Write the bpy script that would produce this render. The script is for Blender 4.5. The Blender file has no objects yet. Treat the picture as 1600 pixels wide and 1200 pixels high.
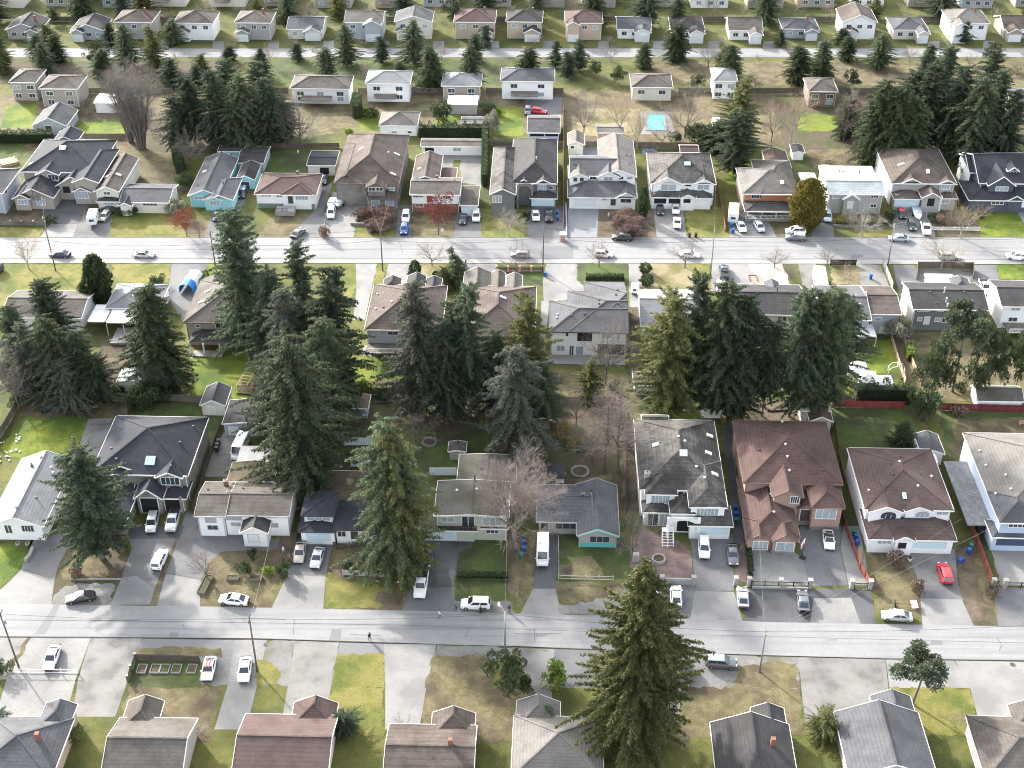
import bpy, bmesh, math, random
import numpy as np
from mathutils import Vector, Matrix
from mathutils.geometry import intersect_ray_tri
random.seed(7)
SC = bpy.context.scene
COL = SC.collection
R = math.radians
# ------------------------------------------------------------- camera, sky, sun, exposure
F_PX, PITCH, CAM_H = 2068.0, R(35.5), 148.0        # focal length in photo pixels, tilt down, height in metres
cam_d = bpy.data.cameras.new('camera'); cam = bpy.data.objects.new('camera', cam_d); COL.objects.link(cam)
cam.location = (0, 0, CAM_H); cam.rotation_euler = (math.pi/2-PITCH, 0, 0)
cam_d.sensor_width = 36; cam_d.lens = 36*F_PX/1600; cam_d.clip_end = 6000; cam_d.clip_start = 1
SC.camera = cam
SUN_EL, SUN_AZ = R(23.5), math.atan2(-.64, .77)       # compass angle of the sun from +Y towards +X
world = bpy.data.worlds.new('World'); SC.world = world; world.use_nodes = True
nt = world.node_tree; bg = nt.nodes['Background']
sky = nt.nodes.new('ShaderNodeTexSky'); sky.sky_type = 'NISHITA'; sky.sun_disc = False
sky.sun_elevation = SUN_EL; sky.sun_rotation = SUN_AZ; sky.dust_density = 3.0; sky.air_density = 1.0; sky.ozone_density = 1.0
hsv = nt.nodes.new('ShaderNodeHueSaturation'); hsv.inputs['Saturation'].default_value = .35   # thin high cloud greys the sky
nt.links.new(sky.outputs[0], hsv.inputs['Color']); nt.links.new(hsv.outputs[0], bg.inputs[0]); bg.inputs[1].default_value = 0.15
sd = bpy.data.lights.new('sun', 'SUN'); sun = bpy.data.objects.new('sun', sd); COL.objects.link(sun)
sd.energy = 2.35; sd.angle = R(2.2); sd.color = (1, .95, .87)
sv = Vector((math.sin(SUN_AZ)*math.cos(SUN_EL), math.cos(SUN_AZ)*math.cos(SUN_EL), math.sin(SUN_EL)))
sun.rotation_euler = sv.to_track_quat('Z', 'Y').to_euler()
SC.view_settings.view_transform = 'Standard'; SC.view_settings.look = 'None'
SC.view_settings.gamma = 1; SC.view_settings.use_curve_mapping = False
SC.view_settings.exposure = 2.2
SC.render.engine = 'CYCLES'
SC.cycles.max_bounces = 5; SC.cycles.diffuse_bounces = 3; SC.cycles.glossy_bounces = 2; SC.cycles.transparent_max_bounces = 6
SC.cycles.use_denoising = True; SC.cycles.denoising_input_passes = 'RGB_ALBEDO_NORMAL'; SC.cycles.denoising_prefilter = 'ACCURATE'; SC.cycles.filter_width = 1.05
# ------------------------------------------------------------- survey: where a point seen in the photo stands
CO = Vector((0, 0, CAM_H))
FW = Vector((0, math.cos(PITCH), -math.sin(PITCH))); DN = Vector((0, -math.sin(PITCH), -math.cos(PITCH)))
PSI = R(1.6)
def ray(px, py): return (FW + Vector((1, 0, 0))*((px-800)/F_PX) + DN*((py-600)/F_PX))
def G(px, py, z=0.0):
    d = ray(px, py); return CO + d*((z-CAM_H)/d.z)
def top_height(base, py):                             # height over a ground point whose top is seen at row py
    k = math.tan(math.atan((py-600)/F_PX)+PITCH); return CAM_H - base.y*k
UX = Vector((math.cos(PSI), -math.sin(PSI), 0)); VX = Vector((math.sin(PSI), math.cos(PSI), 0))
# ------------------------------------------------------------- object helpers
def tag(o, label=None, cat=None, group=None, kind=None):
    if label: o['label'] = label
    if cat: o['category'] = cat
    if group: o['group'] = group
    if kind: o['kind'] = kind
    return o
def empty(name, loc, rz=0.0, sc=1.0):
    o = bpy.data.objects.new(name, None); COL.objects.link(o); o.location = loc
    o.rotation_euler = (0, 0, rz); o.empty_display_size = .3
    o.scale = (sc, sc, sc) if not hasattr(sc, '__len__') else sc
    return o
def obj(name, me, parent=None, loc=None):
    o = bpy.data.objects.new(name, me); COL.objects.link(o)
    if parent: o.parent = parent
    if loc is not None: o.location = loc
    return o
def copy_tree(o, parent=None):
    c = o.copy(); COL.objects.link(c)
    if parent: c.parent = parent
    for ch in o.children: copy_tree(ch, c)
    return c
class MB:
    def __init__(s): s.v = []; s.f = []; s.sm = False
    def face(s, pts):
        n = len(s.v); s.v += [tuple(p) for p in pts]; s.f.append(tuple(range(n, n+len(pts)))); return s
    def box(s, x0, y0, z0, x1, y1, z1):
        n = len(s.v)
        s.v += [(x0,y0,z0),(x1,y0,z0),(x1,y1,z0),(x0,y1,z0),(x0,y0,z1),(x1,y0,z1),(x1,y1,z1),(x0,y1,z1)]
        for f in ((3,2,1,0),(4,5,6,7),(0,1,5,4),(1,2,6,5),(2,3,7,6),(3,0,4,7)): s.f.append(tuple(n+i for i in f))
        return s
    def beam(s, a, b, w, h=None, up=Vector((0,0,1))):
        h = h or w; a = Vector(a); b = Vector(b); d = (b-a)
        if d.length < 1e-5: return s
        d.normalize(); sd_ = d.cross(up)
        if sd_.length < 1e-3: sd_ = d.cross(Vector((1,0,0)))
        sd_.normalize(); u = sd_.cross(d); n = len(s.v)
        for p in (a, b):
            for i, j in ((-1,-1),(1,-1),(1,1),(-1,1)): s.v.append(tuple(p+sd_*i*w/2+u*j*h/2))
        for f in ((0,1,2,3),(7,6,5,4),(0,4,5,1),(1,5,6,2),(2,6,7,3),(3,7,4,0)): s.f.append(tuple(n+i for i in f))
        return s
    def tube(s, a, b, r0, r1=None, n=8, cap=True):
        r1 = r0 if r1 is None else r1; a = Vector(a); b = Vector(b); d = (b-a).normalized()
        t = d.orthogonal().normalized(); u = d.cross(t); k = len(s.v)
        for p, r in ((a, r0), (b, r1)):
            for i in range(n):
                an = 2*math.pi*i/n; s.v.append(tuple(p+(t*math.cos(an)+u*math.sin(an))*r))
        for i in range(n): s.f.append((k+i, k+(i+1)%n, k+n+(i+1)%n, k+n+i))
        if cap: s.f.append(tuple(k+i for i in range(n-1,-1,-1))); s.f.append(tuple(k+n+i for i in range(n)))
        return s
    def blob(s, c, r, sq=1.0, seg=8, ring=5, jit=.12):
        k = len(s.v); rr = random.Random(int(c[0]*97+c[1]*13)+k)
        rx, ry = (r if not hasattr(r,'__len__') else r[0]), (r if not hasattr(r,'__len__') else r[1])
        for j in range(1, ring):
            th = math.pi*j/ring
            for i in range(seg):
                an = 2*math.pi*(i+.5*(j%2))/seg; q = 1+rr.uniform(-jit, jit)
                s.v.append((c[0]+rx*q*math.sin(th)*math.cos(an), c[1]+ry*q*math.sin(th)*math.sin(an), c[2]+rx*sq*q*math.cos(th)))
        top = len(s.v); s.v.append((c[0],c[1],c[2]+rx*sq)); s.v.append((c[0],c[1],c[2]-rx*sq))
        for j in range(ring-2):
            for i in range(seg): s.f.append((k+j*seg+i, k+(j+1)*seg+i, k+(j+1)*seg+(i+1)%seg, k+j*seg+(i+1)%seg))
        for i in range(seg):
            s.f.append((k+i, k+(i+1)%seg, top)); q = k+(ring-2)*seg; s.f.append((q+(i+1)%seg, q+i, top+1))
        return s
    def mesh(s, name, m, smooth=False):
        me = bpy.data.meshes.new(name); me.from_pydata(s.v, [], s.f); me.update()
        bm = bmesh.new(); bm.from_mesh(me); bmesh.ops.recalc_face_normals(bm, faces=bm.faces)
        bm.to_mesh(me); bm.free()
        if smooth: me.polygons.foreach_set('use_smooth', [True]*len(me.polygons))
        if m: me.materials.append(m)
        return me
    def build(s, name, m, parent=None, loc=None, smooth=False):
        return obj(name, s.mesh(name, m, smooth), parent, loc)
# ------------------------------------------------------------- materials
MATS = {}
ALBEDO = (('asphalt_road',.45),('asphalt_patch',.52),('asphalt_drive',.5),('asphalt_dark',.62),('sidewalk',.48),('concrete_drive',.5),('concrete_worn',.5),('blue_pavers',.62),('red_pavers',.62),('gravel',.62),('white_gravel',.75),('roof_light_grey',.80),('roof_vent',1),('roof_pale',.85),('roof_',.62),('concrete_block',.7),('leaf_litter',.8),('dirt',.75),('dry_grass',.75),('lawn_mossy',.85),('lawn_patchy',.75),('weathered',.75),('new_lumber',.8),('twig',.9),('stone_wall',.75),('siding_white',1),('siding_beige',.8),('siding_grey',.85),('tar_seam',.6))  # measured down to real-world base colours
def _nodes(m):
    m.use_nodes = True; t = m.node_tree; b = t.nodes['Principled BSDF']; return t, b
def mat(name, c, rough=.85, var=.12, scale=1.5, bump=0., bscale=12., metal=0., c2=None, c3=None, s2=.25, spec=.3, streak=None, courses=None, coat=0., island=0.):
    """procedural colour: c mixed towards c2 by medium noise and c3 by large noise, with fine grain, optional streaks or shingle courses"""
    if name in MATS: return MATS[name]
    kf = 1.0
    for pre, q in ALBEDO:
        if name.startswith(pre): kf = q; break
    if kf != 1:
        sc_ = lambda t: tuple(x*kf for x in t) if t else t
        c, c2, c3 = sc_(c), sc_(c2), sc_(c3)
        if streak: streak = (streak[0], sc_(streak[1]))+tuple(streak[2:])
    m = bpy.data.materials.new(name); MATS[name] = m; t, b = _nodes(m); N = t.nodes.new; L = t.links.new
    b.inputs['Roughness'].default_value = rough; b.inputs['Metallic'].default_value = metal
    b.inputs['Specular IOR Level'].default_value = spec
    if coat: b.inputs['Coat Weight'].default_value = coat; b.inputs['Coat Roughness'].default_value = .05
    g = N('ShaderNodeNewGeometry'); tc = N('ShaderNodeTexCoord')
    pos = g.outputs['Position']
    def noise(sc_, det=4, vec=pos, ro=.6):
        n = N('ShaderNodeTexNoise'); n.inputs['Scale'].default_value = sc_; n.inputs['Detail'].default_value = det
        n.inputs['Roughness'].default_value = ro; L(vec, n.inputs['Vector']); return n.outputs['Fac']
    def ramp(f, a, b_):
        r = N('ShaderNodeMapRange'); r.inputs['From Min'].default_value = a; r.inputs['From Max'].default_value = b_
        L(f, r.inputs['Value']); return r.outputs['Result']
    def mix(f, A, B, mode='MIX'):
        x = N('ShaderNodeMix'); x.data_type = 'RGBA'; x.blend_type = mode
        if hasattr(f, 'links') or hasattr(f, 'is_linked'): L(f, x.inputs['Factor'])
        else: x.inputs['Factor'].default_value = f
        for i, q in ((6, A), (7, B)):
            if isinstance(q, (tuple, list)): x.inputs[i].default_value = (*q, 1)
            else: L(q, x.inputs[i])
        return x.outputs[2]
    col = tuple(c)
    if c2: col = mix(ramp(noise(scale, 8, ro=.7), .38, .62), col, c2)
    if c3: col = mix(ramp(noise(s2, 5), .45, .62), col, c3)
    if streak:      # (scale vector, colour)
        mp = N('ShaderNodeMapping'); mp.inputs['Scale'].default_value = streak[0]; L(pos, mp.inputs['Vector'])
        col = mix(ramp(noise(1.0, 5, mp.outputs['Vector']), streak[2] if len(streak) > 2 else .52, .72), col, streak[1])
    if courses:
        w = N('ShaderNodeSeparateXYZ'); L(pos, w.inputs[0])
        md = N('ShaderNodeMath'); md.operation = 'MULTIPLY_ADD'; md.inputs[1].default_value = 1/courses[0]
        L(w.outputs['Z'], md.inputs[0])
        nn = N('ShaderNodeMath'); nn.operation = 'MULTIPLY'; nn.inputs[1].default_value = .6; L(noise(1.3, 2), nn.inputs[0]); L(nn.outputs[0], md.inputs[2])
        fr = N('ShaderNodeMath'); fr.operation = 'FRACT'; L(md.outputs[0], fr.inputs[0])
        col = mix(ramp(fr.outputs[0], .35, 0.0), col, mix(courses[1], col, (0,0,0)))
    v = ramp(noise(scale*9, 3), .25, .75)
    mr = N('ShaderNodeMapRange'); mr.inputs['To Min'].default_value = 1-var; mr.inputs['To Max'].default_value = 1+var
    L(v, mr.inputs['Value'])
    out = N('ShaderNodeVectorMath'); out.operation = 'SCALE'
    if isinstance(col, tuple): out.inputs[0].default_value = col
    else: L(col, out.inputs[0])
    L(mr.outputs['Result'], out.inputs['Scale'])
    last = out.outputs[0]
    if island:
        m2 = N('ShaderNodeMapRange'); m2.inputs['To Min'].default_value = 1-island; m2.inputs['To Max'].default_value = 1+island
        L(g.outputs['Random Per Island'], m2.inputs['Value'])
        o2 = N('ShaderNodeVectorMath'); o2.operation = 'SCALE'; L(last, o2.inputs[0]); L(m2.outputs['Result'], o2.inputs['Scale']); last = o2.outputs[0]
    L(last, b.inputs['Base Color'])
    if bump:
        bp = N('ShaderNodeBump'); bp.inputs['Strength'].default_value = bump; bp.inputs['Distance'].default_value = .15
        L(noise(bscale, 4), bp.inputs['Height']); L(bp.outputs[0], b.inputs['Normal'])
    return m
# ground covers
GRASS = mat('grass', (.080,.095,.020), .95, .42, .7, .6, 6, c2=(.125,.115,.038), c3=(.05,.062,.018), s2=.11)
LAWN_B = mat('lawn_bright', (.10,.155,.014), .95, .45, .7, .7, 7, c2=(.175,.185,.025), c3=(.06,.10,.014), s2=.13)
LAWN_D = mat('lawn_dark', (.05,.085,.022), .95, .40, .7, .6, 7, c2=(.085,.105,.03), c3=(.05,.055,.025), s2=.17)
LAWN_Y = mat('lawn_mossy', (.165,.165,.035), .95, .45, .7, .7, 7, c2=(.23,.20,.07), c3=(.095,.12,.022), s2=.18)
LAWN_M = mat('lawn_patchy', (.14,.13,.055), .95, .42, .7, .6, 7, c2=(.23,.19,.11), c3=(.11,.085,.055), s2=.24)
DRY = mat('dry_grass', (.28,.235,.13), .95, .3, .6, .6, 7, c2=(.33,.28,.17), c3=(.17,.16,.06), s2=.16)
DIRT = mat('dirt', (.14,.105,.075), .95, .3, .6, .8, 4, c2=(.20,.155,.115), c3=(.075,.07,.035), s2=.2)
MULCH = mat('leaf_litter', (.13,.095,.07), .95, .35, .8, .8, 4, c2=(.085,.07,.045), c3=(.07,.085,.03), s2=.15)
ROAD = mat('asphalt_road', (.50,.50,.50), .8, .09, .5, .15, 9, c2=(.55,.545,.54), c3=(.44,.44,.45), s2=.06, streak=((.03,1.1,1),(.37,.37,.38),.48))
WALK = mat('sidewalk', (.60,.59,.57), .85, .06, .3, .1, 8, c2=(.66,.65,.63), c3=(.50,.49,.48), s2=.08)
PATCH = mat('asphalt_patch', (.30,.30,.31), .85, .1, .6, .2, 9)
ASPH = mat('asphalt_drive', (.27,.27,.28), .85, .12, .4, .2, 9, c2=(.33,.33,.335), c3=(.21,.21,.22), s2=.2)
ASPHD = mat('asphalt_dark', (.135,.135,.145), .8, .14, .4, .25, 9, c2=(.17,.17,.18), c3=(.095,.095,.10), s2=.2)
CONC = mat('concrete_drive', (.42,.415,.405), .85, .09, .35, .15, 9, c2=(.48,.47,.455), c3=(.34,.335,.33), s2=.15)
CONCW = mat('concrete_worn', (.36,.345,.325), .85, .14, .5, .2, 9, c2=(.44,.43,.41), c3=(.25,.24,.225), s2=.25)
PAVER = mat('blue_pavers', (.36,.37,.39), .85, .16, .9, .2, 9, c2=(.30,.31,.335))
BRICKP = mat('red_pavers', (.25,.165,.145), .85, .22, .7, .2, 9, c2=(.32,.24,.22), c3=(.19,.13,.12), s2=.3)
GRAVEL = mat('gravel', (.34,.335,.325), .95, .28, 1.5, .6, 14, c2=(.27,.265,.255), c3=(.22,.21,.16), s2=.2)
GRAVW = mat('white_gravel', (.62,.60,.57), .95, .25, 1.5, .6, 14, c2=(.48,.45,.42), c3=(.36,.31,.26), s2=.2)
# roofs
def roofm(n, c, c2, c3, cr=.22, cs=.24, **k): return mat('roof_'+n, c, .9, .26, 1.0, .5, 10, c2=c2, c3=c3, s2=.22, courses=(cr, cs), spec=.2, **k)
R_GREY = roofm('light_grey', (.27,.275,.285), (.31,.315,.325), (.23,.235,.245))
R_NAVY = roofm('blue_black', (.062,.067,.085), (.082,.088,.105), (.052,.056,.068))
R_DARK = roofm('charcoal', (.085,.082,.085), (.11,.105,.105), (.07,.068,.07))
R_SLATE = roofm('slate_grey', (.15,.155,.17), (.185,.185,.195), (.125,.125,.135))
R_TAUPE = roofm('taupe', (.17,.15,.135), (.215,.195,.175), (.135,.115,.10))
R_SHAKE = roofm('cedar_shake', (.12,.113,.105), (.21,.20,.185), (.075,.07,.066), .30, .34)
R_SHBRN = roofm('brown_shake', (.15,.12,.105), (.20,.165,.145), (.11,.088,.078), .30, .28)
R_BROWN = roofm('red_brown', (.15,.095,.085), (.18,.12,.105), (.115,.075,.068), .26, .25)
R_ROSE = roofm('rose_brown', (.165,.115,.105), (.195,.14,.125), (.135,.095,.088))
R_OLIVE = roofm('olive_grey', (.15,.148,.125), (.185,.18,.15), (.115,.11,.085), .6, .1)
R_PALE = roofm('pale_blue_grey', (.36,.40,.41), (.42,.455,.46), (.30,.335,.34))
R_WARM = roofm('warm_grey', (.25,.235,.215), (.30,.28,.26), (.21,.195,.18))
R_MOSS = roofm('mossy_brown', (.155,.13,.105), (.21,.16,.10), (.13,.125,.07))
R_WHITE = mat('white_metal_roof', (.68,.68,.66), .6, .06, .4, .1, 6, c2=(.58,.58,.56), c3=(.74,.74,.73))
R_CORR = mat('corrugated_sheet', (.55,.53,.49), .6, .1, .4, .1, 6, c2=(.62,.60,.56), streak=((6,.2,1),(.36,.34,.31)))
# walls
def wallm(n, c, **k): return mat('siding_'+n, c, .8, .05, .5, .08, 6, c2=tuple(q*.93 for q in c), c3=tuple(q*1.05 for q in c), courses=(.2, .1), **k)
W_WHITE = wallm('white', (.79,.80,.80)); W_CREAM = wallm('cream', (.62,.59,.53)); W_BEIGE = wallm('beige', (.42,.385,.34))
W_GREY = wallm('grey', (.40,.39,.375)); W_DGREY = wallm('dark_grey', (.15,.155,.165)); W_BLUE = wallm('powder_blue', (.42,.50,.62))
W_TURQ = wallm('turquoise', (.28,.56,.60)); W_TEAL = wallm('teal', (.10,.42,.40)); W_GREEN = wallm('sage', (.44,.47,.38)); W_DKGREEN = wallm('dark_green', (.15,.22,.17))
W_STONE = mat('stone_wall', (.27,.255,.235), .9, .3, 1.6, .5, 8, c2=(.20,.19,.18), c3=(.34,.32,.29)); W_ORANGE = wallm('orange', (.45,.20,.10)); W_BROWN = wallm('brown', (.20,.155,.125))
W_TAN = mat('stucco_tan', (.47,.39,.31), .9, .06, .5, .1, 8, c3=(.43,.355,.285)); W_PINK = mat('stucco_brown', (.34,.235,.195), .9, .08, .5, .1, 8, c3=(.29,.20,.17))
W_LBLUE = wallm('blue_grey', (.36,.40,.44)); W_NAVY = wallm('navy', (.075,.085,.11))
TRIM = mat('white_trim', (.74,.74,.72), .6, .04); TRIM_G = mat('grey_trim', (.42,.41,.40), .6, .05); TRIM_B = mat('brown_trim', (.17,.125,.105), .7, .08); TRIM_D = mat('dark_trim', (.06,.06,.065), .6, .08)
TRIM_T = mat('turquoise_trim', (.25,.60,.58), .6, .05)
GLASS = mat('window_glass', (.045,.06,.075), .08, .3, .6, spec=.9); GLASSB = mat('curtained_glass', (.30,.36,.40), .15, .25, .8, spec=.8)
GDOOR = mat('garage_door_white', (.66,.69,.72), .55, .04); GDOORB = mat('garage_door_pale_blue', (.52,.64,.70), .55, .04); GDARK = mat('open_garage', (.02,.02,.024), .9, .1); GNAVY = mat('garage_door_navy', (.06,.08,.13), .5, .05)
DOORM = mat('door_dark', (.07,.06,.06), .5, .1); DOORW = mat('door_white', (.64,.65,.65), .5, .05); DOORR = mat('door_red', (.25,.04,.03), .5, .1)
SKYL = mat('skylight_dome', (.72,.76,.76), .15, .05, spec=.8); SKYT = mat('skylight_green', (.42,.58,.57), .12, .05, spec=.8); VENT = mat('roof_vent', (.07,.07,.07), .6, .1); VENTW = mat('roof_vent_white', (.6,.6,.6), .5, .1)
BRICK = mat('brick', (.20,.09,.065), .9, .3, 2.5, .3, 10, c2=(.26,.13,.10))
WOOD = mat('weathered_wood', (.21,.185,.155), .9, .2, 1.2, .3, 10, c2=(.15,.13,.11), c3=(.26,.235,.20)); WOODD = mat('dark_wood', (.085,.07,.06), .9, .2, 1.2, .3, 10, c2=(.12,.10,.085))
WOODN = mat('new_lumber', (.46,.36,.25), .8, .15, 1.2, .1, 10, c2=(.40,.30,.20)); REDF = mat('red_fence_paint', (.22,.045,.045), .8, .18, .8, .1, 8, c2=(.27,.065,.06)); ORF = mat('orange_red_fence', (.24,.075,.055), .8, .2, .8, .1, 8, c2=(.18,.055,.045))
VINYL = mat('white_vinyl', (.66,.70,.75), .5, .04); IRON = mat('black_iron', (.02,.02,.022), .5, .1, metal=.3); CONCB = mat('concrete_block', (.46,.45,.43), .9, .12, 1., .2, 9, c2=(.38,.37,.35))
STEEL = mat('galvanised_steel', (.42,.43,.44), .4, .08, metal=.7); POLEW = mat('pole_wood', (.11,.085,.07), .9, .2, 3, .3, 12, c2=(.15,.12,.10)); POLEG = mat('pole_grey_wood', (.24,.225,.205), .9, .2, 3, .3, 12)
RUB = mat('tyre_rubber', (.018,.018,.019), .85, .1); RIM = mat('wheel_rim', (.38,.38,.40), .35, .05, metal=.7); CGLASS = mat('car_glass', (.028,.034,.045), .06, .1, spec=.9); HLAMP = mat('headlamp', (.75,.76,.76), .15, .03, spec=.8)
TLAMP = mat('tail_lamp', (.35,.02,.02), .25, .05, spec=.6); PLAST = mat('black_plastic', (.03,.03,.032), .6, .1)
def paint(n, c, metal=.0): return mat('paint_'+n, c, .32, .015, .5, metal=metal, spec=.5, coat=.6)
P_WHITE = paint('white', (.80,.80,.79)); P_SILVER = paint('silver', (.50,.52,.53), .5); P_BEIGE = paint('champagne', (.47,.43,.36), .4); P_BLACK = paint('black', (.018,.018,.021)); P_GREY = paint('grey', (.15,.16,.175), .4)
P_BLUE = paint('blue', (.02,.11,.48)); P_RED = paint('red', (.52,.02,.03)); P_NAVY = paint('dark_blue', (.035,.05,.08), .3); P_GREEN = paint('dark_green', (.05,.075,.055), .2); P_LBLUE = paint('ice_blue', (.42,.50,.58), .4)
# ------------------------------------------------------------- houses
class House:
    def __init__(s, name, label, cat, at, wall, roof, trim=TRIM, psi=PSI, group=None, ridge=True):
        s.psi = psi; s.o = empty(name, G(*at), -psi); tag(s.o, label, cat, group)
        s.u = Vector((math.cos(psi), -math.sin(psi), 0)); s.w = Vector((math.sin(psi), math.cos(psi), 0))
        s.wall, s.roof, s.trim = wall, roof, trim; s.vols = []; s.tris = []; s.ridge = ridge
    def loc(s, P): d = P - s.o.location; return Vector((d.dot(s.u), d.dot(s.w), P.z))
    def lray(s, px, py):
        d = ray(px, py); c = CO - s.o.location
        return Vector((c.dot(s.u), c.dot(s.w), CAM_H)), Vector((d.dot(s.u), d.dot(s.w), d.z))
    def vol(s, z, FL, FR, By, pitch=.4, ridge='v', ends='hh', wall=None, roof=None, trim=None, oh=.4, zb=0.0, wallname='wall', gablem=None, thick=.16):
        """one block: z eave height, FL/FR where the eave's near corners are seen, By row of its far eave"""
        a = s.loc(G(*FL, z)); b = s.loc(G(*FR, z)); c = s.loc(G(FL[0]+(800-FL[0])*.0, By, z))
        return s.volm(a.x, b.x, (a.y+b.y)/2, c.y, z, pitch, ridge, ends, wall, roof, trim, oh, zb, wallname, gablem, thick)
    def volm(s, X0, X1, Y0, Y1, z, pitch=.4, ridge='v', ends='hh', wall=None, roof=None, trim=None, oh=.4, zb=0.0, wallname='wall', gablem=None, thick=.16):
        wall = wall or s.wall; roof = roof or s.roof; trim = trim or s.trim
        if ridge == 'flat':
            P = [(X0,Y0,z),(X1,Y0,z),(X1,Y1,z+pitch),(X0,Y1,z+pitch)]; faces = [P]; ridges = []; ph = 0
        else:
            w = (X1-X0) if ridge == 'v' else (Y1-Y0); ln = (Y1-Y0) if ridge == 'v' else (X1-X0)
            h = w/2*pitch; i0 = w/2 if ends[0] == 'h' else 0; i1 = w/2 if ends[1] == 'h' else 0
            if i0+i1 > ln: k = ln/(i0+i1); i0 *= k; i1 *= k
            if ridge == 'v':
                xm = (X0+X1)/2; r0 = (xm, Y0+i0, z+h); r1 = (xm, Y1-i1, z+h)
                A,B,C,D = (X0,Y0,z),(X1,Y0,z),(X1,Y1,z),(X0,Y1,z)
            else:
                ym = (Y0+Y1)/2; r0 = (X0+i0, ym, z+h); r1 = (X1-i1, ym, z+h)
                A,B,C,D = (X0,Y1,z),(X0,Y0,z),(X1,Y0,z),(X1,Y1,z)
            faces = [[B, C, r1, r0], [D, A, r0, r1]]
            ridges = [(r0, r1)] if (Vector(r1)-Vector(r0)).length > .3 else []
            if i0: faces.append([A, B, r0]); ridges += [(A, r0), (B, r0)]
            if i1: faces.append([C, D, r1]); ridges += [(C, r1), (D, r1)]
        # roof slab
        mb = MB()
        for f in faces:
            f = [Vector(p) for p in f]
            if len(f) == 4 and (f[2]-f[3]).length < .02: f = f[:3]
            mb.face(f); mb.face([p-Vector((0,0,thick)) for p in reversed(f)])
            for i in range(1, len(f)-1): s.tris.append((f[0], f[i], f[i+1]))
        ro = mb.build('roof', roof, s.o)
        if ridge != 'flat' and s.ridge and roof not in (R_WHITE,):
            rb = MB()
            for p, q in ridges: rb.beam(Vector(p)+Vector((0,0,.03)), Vector(q)+Vector((0,0,.03)), .26, .09)
            if rb.v: rb.build('ridge_cap', roof, ro)
        # fascia along eaves and rakes
        fb = MB(); up = Vector((0,0,1)); e = .05; dz = Vector((0,0,-.09))
        def edge(p, q, out): fb.beam(Vector(p)+dz+Vector(out)*e, Vector(q)+dz+Vector(out)*e, .07, .24)
        if ridge == 'flat':
            edge((X0,Y0,z),(X1,Y0,z),(0,-1,0)); edge((X0,Y1,z+pitch),(X1,Y1,z+pitch),(0,1,0)); edge((X0,Y0,z),(X0,Y1,z+pitch),(-1,0,0)); edge((X1,Y0,z),(X1,Y1,z+pitch),(1,0,0))
        elif ridge == 'v':
            edge((X0,Y0,z),(X0,Y1,z),(-1,0,0)); edge((X1,Y0,z),(X1,Y1,z),(1,0,0))
            if i0: edge((X0,Y0,z),(X1,Y0,z),(0,-1,0))
            else: edge((X0,Y0,z),r0,(0,-1,0)); edge((X1,Y0,z),r0,(0,-1,0))
            if i1: edge((X0,Y1,z),(X1,Y1,z),(0,1,0))
            else: edge((X0,Y1,z),r1,(0,1,0)); edge((X1,Y1,z),r1,(0,1,0))
        else:
            edge((X0,Y0,z),(X1,Y0,z),(0,-1,0)); edge((X0,Y1,z),(X1,Y1,z),(0,1,0))
            if i0: edge((X0,Y0,z),(X0,Y1,z),(-1,0,0))
            else: edge((X0,Y0,z),r0,(-1,0,0)); edge((X0,Y1,z),r0,(-1,0,0))
            if i1: edge((X1,Y0,z),(X1,Y1,z),(1,0,0))
            else: edge((X1,Y0,z),r1,(1,0,0)); edge((X1,Y1,z),r1,(1,0,0))
        fb.build('fascia', trim, ro)
        # walls
        n = len(s.vols); j = .0037*(n % 7)
        x0, x1, y0, y1 = X0+oh+j, X1-oh-j, Y0+oh+j, Y1-oh-j
        if wall != 'none':
            wb = MB(); zt = z-.05
            if ridge == 'flat':
                wb.face([(x0,y0,zb),(x1,y0,zb),(x1,y0,zt),(x0,y0,zt)]); wb.face([(x1,y1,zb),(x0,y1,zb),(x0,y1,zt+pitch),(x1,y1,zt+pitch)])
                wb.face([(x0,y1,zb),(x0,y0,zb),(x0,y0,zt),(x0,y1,zt+pitch)]); wb.face([(x1,y0,zb),(x1,y1,zb),(x1,y1,zt+pitch),(x1,y0,zt)])
            else:
                zg = z-.14+h; xm_, ym_ = (x0+x1)/2, (y0+y1)/2; dzz = oh*pitch
                def side(p, q, g):
                    if g: wb.face([(*p,zb),(*q,zb),(*q,zt+dzz-.12),((p[0]+q[0])/2,(p[1]+q[1])/2,zg),(*p,zt+dzz-.12)])
                    else: wb.face([(*p,zb),(*q,zb),(*q,zt),(*p,zt)])
                side((x0,y0),(x1,y0), ridge == 'v' and ends[0] == 'g'); side((x1,y1),(x0,y1), ridge == 'v' and ends[1] == 'g')
                side((x0,y1),(x0,y0), ridge == 'u' and ends[0] == 'g'); side((x1,y0),(x1,y1), ridge == 'u' and ends[1] == 'g')
                if ends == 'hh': wb.face([(x0,y0,zt),(x1,y0,zt),(x1,y1,zt),(x0,y1,zt)])
            wb.build(wallname, wall, s.o)
            if n == 0 and z > 2.8:
                for xx in (x0+.12, x1-.12): MB().box(xx-.045, y0-.1, zb, xx+.045, y0-.01, z-.1).build('downpipe', trim if trim not in (TRIM_D,) else TRIM_G, s.o)
        s.vols.append((x0, x1, y0, y1, z, zb)); return s
    def _plane(s, face, i, px, py):
        x0,x1,y0,y1,z,zb = s.vols[i]; o, d = s.lray(px, py)
        if face == 'F': t = (y0-o.y)/d.y
        elif face == 'L': t = (x0-o.x)/d.x
        else: t = (x1-o.x)/d.x
        return o+d*t
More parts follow.
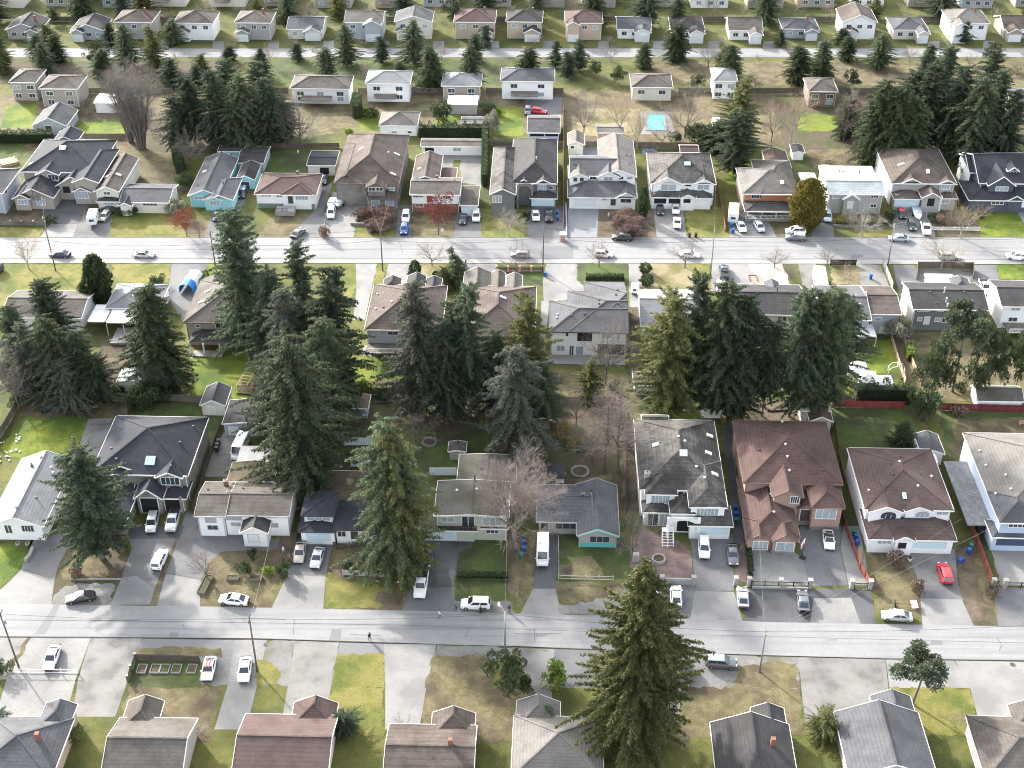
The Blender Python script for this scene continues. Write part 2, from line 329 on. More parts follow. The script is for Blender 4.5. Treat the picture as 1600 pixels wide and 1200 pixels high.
    def opening(s, face, i, px0, py0, px1, py1, kind='w2', m=None, trim=None):
        """opening seen between the two corners; kind: w + number of panes, g garage door, d door, a arched window"""
        x0,x1,y0,y1,zt,zb = s.vols[i]; p = s._plane(face, i, px0, (py0+py1)/2); q = s._plane(face, i, px1, (py0+py1)/2)
        pc = (s._plane(face, i, (px0+px1)/2, py0), s._plane(face, i, (px0+px1)/2, py1))
        za, zc = max(pc[0].z, pc[1].z), min(pc[0].z, pc[1].z)
        if face == 'F': a, b = sorted((p.x, q.x)); lo, hi = x0, x1
        else: a, b = sorted((p.y, q.y)); lo, hi = y0, y1
        hgt = min(za-zc, zt-zb-.25)
        if face != 'F': hgt = min(hgt, 1.3) if kind[0] == 'w' else hgt
        wd = min(b-a, hi-lo-.2); c = min(max((a+b)/2, lo+wd/2+.1), hi-wd/2-.1); a, b = c-wd/2, c+wd/2
        zc = min(max((za+zc)/2-hgt/2, zb+.02), zt-.12-hgt); za = zc+hgt
        s.open_m(face, i, a, b, zc, za, kind, m, trim)
        return s
    def open_m(s, face, i, a, b, zc, za, kind='w2', m=None, trim=None):
        x0,x1,y0,y1,zt,zb = s.vols[i]; trim = trim or s.trim
        if trim in (TRIM_B, TRIM_D): trim = TRIM
        def P(t, d, z):    # t along wall, d outward
            return (t, y0-d, z) if face == 'F' else ((x0-d, t, z) if face == 'L' else (x1+d, t, z))
        def bx(mb, t0, t1, d0, d1, z0_, z1_):
            p, q = P(t0, d0, z0_), P(t1, d1, z1_); mb.box(*[min(u, v) for u, v in zip(p, q)], *[max(u, v) for u, v in zip(p, q)])
        k = kind[0]
        if k == 'w' or k == 'a':
            n = int(kind[1:] or 1); mb = MB(); bx(mb, a, b, -.1, .03, zc, za); m = m or (GLASSB if (int(a*7)+int(zc*5)+i) % 3 == 0 else GLASS)
            if k == 'a':
                r = (b-a)/2; pts = [P(a+r-r*math.cos(math.pi*t/8), .03, za+r*.55*math.sin(math.pi*t/8)) for t in range(9)]; mb.face(pts)
            g = mb.build('window', m or GLASS, s.o); f = MB(); w = .11
            bx(f, a-w, b+w, .0, .075, zc-w, zc); bx(f, a-w, a, .0, .075, zc, za); bx(f, b, b+w, .0, .075, zc, za)
            if k == 'w': bx(f, a-w, b+w, .0, .075, za, za+w)
            else:
                for t in range(8):
                    A = P(a+r-r*math.cos(math.pi*t/8), .05, za+r*.55*math.sin(math.pi*t/8)); B = P(a+r-r*math.cos(math.pi*(t+1)/8), .05, za+r*.55*math.sin(math.pi*(t+1)/8)); f.beam(A, B, .1)
            for q in range(1, n): t = a+(b-a)*q/n; bx(f, t-.035, t+.035, .0, .06, zc, za)
            f.build('frame', trim, g)
        elif k == 'g':
            m = m or GDOOR; g = None; n = 4; pnl = MB(); bx(pnl, a, b, -.1, .01, zc, za); g = pnl.build('garage_door', m, s.o)
            hh = (za-zc)/n
            me = None
            for q in range(n):
                pm = MB(); bx(pm, a+.03, b-.03, .01, .045, zc+q*hh+.02, zc+(q+1)*hh-.02); pm.build('panel', m, g)
            f = MB(); bx(f, a-.14, a, .0, .07, zc, za); bx(f, b, b+.14, .0, .07, zc, za); bx(f, a-.14, b+.14, .0, .07, za, za+.14); f.build('frame', trim, g)
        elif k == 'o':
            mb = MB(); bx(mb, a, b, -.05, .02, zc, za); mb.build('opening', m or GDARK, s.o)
        elif k == 'd':
            mb = MB(); bx(mb, a, b, -.1, .03, zc, za); g = mb.build('door', m or DOORM, s.o)
            f = MB(); bx(f, a-.1, a, .0, .06, zc, za); bx(f, b, b+.1, .0, .06, zc, za); bx(f, a-.1, b+.1, .0, .06, za, za+.1); f.build('frame', trim, g)
        elif k == 'p':
            mb = MB(); bx(mb, a, b, -.1, .03, zc, za); g = mb.build('patio_door', m or GLASS, s.o)
            f = MB(); bx(f, a-.09, a, .0, .06, zc, za); bx(f, b, b+.09, .0, .06, zc, za); bx(f, a-.09, b+.09, .0, .06, za, za+.1); t = (a+b)/2; bx(f, t-.05, t+.05, .0, .06, zc, za); f.build('frame', trim, g)
    def hit(s, px, py):
        o, d = s.lray(px, py); best = None
        for a, b, c in s.tris:
            h = intersect_ray_tri(a, b, c, d, o, True)
            if h is not None and (h-o).dot(d) > 0:
                t = (h-o).length
                if best is None or t < best[0]:
                    n = (b-a).cross(c-a).normalized(); n = n if n.z > 0 else -n; best = (t, h, n)
        return best
    def sky(s, px, py, w=.7, l=1.1, m=None):
        r = s.hit(px, py)
        if not r: return s
        _, p, n = r; right = Vector((n.y, -n.x, 0)); right = right.normalized() if right.length > .05 else Vector((1,0,0)); dn = n.cross(right)
        def pl(mb, e, z0, z1):
            vs = [p+right*(i*(w/2+e))+dn*(j*(l/2+e))+n*z for z in (z0, z1) for i, j in ((-1,-1),(1,-1),(1,1),(-1,1))]
            k = len(mb.v); mb.v += [tuple(q) for q in vs]
            for f in ((3,2,1,0),(4,5,6,7),(0,1,5,4),(1,2,6,5),(2,3,7,6),(3,0,4,7)): mb.f.append(tuple(k+i for i in f))
            return mb
        k = pl(MB(), .08, -.05, .13).build('skylight', VENT if m else TRIM_G, s.o); pl(MB(), -.02, .13, .18).build('dome', m or SKYL, k)
        return s
    def vents(s, *pts, m=None, white=False):
        for px, py in pts:
            r = s.hit(px, py)
            if r:
                _, p, n = r; mb = MB(); mb.tube(p-n*.05, p+n*.12+Vector((0,0,.12)), .17, .14, 7); mb.tube(p+Vector((0,0,.22)), p+Vector((0,0,.30)), .24, .2, 7)
                mb.build('roof_vent', m or (VENTW if white else VENT), s.o)
        return s
    def chimney(s, px, py, w=.55, h=1.3, m=None):
        r = s.hit(px, py)
        if r:
            _, p, n = r; mb = MB().box(p.x-w/2, p.y-w/2, p.z-.9, p.x+w/2, p.y+w/2, p.z+h); c = mb.build('chimney', m or BRICK, s.o)
            MB().box(p.x-w/2-.06, p.y-w/2-.06, p.z+h, p.x+w/2+.06, p.y+w/2+.06, p.z+h+.09).build('cap', CONCB, c)
            MB().tube((p.x,p.y,p.z+h+.09),(p.x,p.y,p.z+h+.35),.12,.1,7).build('flue', VENT, c)
        return s
    def pipe(s, px, py, h=1.2, m=None):
        r = s.hit(px, py)
        if r:
            _, p, n = r; mb = MB().tube(p-Vector((0,0,.2)), p+Vector((0,0,h)), .11, .11, 7); mb.tube(p+Vector((0,0,h)), p+Vector((0,0,h+.2)), .2, .16, 7); mb.build('flue_pipe', m or VENTW, s.o)
        return s
    def post(s, pts, z0, z1, w=.22, m=None, name='post', zat=0):
        for px, py in pts:
            q = s.loc(G(px, py, zat)); MB().box(q.x-w/2, q.y-w/2, z0, q.x+w/2, q.y+w/2, z1).build(name, m or s.trim, s.o)
        return s
    def slab(s, px0, py0, px1, py1, z, th=.25, m=None, name='deck', z0=None):
        a = s.loc(G(px0, py1, z)); b = s.loc(G(px1, py0, z))
        MB().box(a.x, a.y, (z-th) if z0 is None else z0, b.x, b.y, z).build(name, m or WOOD, s.o); return s
    def railing(s, pts, z, h=1.0, m=None, step=.28, balm=None):
        m = m or s.trim; P = [s.loc(G(px, py, z)) for px, py in pts]; rb = MB()
        for a, b in zip(P, P[1:]):
            d = Vector((0,0,h)); rb.beam(a+d, b+d, .09, .08); rb.beam(a+d*.1, b+d*.1, .06, .06)
            n = max(2, int((b-a).length/step))
            for k in range(n+1): q = a.lerp(b, k/n); rb.beam(q, q+d, .055 if k % 6 else .11, .055 if k % 6 else .11, up=Vector((0,1,0)))
        rb.build('railing', m, s.o); return s
    def arch(s, px, py_base, w, h, depth=.5, m=None, off=0.0, i=None):
        """entry arch: two columns carrying a round head"""
        q = s.loc(G(px, py_base, 0)); mb = MB(); cw = .45; m = m or s.trim; y = q.y
        for e in (-1, 1): mb.box(q.x+e*w/2-cw/2, y-depth/2, 0, q.x+e*w/2+cw/2, y+depth/2, h)
        r = w/2-cw/2; pts = [(q.x-r*math.cos(math.pi*t/8), h-.35-r*.7+r*.7*math.sin(math.pi*t/8)) for t in range(9)]
        for a, b in zip(pts, pts[1:]):
            for sy in (y-depth/2, y+depth/2): mb.face([(a[0],sy,a[1]),(b[0],sy,b[1]),(b[0],sy,h),(a[0],sy,h)])
            mb.face([(a[0],y-depth/2,a[1]),(b[0],y-depth/2,b[1]),(b[0],y+depth/2,b[1]),(a[0],y+depth/2,a[1])])
        mb.build('entry_arch', m, s.o); return s
# ------------------------------------------------------------- vegetation
def leafmat(n, c, c2, isl=.45, tr=.25, rough=.8):
    m = bpy.data.materials.new('leaf_'+n); t, b = _nodes(m); N = t.nodes.new; L = t.links.new
    g = N('ShaderNodeNewGeometry'); oi = N('ShaderNodeObjectInfo'); x = N('ShaderNodeMix'); x.data_type = 'RGBA'
    L(g.outputs['Random Per Island'], x.inputs['Factor']); x.inputs[6].default_value = (*c, 1); x.inputs[7].default_value = (*c2, 1)
    mr = N('ShaderNodeMapRange'); mr.inputs['To Min'].default_value = 1-isl*.5; mr.inputs['To Max'].default_value = 1+isl*.5; L(oi.outputs['Random'], mr.inputs['Value'])
    s = N('ShaderNodeVectorMath'); s.operation = 'SCALE'; L(x.outputs[2], s.inputs[0]); L(mr.outputs['Result'], s.inputs['Scale'])
    L(s.outputs[0], b.inputs['Base Color']); b.inputs['Roughness'].default_value = rough; b.inputs['Specular IOR Level'].default_value = .25
    tl = N('ShaderNodeBsdfTranslucent'); L(s.outputs[0], tl.inputs[0]); ms = N('ShaderNodeMixShader'); ms.inputs[0].default_value = tr
    L(b.outputs[0], ms.inputs[1]); L(tl.outputs[0], ms.inputs[2]); L(ms.outputs[0], t.nodes['Material Output'].inputs[0]); return m
LF_FIR = leafmat('fir', (.048,.078,.045), (.145,.17,.092), .6, .38); LF_DARK = leafmat('dark_fir', (.036,.06,.04), (.11,.135,.08), .6, .38); LF_GREYG = leafmat('grey_fir', (.062,.072,.055), (.145,.15,.115), .5, .35)
LF_OLIVE = leafmat('olive_fir', (.07,.088,.034), (.175,.172,.068), .45, .35); LF_HEDGE = leafmat('hedge', (.03,.055,.025), (.06,.09,.035)); LF_CYP = leafmat('cypress', (.035,.06,.03), (.085,.10,.045))
LF_PINE = leafmat('pine', (.06,.085,.05), (.12,.14,.085)); LF_LIME = leafmat('lime', (.13,.20,.035), (.20,.27,.05)); LF_GOLD = leafmat('golden_cypress', (.09,.085,.02), (.17,.14,.035)); LF_SHRUB = leafmat('pale_shrub', (.20,.20,.15), (.30,.29,.23))
LF_RED = leafmat('red_twigs', (.13,.03,.028), (.23,.065,.05), tr=.15); LF_BRN = leafmat('dead_fern', (.15,.105,.08), (.25,.19,.15), tr=.1); LF_RHODO = leafmat('rhododendron', (.035,.06,.03), (.08,.11,.05)); LF_YEL = leafmat('yellow_shrub', (.24,.20,.05), (.36,.29,.09))
BARK = mat('bark_grey', (.13,.115,.10), .95, .2, 2, .4, 8); BARKL = mat('bark_light', (.26,.235,.205), .95, .2, 2, .3, 8)
TW_GREY = mat('twig_grey', (.21,.185,.165), .95, .15, 2); TW_PINK = mat('twig_pinkish', (.29,.235,.21), .95, .15, 2); TW_TAN = mat('twig_tan', (.34,.26,.185), .95, .15, 2); TW_RED = mat('twig_red', (.20,.13,.11), .95, .15, 2); TW_PALE = mat('twig_pale', (.36,.33,.28), .95, .15, 2)
def np_mesh(name, V, Fq, m, quads=True):
    """V (n,3), Fq (k,3|4)"""
    me = bpy.data.meshes.new(name); k = Fq.shape[1]; me.vertices.add(len(V)); me.vertices.foreach_set('co', V.astype(np.float32).ravel())
    me.loops.add(Fq.size); me.loops.foreach_set('vertex_index', Fq.astype(np.int32).ravel())
    me.polygons.add(len(Fq)); me.polygons.foreach_set('loop_start', np.arange(0, Fq.size, k, dtype=np.int32)); me.polygons.foreach_set('loop_total', np.full(len(Fq), k, dtype=np.int32))
    me.update(calc_edges=True); me.materials.append(m); return me
def norm(a): return a/np.maximum(np.linalg.norm(a, axis=1, keepdims=True), 1e-6)
def sprays(P, D, Ln, Wd, rng):
    """one kinked leaf triangle pair per row: base P, direction D, length, width"""
    n = len(P); D = norm(D); r = norm(rng.normal(size=(n,3))); S = norm(np.cross(D, r)); Ln = Ln[:,None]; Wd = Wd[:,None]
    V = np.empty((n,4,3)); V[:,0] = P; V[:,1] = P+D*Ln*.45+S*Wd; V[:,2] = P+D*Ln+np.array([0,0,-.08])*Ln; V[:,3] = P+D*Ln*.45-S*Wd
    F = np.arange(n*4).reshape(n,4); return V.reshape(-1,3), F
def conifer_mesh(seed, H, Rr, m, z0=.12, droop=.25, dens=1.0, prof=.85, irr=.3, lean=.0, layer=.55, leaf=1.0):
    """whorls of boughs; every bough carries hanging side twigs, each twig a narrow kinked leaf"""
    rng = np.random.default_rng(seed); P=[]; D=[]; Ln=[]; W=[]
    z = H*z0; gap = .36/dens; ph = rng.uniform(0, 6.28, 5); ax, ay = rng.normal(0,.25,2)
    while z < H-.3:
        t = (z-H*z0)/(H-H*z0); env = Rr*min(1.0, ((1-t)**prof)*1.06)*(.62+.38*min(1, t/.15)); nb = max(4, int(round(4.5+4.5*(1-t)))); a0 = rng.uniform(0, 6.28)
        boost = 1+irr*.55*math.sin(z*1.15+ph[0])*math.sin(z*.47+ph[1])+rng.uniform(-irr,irr)*.35
        cx, cy = ax*t*2*math.sin(t*4), ay*t*2*math.sin(t*4)
        for b in range(nb):
            if rng.random() < .13: continue
            a = a0+6.283*b/nb+rng.uniform(-.4,.4); L = env*boost*rng.uniform(.55,1.12)
            L *= 1+irr*(.45*math.sin(a*2+ph[2]+z*.25)+.4*math.sin(a*3+z*.6+ph[3])); L = max(L, .28)
            up = rng.uniform(-.05,.3)+.55*t; n = max(3, int(L/.17*dens)); s = np.clip(np.linspace(.10, 1, n)+rng.uniform(-.02,.02,n), .02, 1); x = s*L
            dz = up*x*.5 - droop*(x**2)/max(L,1)*rng.uniform(.6,1.2) + rng.normal(0,.04,n); sway = rng.normal(0,.10)*x*s
            zz = z+rng.uniform(-.25,.25); base = np.stack([cx+np.cos(a)*x-np.sin(a)*sway, cy+np.sin(a)*x+np.cos(a)*sway, zz+dz],1)
            rad = np.array([math.cos(a), math.sin(a), -.15]); tan = np.array([-math.sin(a), math.cos(a), 0])
            wl = (.20+.62*(1-s)**.8*min(1,L/2.6)+.10)*leaf
            for side, k in ((1,1),(-1,1),(1,.7),(-1,.7),(0,.8),(.4,.6),(-.4,.6)):
                q = side if side else 0
                dd = rad*rng.uniform(.35,.95,(n,1))+tan*q*rng.uniform(.6,1.3,(n,1))+np.array([0,0,-1])*(rng.uniform(-.05,.55,(n,1))+(.35 if k < .8 else 0))
                P.append(base+rng.normal(0,.07,(n,3))); D.append(dd); Ln.append(wl*rng.uniform(.65,1.35,n)*k); W.append(np.full(n,.062*leaf)*rng.uniform(.7,1.5,n))
        z += gap*rng.uniform(.6,1.4)*(1+(1-t)*.35)*layer/.55
    n = 16; P.append(np.stack([np.zeros(n),np.zeros(n),np.linspace(H-1.4,H-.3,n)],1)); D.append(np.stack([rng.normal(0,.5,n),rng.normal(0,.5,n),np.full(n,.8)],1)); Ln.append(np.full(n,.4)); W.append(np.full(n,.07))
    V,F = sprays(np.concatenate(P), np.concatenate(D), np.concatenate(Ln), np.concatenate(W), rng)
    return np_mesh('crown', V, F, m)
def column_mesh(seed, H, Rr, m, n=2600, shape='cyp', leaf=.34, z0=.02):
    """dense upright evergreen: leaf flakes over the shell and inside"""
    rng = np.random.default_rng(seed); t = rng.beta(1.1,1.25,n); a = rng.uniform(0,6.283,n)
    if shape == 'cyp': env = np.sin(np.pi*np.clip(t*.86+.14,0,1))**.55
    elif shape == 'cone': env = (1-t)**.75*(.75+.25*np.minimum(1,t/.1))
    elif shape == 'ball': env = np.sqrt(np.clip(1-(2*t-1)**2,0,1))
    else: env = np.minimum(1,(1-t)*4)**.5
    lump = 1+.20*np.sin(a*3+seed)*np.sin(t*9+seed)+.16*np.sin(a*5-t*14)+.10*np.sin(a*9+t*31)
    r = Rr*env*lump*np.sqrt(rng.uniform(.45,1.05,n)); z = H*(z0+(1-z0)*t)
    P = np.stack([r*np.cos(a), r*np.sin(a), z],1); D = np.stack([np.cos(a)*.6,np.sin(a)*.6,rng.uniform(.1,1.0,n)],1)+rng.normal(0,.3,(n,3))
    V,F = sprays(P, D, rng.uniform(.6,1.3,n)*leaf, rng.uniform(.25,.45,n)*leaf, rng); return np_mesh('crown', V, F, m)
def clump_mesh(seed, clumps, m, n=420, leaf=.32):
    """clusters of small leaves: clumps = (x,y,z,r,squash)"""
    rng = np.random.default_rng(seed); P=[]; D=[]
    for (x,y,z,r,q) in clumps:
        k = int(n*(r*r)/1.2); d = norm(rng.normal(size=(k,3))); d[:,2] = np.abs(d[:,2])*np.where(rng.random(k)<.72,1,-1)
        rr = r*rng.uniform(.55,1.05,(k,1))*(1+.15*np.sin(d[:,:1]*5+d[:,1:2]*4)); P.append(np.array([x,y,z])+d*rr*np.array([1,1,q])); D.append(d+rng.normal(0,.4,(k,3))+np.array([0,0,.15]))
    P = np.concatenate(P); k = len(P); V,F = sprays(P, np.concatenate(D), rng.uniform(.6,1.4,k)*leaf, rng.uniform(.22,.42,k)*leaf, rng); return np_mesh('crown', V, F, m)
def bare_mesh(seed, H, Rr, m, style='spread', twigs=1.0, r0=None, trunk=.22, mx=5):
    """leafless tree: returns trunk+limb mesh and fine twig mesh"""
    rng = random.Random(seed); seg = []; tw = []
    def grow(p, d, L, r, lev):
        n = 3 if lev < 3 else 2; q = p
        for i in range(n):
            d = (d+Vector((rng.gauss(0,.13),rng.gauss(0,.13),rng.gauss(0,.08)+(.07 if style != 'weep' else -.12)))).normalized()
            q2 = q+d*(L/n); ra, rb = r*(1-.5*i/n), r*(1-.5*(i+1)/n); seg.append((q,q2,ra,rb,lev))
            if lev >= 1 and lev < mx:
                kids = rng.choice((1,2,2)) if lev < 3 else rng.choice((2,2,3))
                for _ in range(kids):
                    ax = d.orthogonal().normalized(); ax.rotate(Matrix.Rotation(rng.uniform(0,6.28),3,d))
                    e = (d*rng.uniform(.55,.95)+ax*rng.uniform(.45,.95)).normalized()
                    grow(q2, e, L*rng.uniform(.5,.72), rb*.62, lev+1)
            q = q2
        if lev < mx and lev >= 1: grow(q, d, L*.6, r*.5, lev+1)
    r0 = r0 or H*.018
    if style == 'spread' or style == 'weep':
        top = Vector((0,0,H*trunk)); seg.append((Vector((0,0,0)),top,r0*1.25,r0,0))
        for k in range(rng.randint(5,6)):
            a = k*1.15+rng.uniform(-.3,.3); el = rng.uniform(.5,1.25); e = Vector((math.cos(a)*math.cos(el),math.sin(a)*math.cos(el),math.sin(el))); grow(top*rng.uniform(.75,1.0), e, H*.36*rng.uniform(.8,1.15), r0*.6, 1)
    elif style == 'tall':
        p = Vector((0,0,0)); n = 12
        for i in range(n):
            q = p+Vector((rng.gauss(0,.1),rng.gauss(0,.1),H/n)); seg.append((p,q,r0*(1-i/n*.85),r0*(1-(i+1)/n*.85),0))
            if i > 1:
                for _ in range(4):
                    a = rng.uniform(0,6.28); e = Vector((math.cos(a),math.sin(a),rng.uniform(.25,1.0))).normalized(); grow(q, e, Rr*.75*(1-.6*i/n)*rng.uniform(.7,1.15), r0*.26*(1-i/n*.5), 2)
            p = q
    else:   # multi-stem upright
        for k in range(11):
            a = k*.571; d = Vector((math.cos(a)*.13,math.sin(a)*.13,1)).normalized(); p = Vector((math.cos(a)*.5,math.sin(a)*.5,0)); hh = H*rng.uniform(.7,1); n = 9
            for i in range(n):
                q = p+d*(hh/n)+Vector((rng.gauss(0,.08),rng.gauss(0,.08),0)); seg.append((p,q,r0*.6*(1-i/n*.85),r0*.6*(1-(i+1)/n*.85),0))
                if i > 0:
                    for _ in range(3):
                        a2 = rng.uniform(0,6.28); e = Vector((math.cos(a2)*.45,math.sin(a2)*.45,1)).normalized(); grow(q, e, H*.14*rng.uniform(.6,1.1), r0*.12, 3)
                p = q
    A = np.array([list(s[0]) for s in seg]); B = np.array([list(s[1]) for s in seg]); ra = np.array([s[2] for s in seg]); rb = np.array([s[3] for s in seg]); lv = np.array([s[4] for s in seg])
    ra = np.maximum(ra, .013); rb = np.maximum(rb, .009)
    mx = np.abs(B[:,:2]).max(); hz = B[:,2].max(); S = np.array([Rr/max(np.percentile(np.abs(B[:,:2]),98),.1)]*2+[H/hz]); A = A*S; B = B*S
    def tubes(sel, k):
        a, b, r1, r2 = A[sel], B[sel], ra[sel], rb[sel]; d = norm(b-a); ref = np.where(np.abs(d[:,2:3])>.9, np.array([[1.,0,0]]), np.array([[0,0,1.]])); s = norm(np.cross(d, ref)); u = np.cross(s, d); n = len(a); V = np.empty((n,2*k,3))
        for i in range(k):
            an = 2*math.pi*i/k; o = s*math.cos(an)+u*math.sin(an); V[:,i] = a+o*r1[:,None]; V[:,k+i] = b+o*r2[:,None]
        F = np.array([[i,(i+1)%k,k+(i+1)%k,k+i] for i in range(k)]); F = (F[None]+np.arange(n)[:,None,None]*2*k).reshape(-1,4); return V.reshape(-1,3), F
    big = lv <= 2; V, F = tubes(big, 5); t1 = np_mesh('trunk', V, F, BARKL if m in (TW_PALE, TW_TAN) else BARK)
    V, F = tubes(~big, 3)
    rg = np.random.default_rng(seed); sel = np.where(lv >= mx-1)[0]; nt_ = int(round(5*twigs))
    if len(sel) and nt_:
        idx = np.repeat(sel, nt_); k = len(idx); f = rg.random((k,1)); P = A[idx]*(1-f)+B[idx]*f; D = norm(B[idx]-A[idx])+rg.normal(0,.55,(k,3))+np.array([0,0,(-.5 if style=='weep' else .25)])
        V2, F2 = sprays(P, D, rg.uniform(.35,.95,k)*Rr/6+.12, np.full(k,.017), rg); F = np.concatenate([F, F2+len(V)]); V = np.concatenate([V, V2])
    return t1, np_mesh('branches', V, F, m)
def trunk_mesh(H, r, m=None, bend=.0):
    mb = MB(); n = 5; p = Vector((0,0,-.1))
    for i in range(n):
        q = Vector((bend*math.sin((i+1)/n*2), 0, H*(i+1)/n)); mb.tube(p, q, r*(1-.75*i/n), r*(1-.75*(i+1)/n), 7, cap=False); p = q
    return mb.mesh('trunk', m or BARK, True)
PROTO = {}
def proto(kind):
    if kind in PROTO: return PROTO[kind]
    H = 20.0; r = {}
    if kind == 'fir_a': c = conifer_mesh(1, H, 5.2, LF_FIR, .07, .34, 1.1, .42, .42); t = trunk_mesh(H*.97, .36)
    elif kind == 'fir_a2': c = conifer_mesh(21, H, 5.2, LF_FIR, .09, .28, 1.1, .38, .55); t = trunk_mesh(H*.97, .36)
    elif kind == 'fir_b': c = conifer_mesh(2, H, 5.0, LF_DARK, .10, .22, 1.1, .42, .5); t = trunk_mesh(H*.97, .36)
    elif kind == 'fir_b2': c = conifer_mesh(22, H, 5.0, LF_DARK, .08, .30, 1.1, .36, .6); t = trunk_mesh(H*.97, .36)
    elif kind == 'fir_c': c = conifer_mesh(3, H, 5.0, LF_OLIVE, .05, .14, 1.1, .48, .6, layer=.6); t = trunk_mesh(H*.97, .36)
    elif kind == 'fir_big': H = 30.0; c = conifer_mesh(33, H, 9.6, LF_OLIVE, .05, .22, 1.05, .52, .38, layer=.42, leaf=1.35); t = trunk_mesh(H*.97, .5)
    elif kind == 'fir_d': c = conifer_mesh(4, H, 4.6, LF_GREYG, .07, .42, 1.1, .38, .5); t = trunk_mesh(H*.97, .33)
    elif kind == 'fir_high': c = conifer_mesh(5, H, 4.8, LF_DARK, .25, .25, 1.1, .36, .6); t = trunk_mesh(H*.97, .30, BARKL)
    elif kind == 'cedar': c = conifer_mesh(6, H, 4.2, LF_CYP, .03, .5, 1.15, .42, .3); t = trunk_mesh(H*.95, .38)
    elif kind == 'spruce': c = conifer_mesh(7, H, 5.6, LF_DARK, .13, .10, 1.2, .30, .25); t = trunk_mesh(H*.95, .4)
    elif kind == 'spruce_small': H = 5.0; c = conifer_mesh(8, H, 1.9, LF_CYP, .04, .1, 1.8, .85, .15, leaf=.6, layer=.4); t = trunk_mesh(H*.9, .1)
    elif kind == 'cypress': H = 6.0; c = column_mesh(9, H, 1.7, LF_CYP, 4200, leaf=.42); t = trunk_mesh(H*.8, .14)
    elif kind == 'golden': H = 7.0; c = column_mesh(10, H, 3.2, LF_GOLD, 8000, leaf=.42); t = trunk_mesh(H*.8, .16)
    elif kind == 'column': H = 4.0; c = column_mesh(11, H, .8, LF_HEDGE, 1600, leaf=.3); t = trunk_mesh(H*.8, .08)
    elif kind == 'ball': H = 2.0; c = column_mesh(12, H, 1.0, LF_HEDGE, 1100, 'ball', leaf=.26); t = trunk_mesh(H*.5, .07)
    elif kind == 'weeping': H = 7.0; c = conifer_mesh(13, H, 1.9, LF_FIR, .04, .9, 1.3, .6, .25, leaf=.9); t = trunk_mesh(H*.9, .15)
    elif kind == 'pine':
        H = 11.0; rr = random.Random(3); cl = [(rr.uniform(-3,3),rr.uniform(-2.6,2.6),rr.uniform(6.5,10.2),rr.uniform(.8,1.35),.6) for _ in range(26)]; c = clump_mesh(14, cl, LF_PINE, 260, .42); t = trunk_mesh(9, .26, BARK, 1.0)
    elif kind == 'oak':
        H = 9.0; rr = random.Random(5); cl = [(rr.gauss(0,1.9),rr.gauss(0,1.9),rr.uniform(3.2,8.2),rr.uniform(.8,1.3),.8) for _ in range(30)]; c = clump_mesh(15, cl, LF_CYP, 240, .38); t = trunk_mesh(7, .2, BARK, .4)
    elif kind == 'shrub':
        H = 2.2; rr = random.Random(6); cl = [(rr.gauss(0,.75),rr.gauss(0,.75),rr.uniform(.5,1.5),rr.uniform(.5,.8),.8) for _ in range(11)]; c = clump_mesh(16, cl, LF_RHODO, 420, .26); t = trunk_mesh(1.2, .08)
    elif kind == 'lime_shrub':
        H = 2.2; rr = random.Random(7); cl = [(rr.gauss(0,.7),rr.gauss(0,.7),rr.uniform(.5,1.5),rr.uniform(.5,.75),.8) for _ in range(10)]; c = clump_mesh(17, cl, LF_LIME, 420, .26); t = trunk_mesh(1.2, .08)
    elif kind == 'pale_shrub':
        H = 3.2; rr = random.Random(8); cl = [(rr.gauss(0,1.0),rr.gauss(0,1.0),rr.uniform(.9,2.5),rr.uniform(.6,.95),.8) for _ in range(14)]; c = clump_mesh(18, cl, LF_SHRUB, 330, .28); t = trunk_mesh(2, .1)
    elif kind == 'fern':
        H = 1.5; rr = random.Random(9); cl = [(rr.gauss(0,.8),rr.gauss(0,.6),rr.uniform(.2,.9),rr.uniform(.4,.6),.7) for _ in range(10)]; c = clump_mesh(19, cl, LF_BRN, 300, .3); t = trunk_mesh(.8, .06)
    elif kind == 'yellow_shrub':
        H = 1.6; rr = random.Random(10); cl = [(rr.gauss(0,.9),rr.gauss(0,.9),rr.uniform(.2,1.0),rr.uniform(.4,.6),.7) for _ in range(10)]; c = clump_mesh(20, cl, LF_YEL, 260, .22); t = trunk_mesh(.8, .06)
    elif kind == 'red_tree':
        H = 6.0; rr = random.Random(11); cl = [(rr.gauss(0,1.35),rr.gauss(0,1.35),rr.uniform(2.2,5.0),rr.uniform(.6,1.0),.6) for _ in range(30)]; c = clump_mesh(21, cl, LF_RED, 190, .22); t = bare_mesh(12, H*.9, 2.6, BARK, twigs=0)[0]
    else:
        st, rad, m, H, tw = dict(bare_a=('spread',6,TW_GREY,10,2.0), bare_b=('spread',6,TW_PINK,10,2.2), bare_c=('spread',6,TW_TAN,10,2.2), bare_tall=('tall',6,TW_PINK,18,2.8), bare_dense=('spread',7,TW_PINK,14,.6), poplar=('multi',5,TW_GREY,26,.2), weep=('weep',4,TW_RED,5,.4), bare_pale=('spread',6,TW_PALE,10,.6), bare_red=('spread',6,TW_RED,10,.6))[kind]; mx = 4 if kind in ('bare_a','bare_b','bare_c','bare_pale','bare_red','bare_tall') else 5
        t, c = bare_mesh(hash(kind) % 50 if False else sum(map(ord, kind)), H, rad, m, st, tw, mx=mx); PROTO[kind] = (H, rad, t, c); return PROTO[kind]
    xs = np.empty(len(c.vertices)*3, dtype=np.float32); c.vertices.foreach_get('co', xs); xs = xs.reshape(-1,3); rad = float(np.percentile(np.hypot(xs[:,0],xs[:,1]), 97))
    PROTO[kind] = (H, rad, t, c); return PROTO[kind]
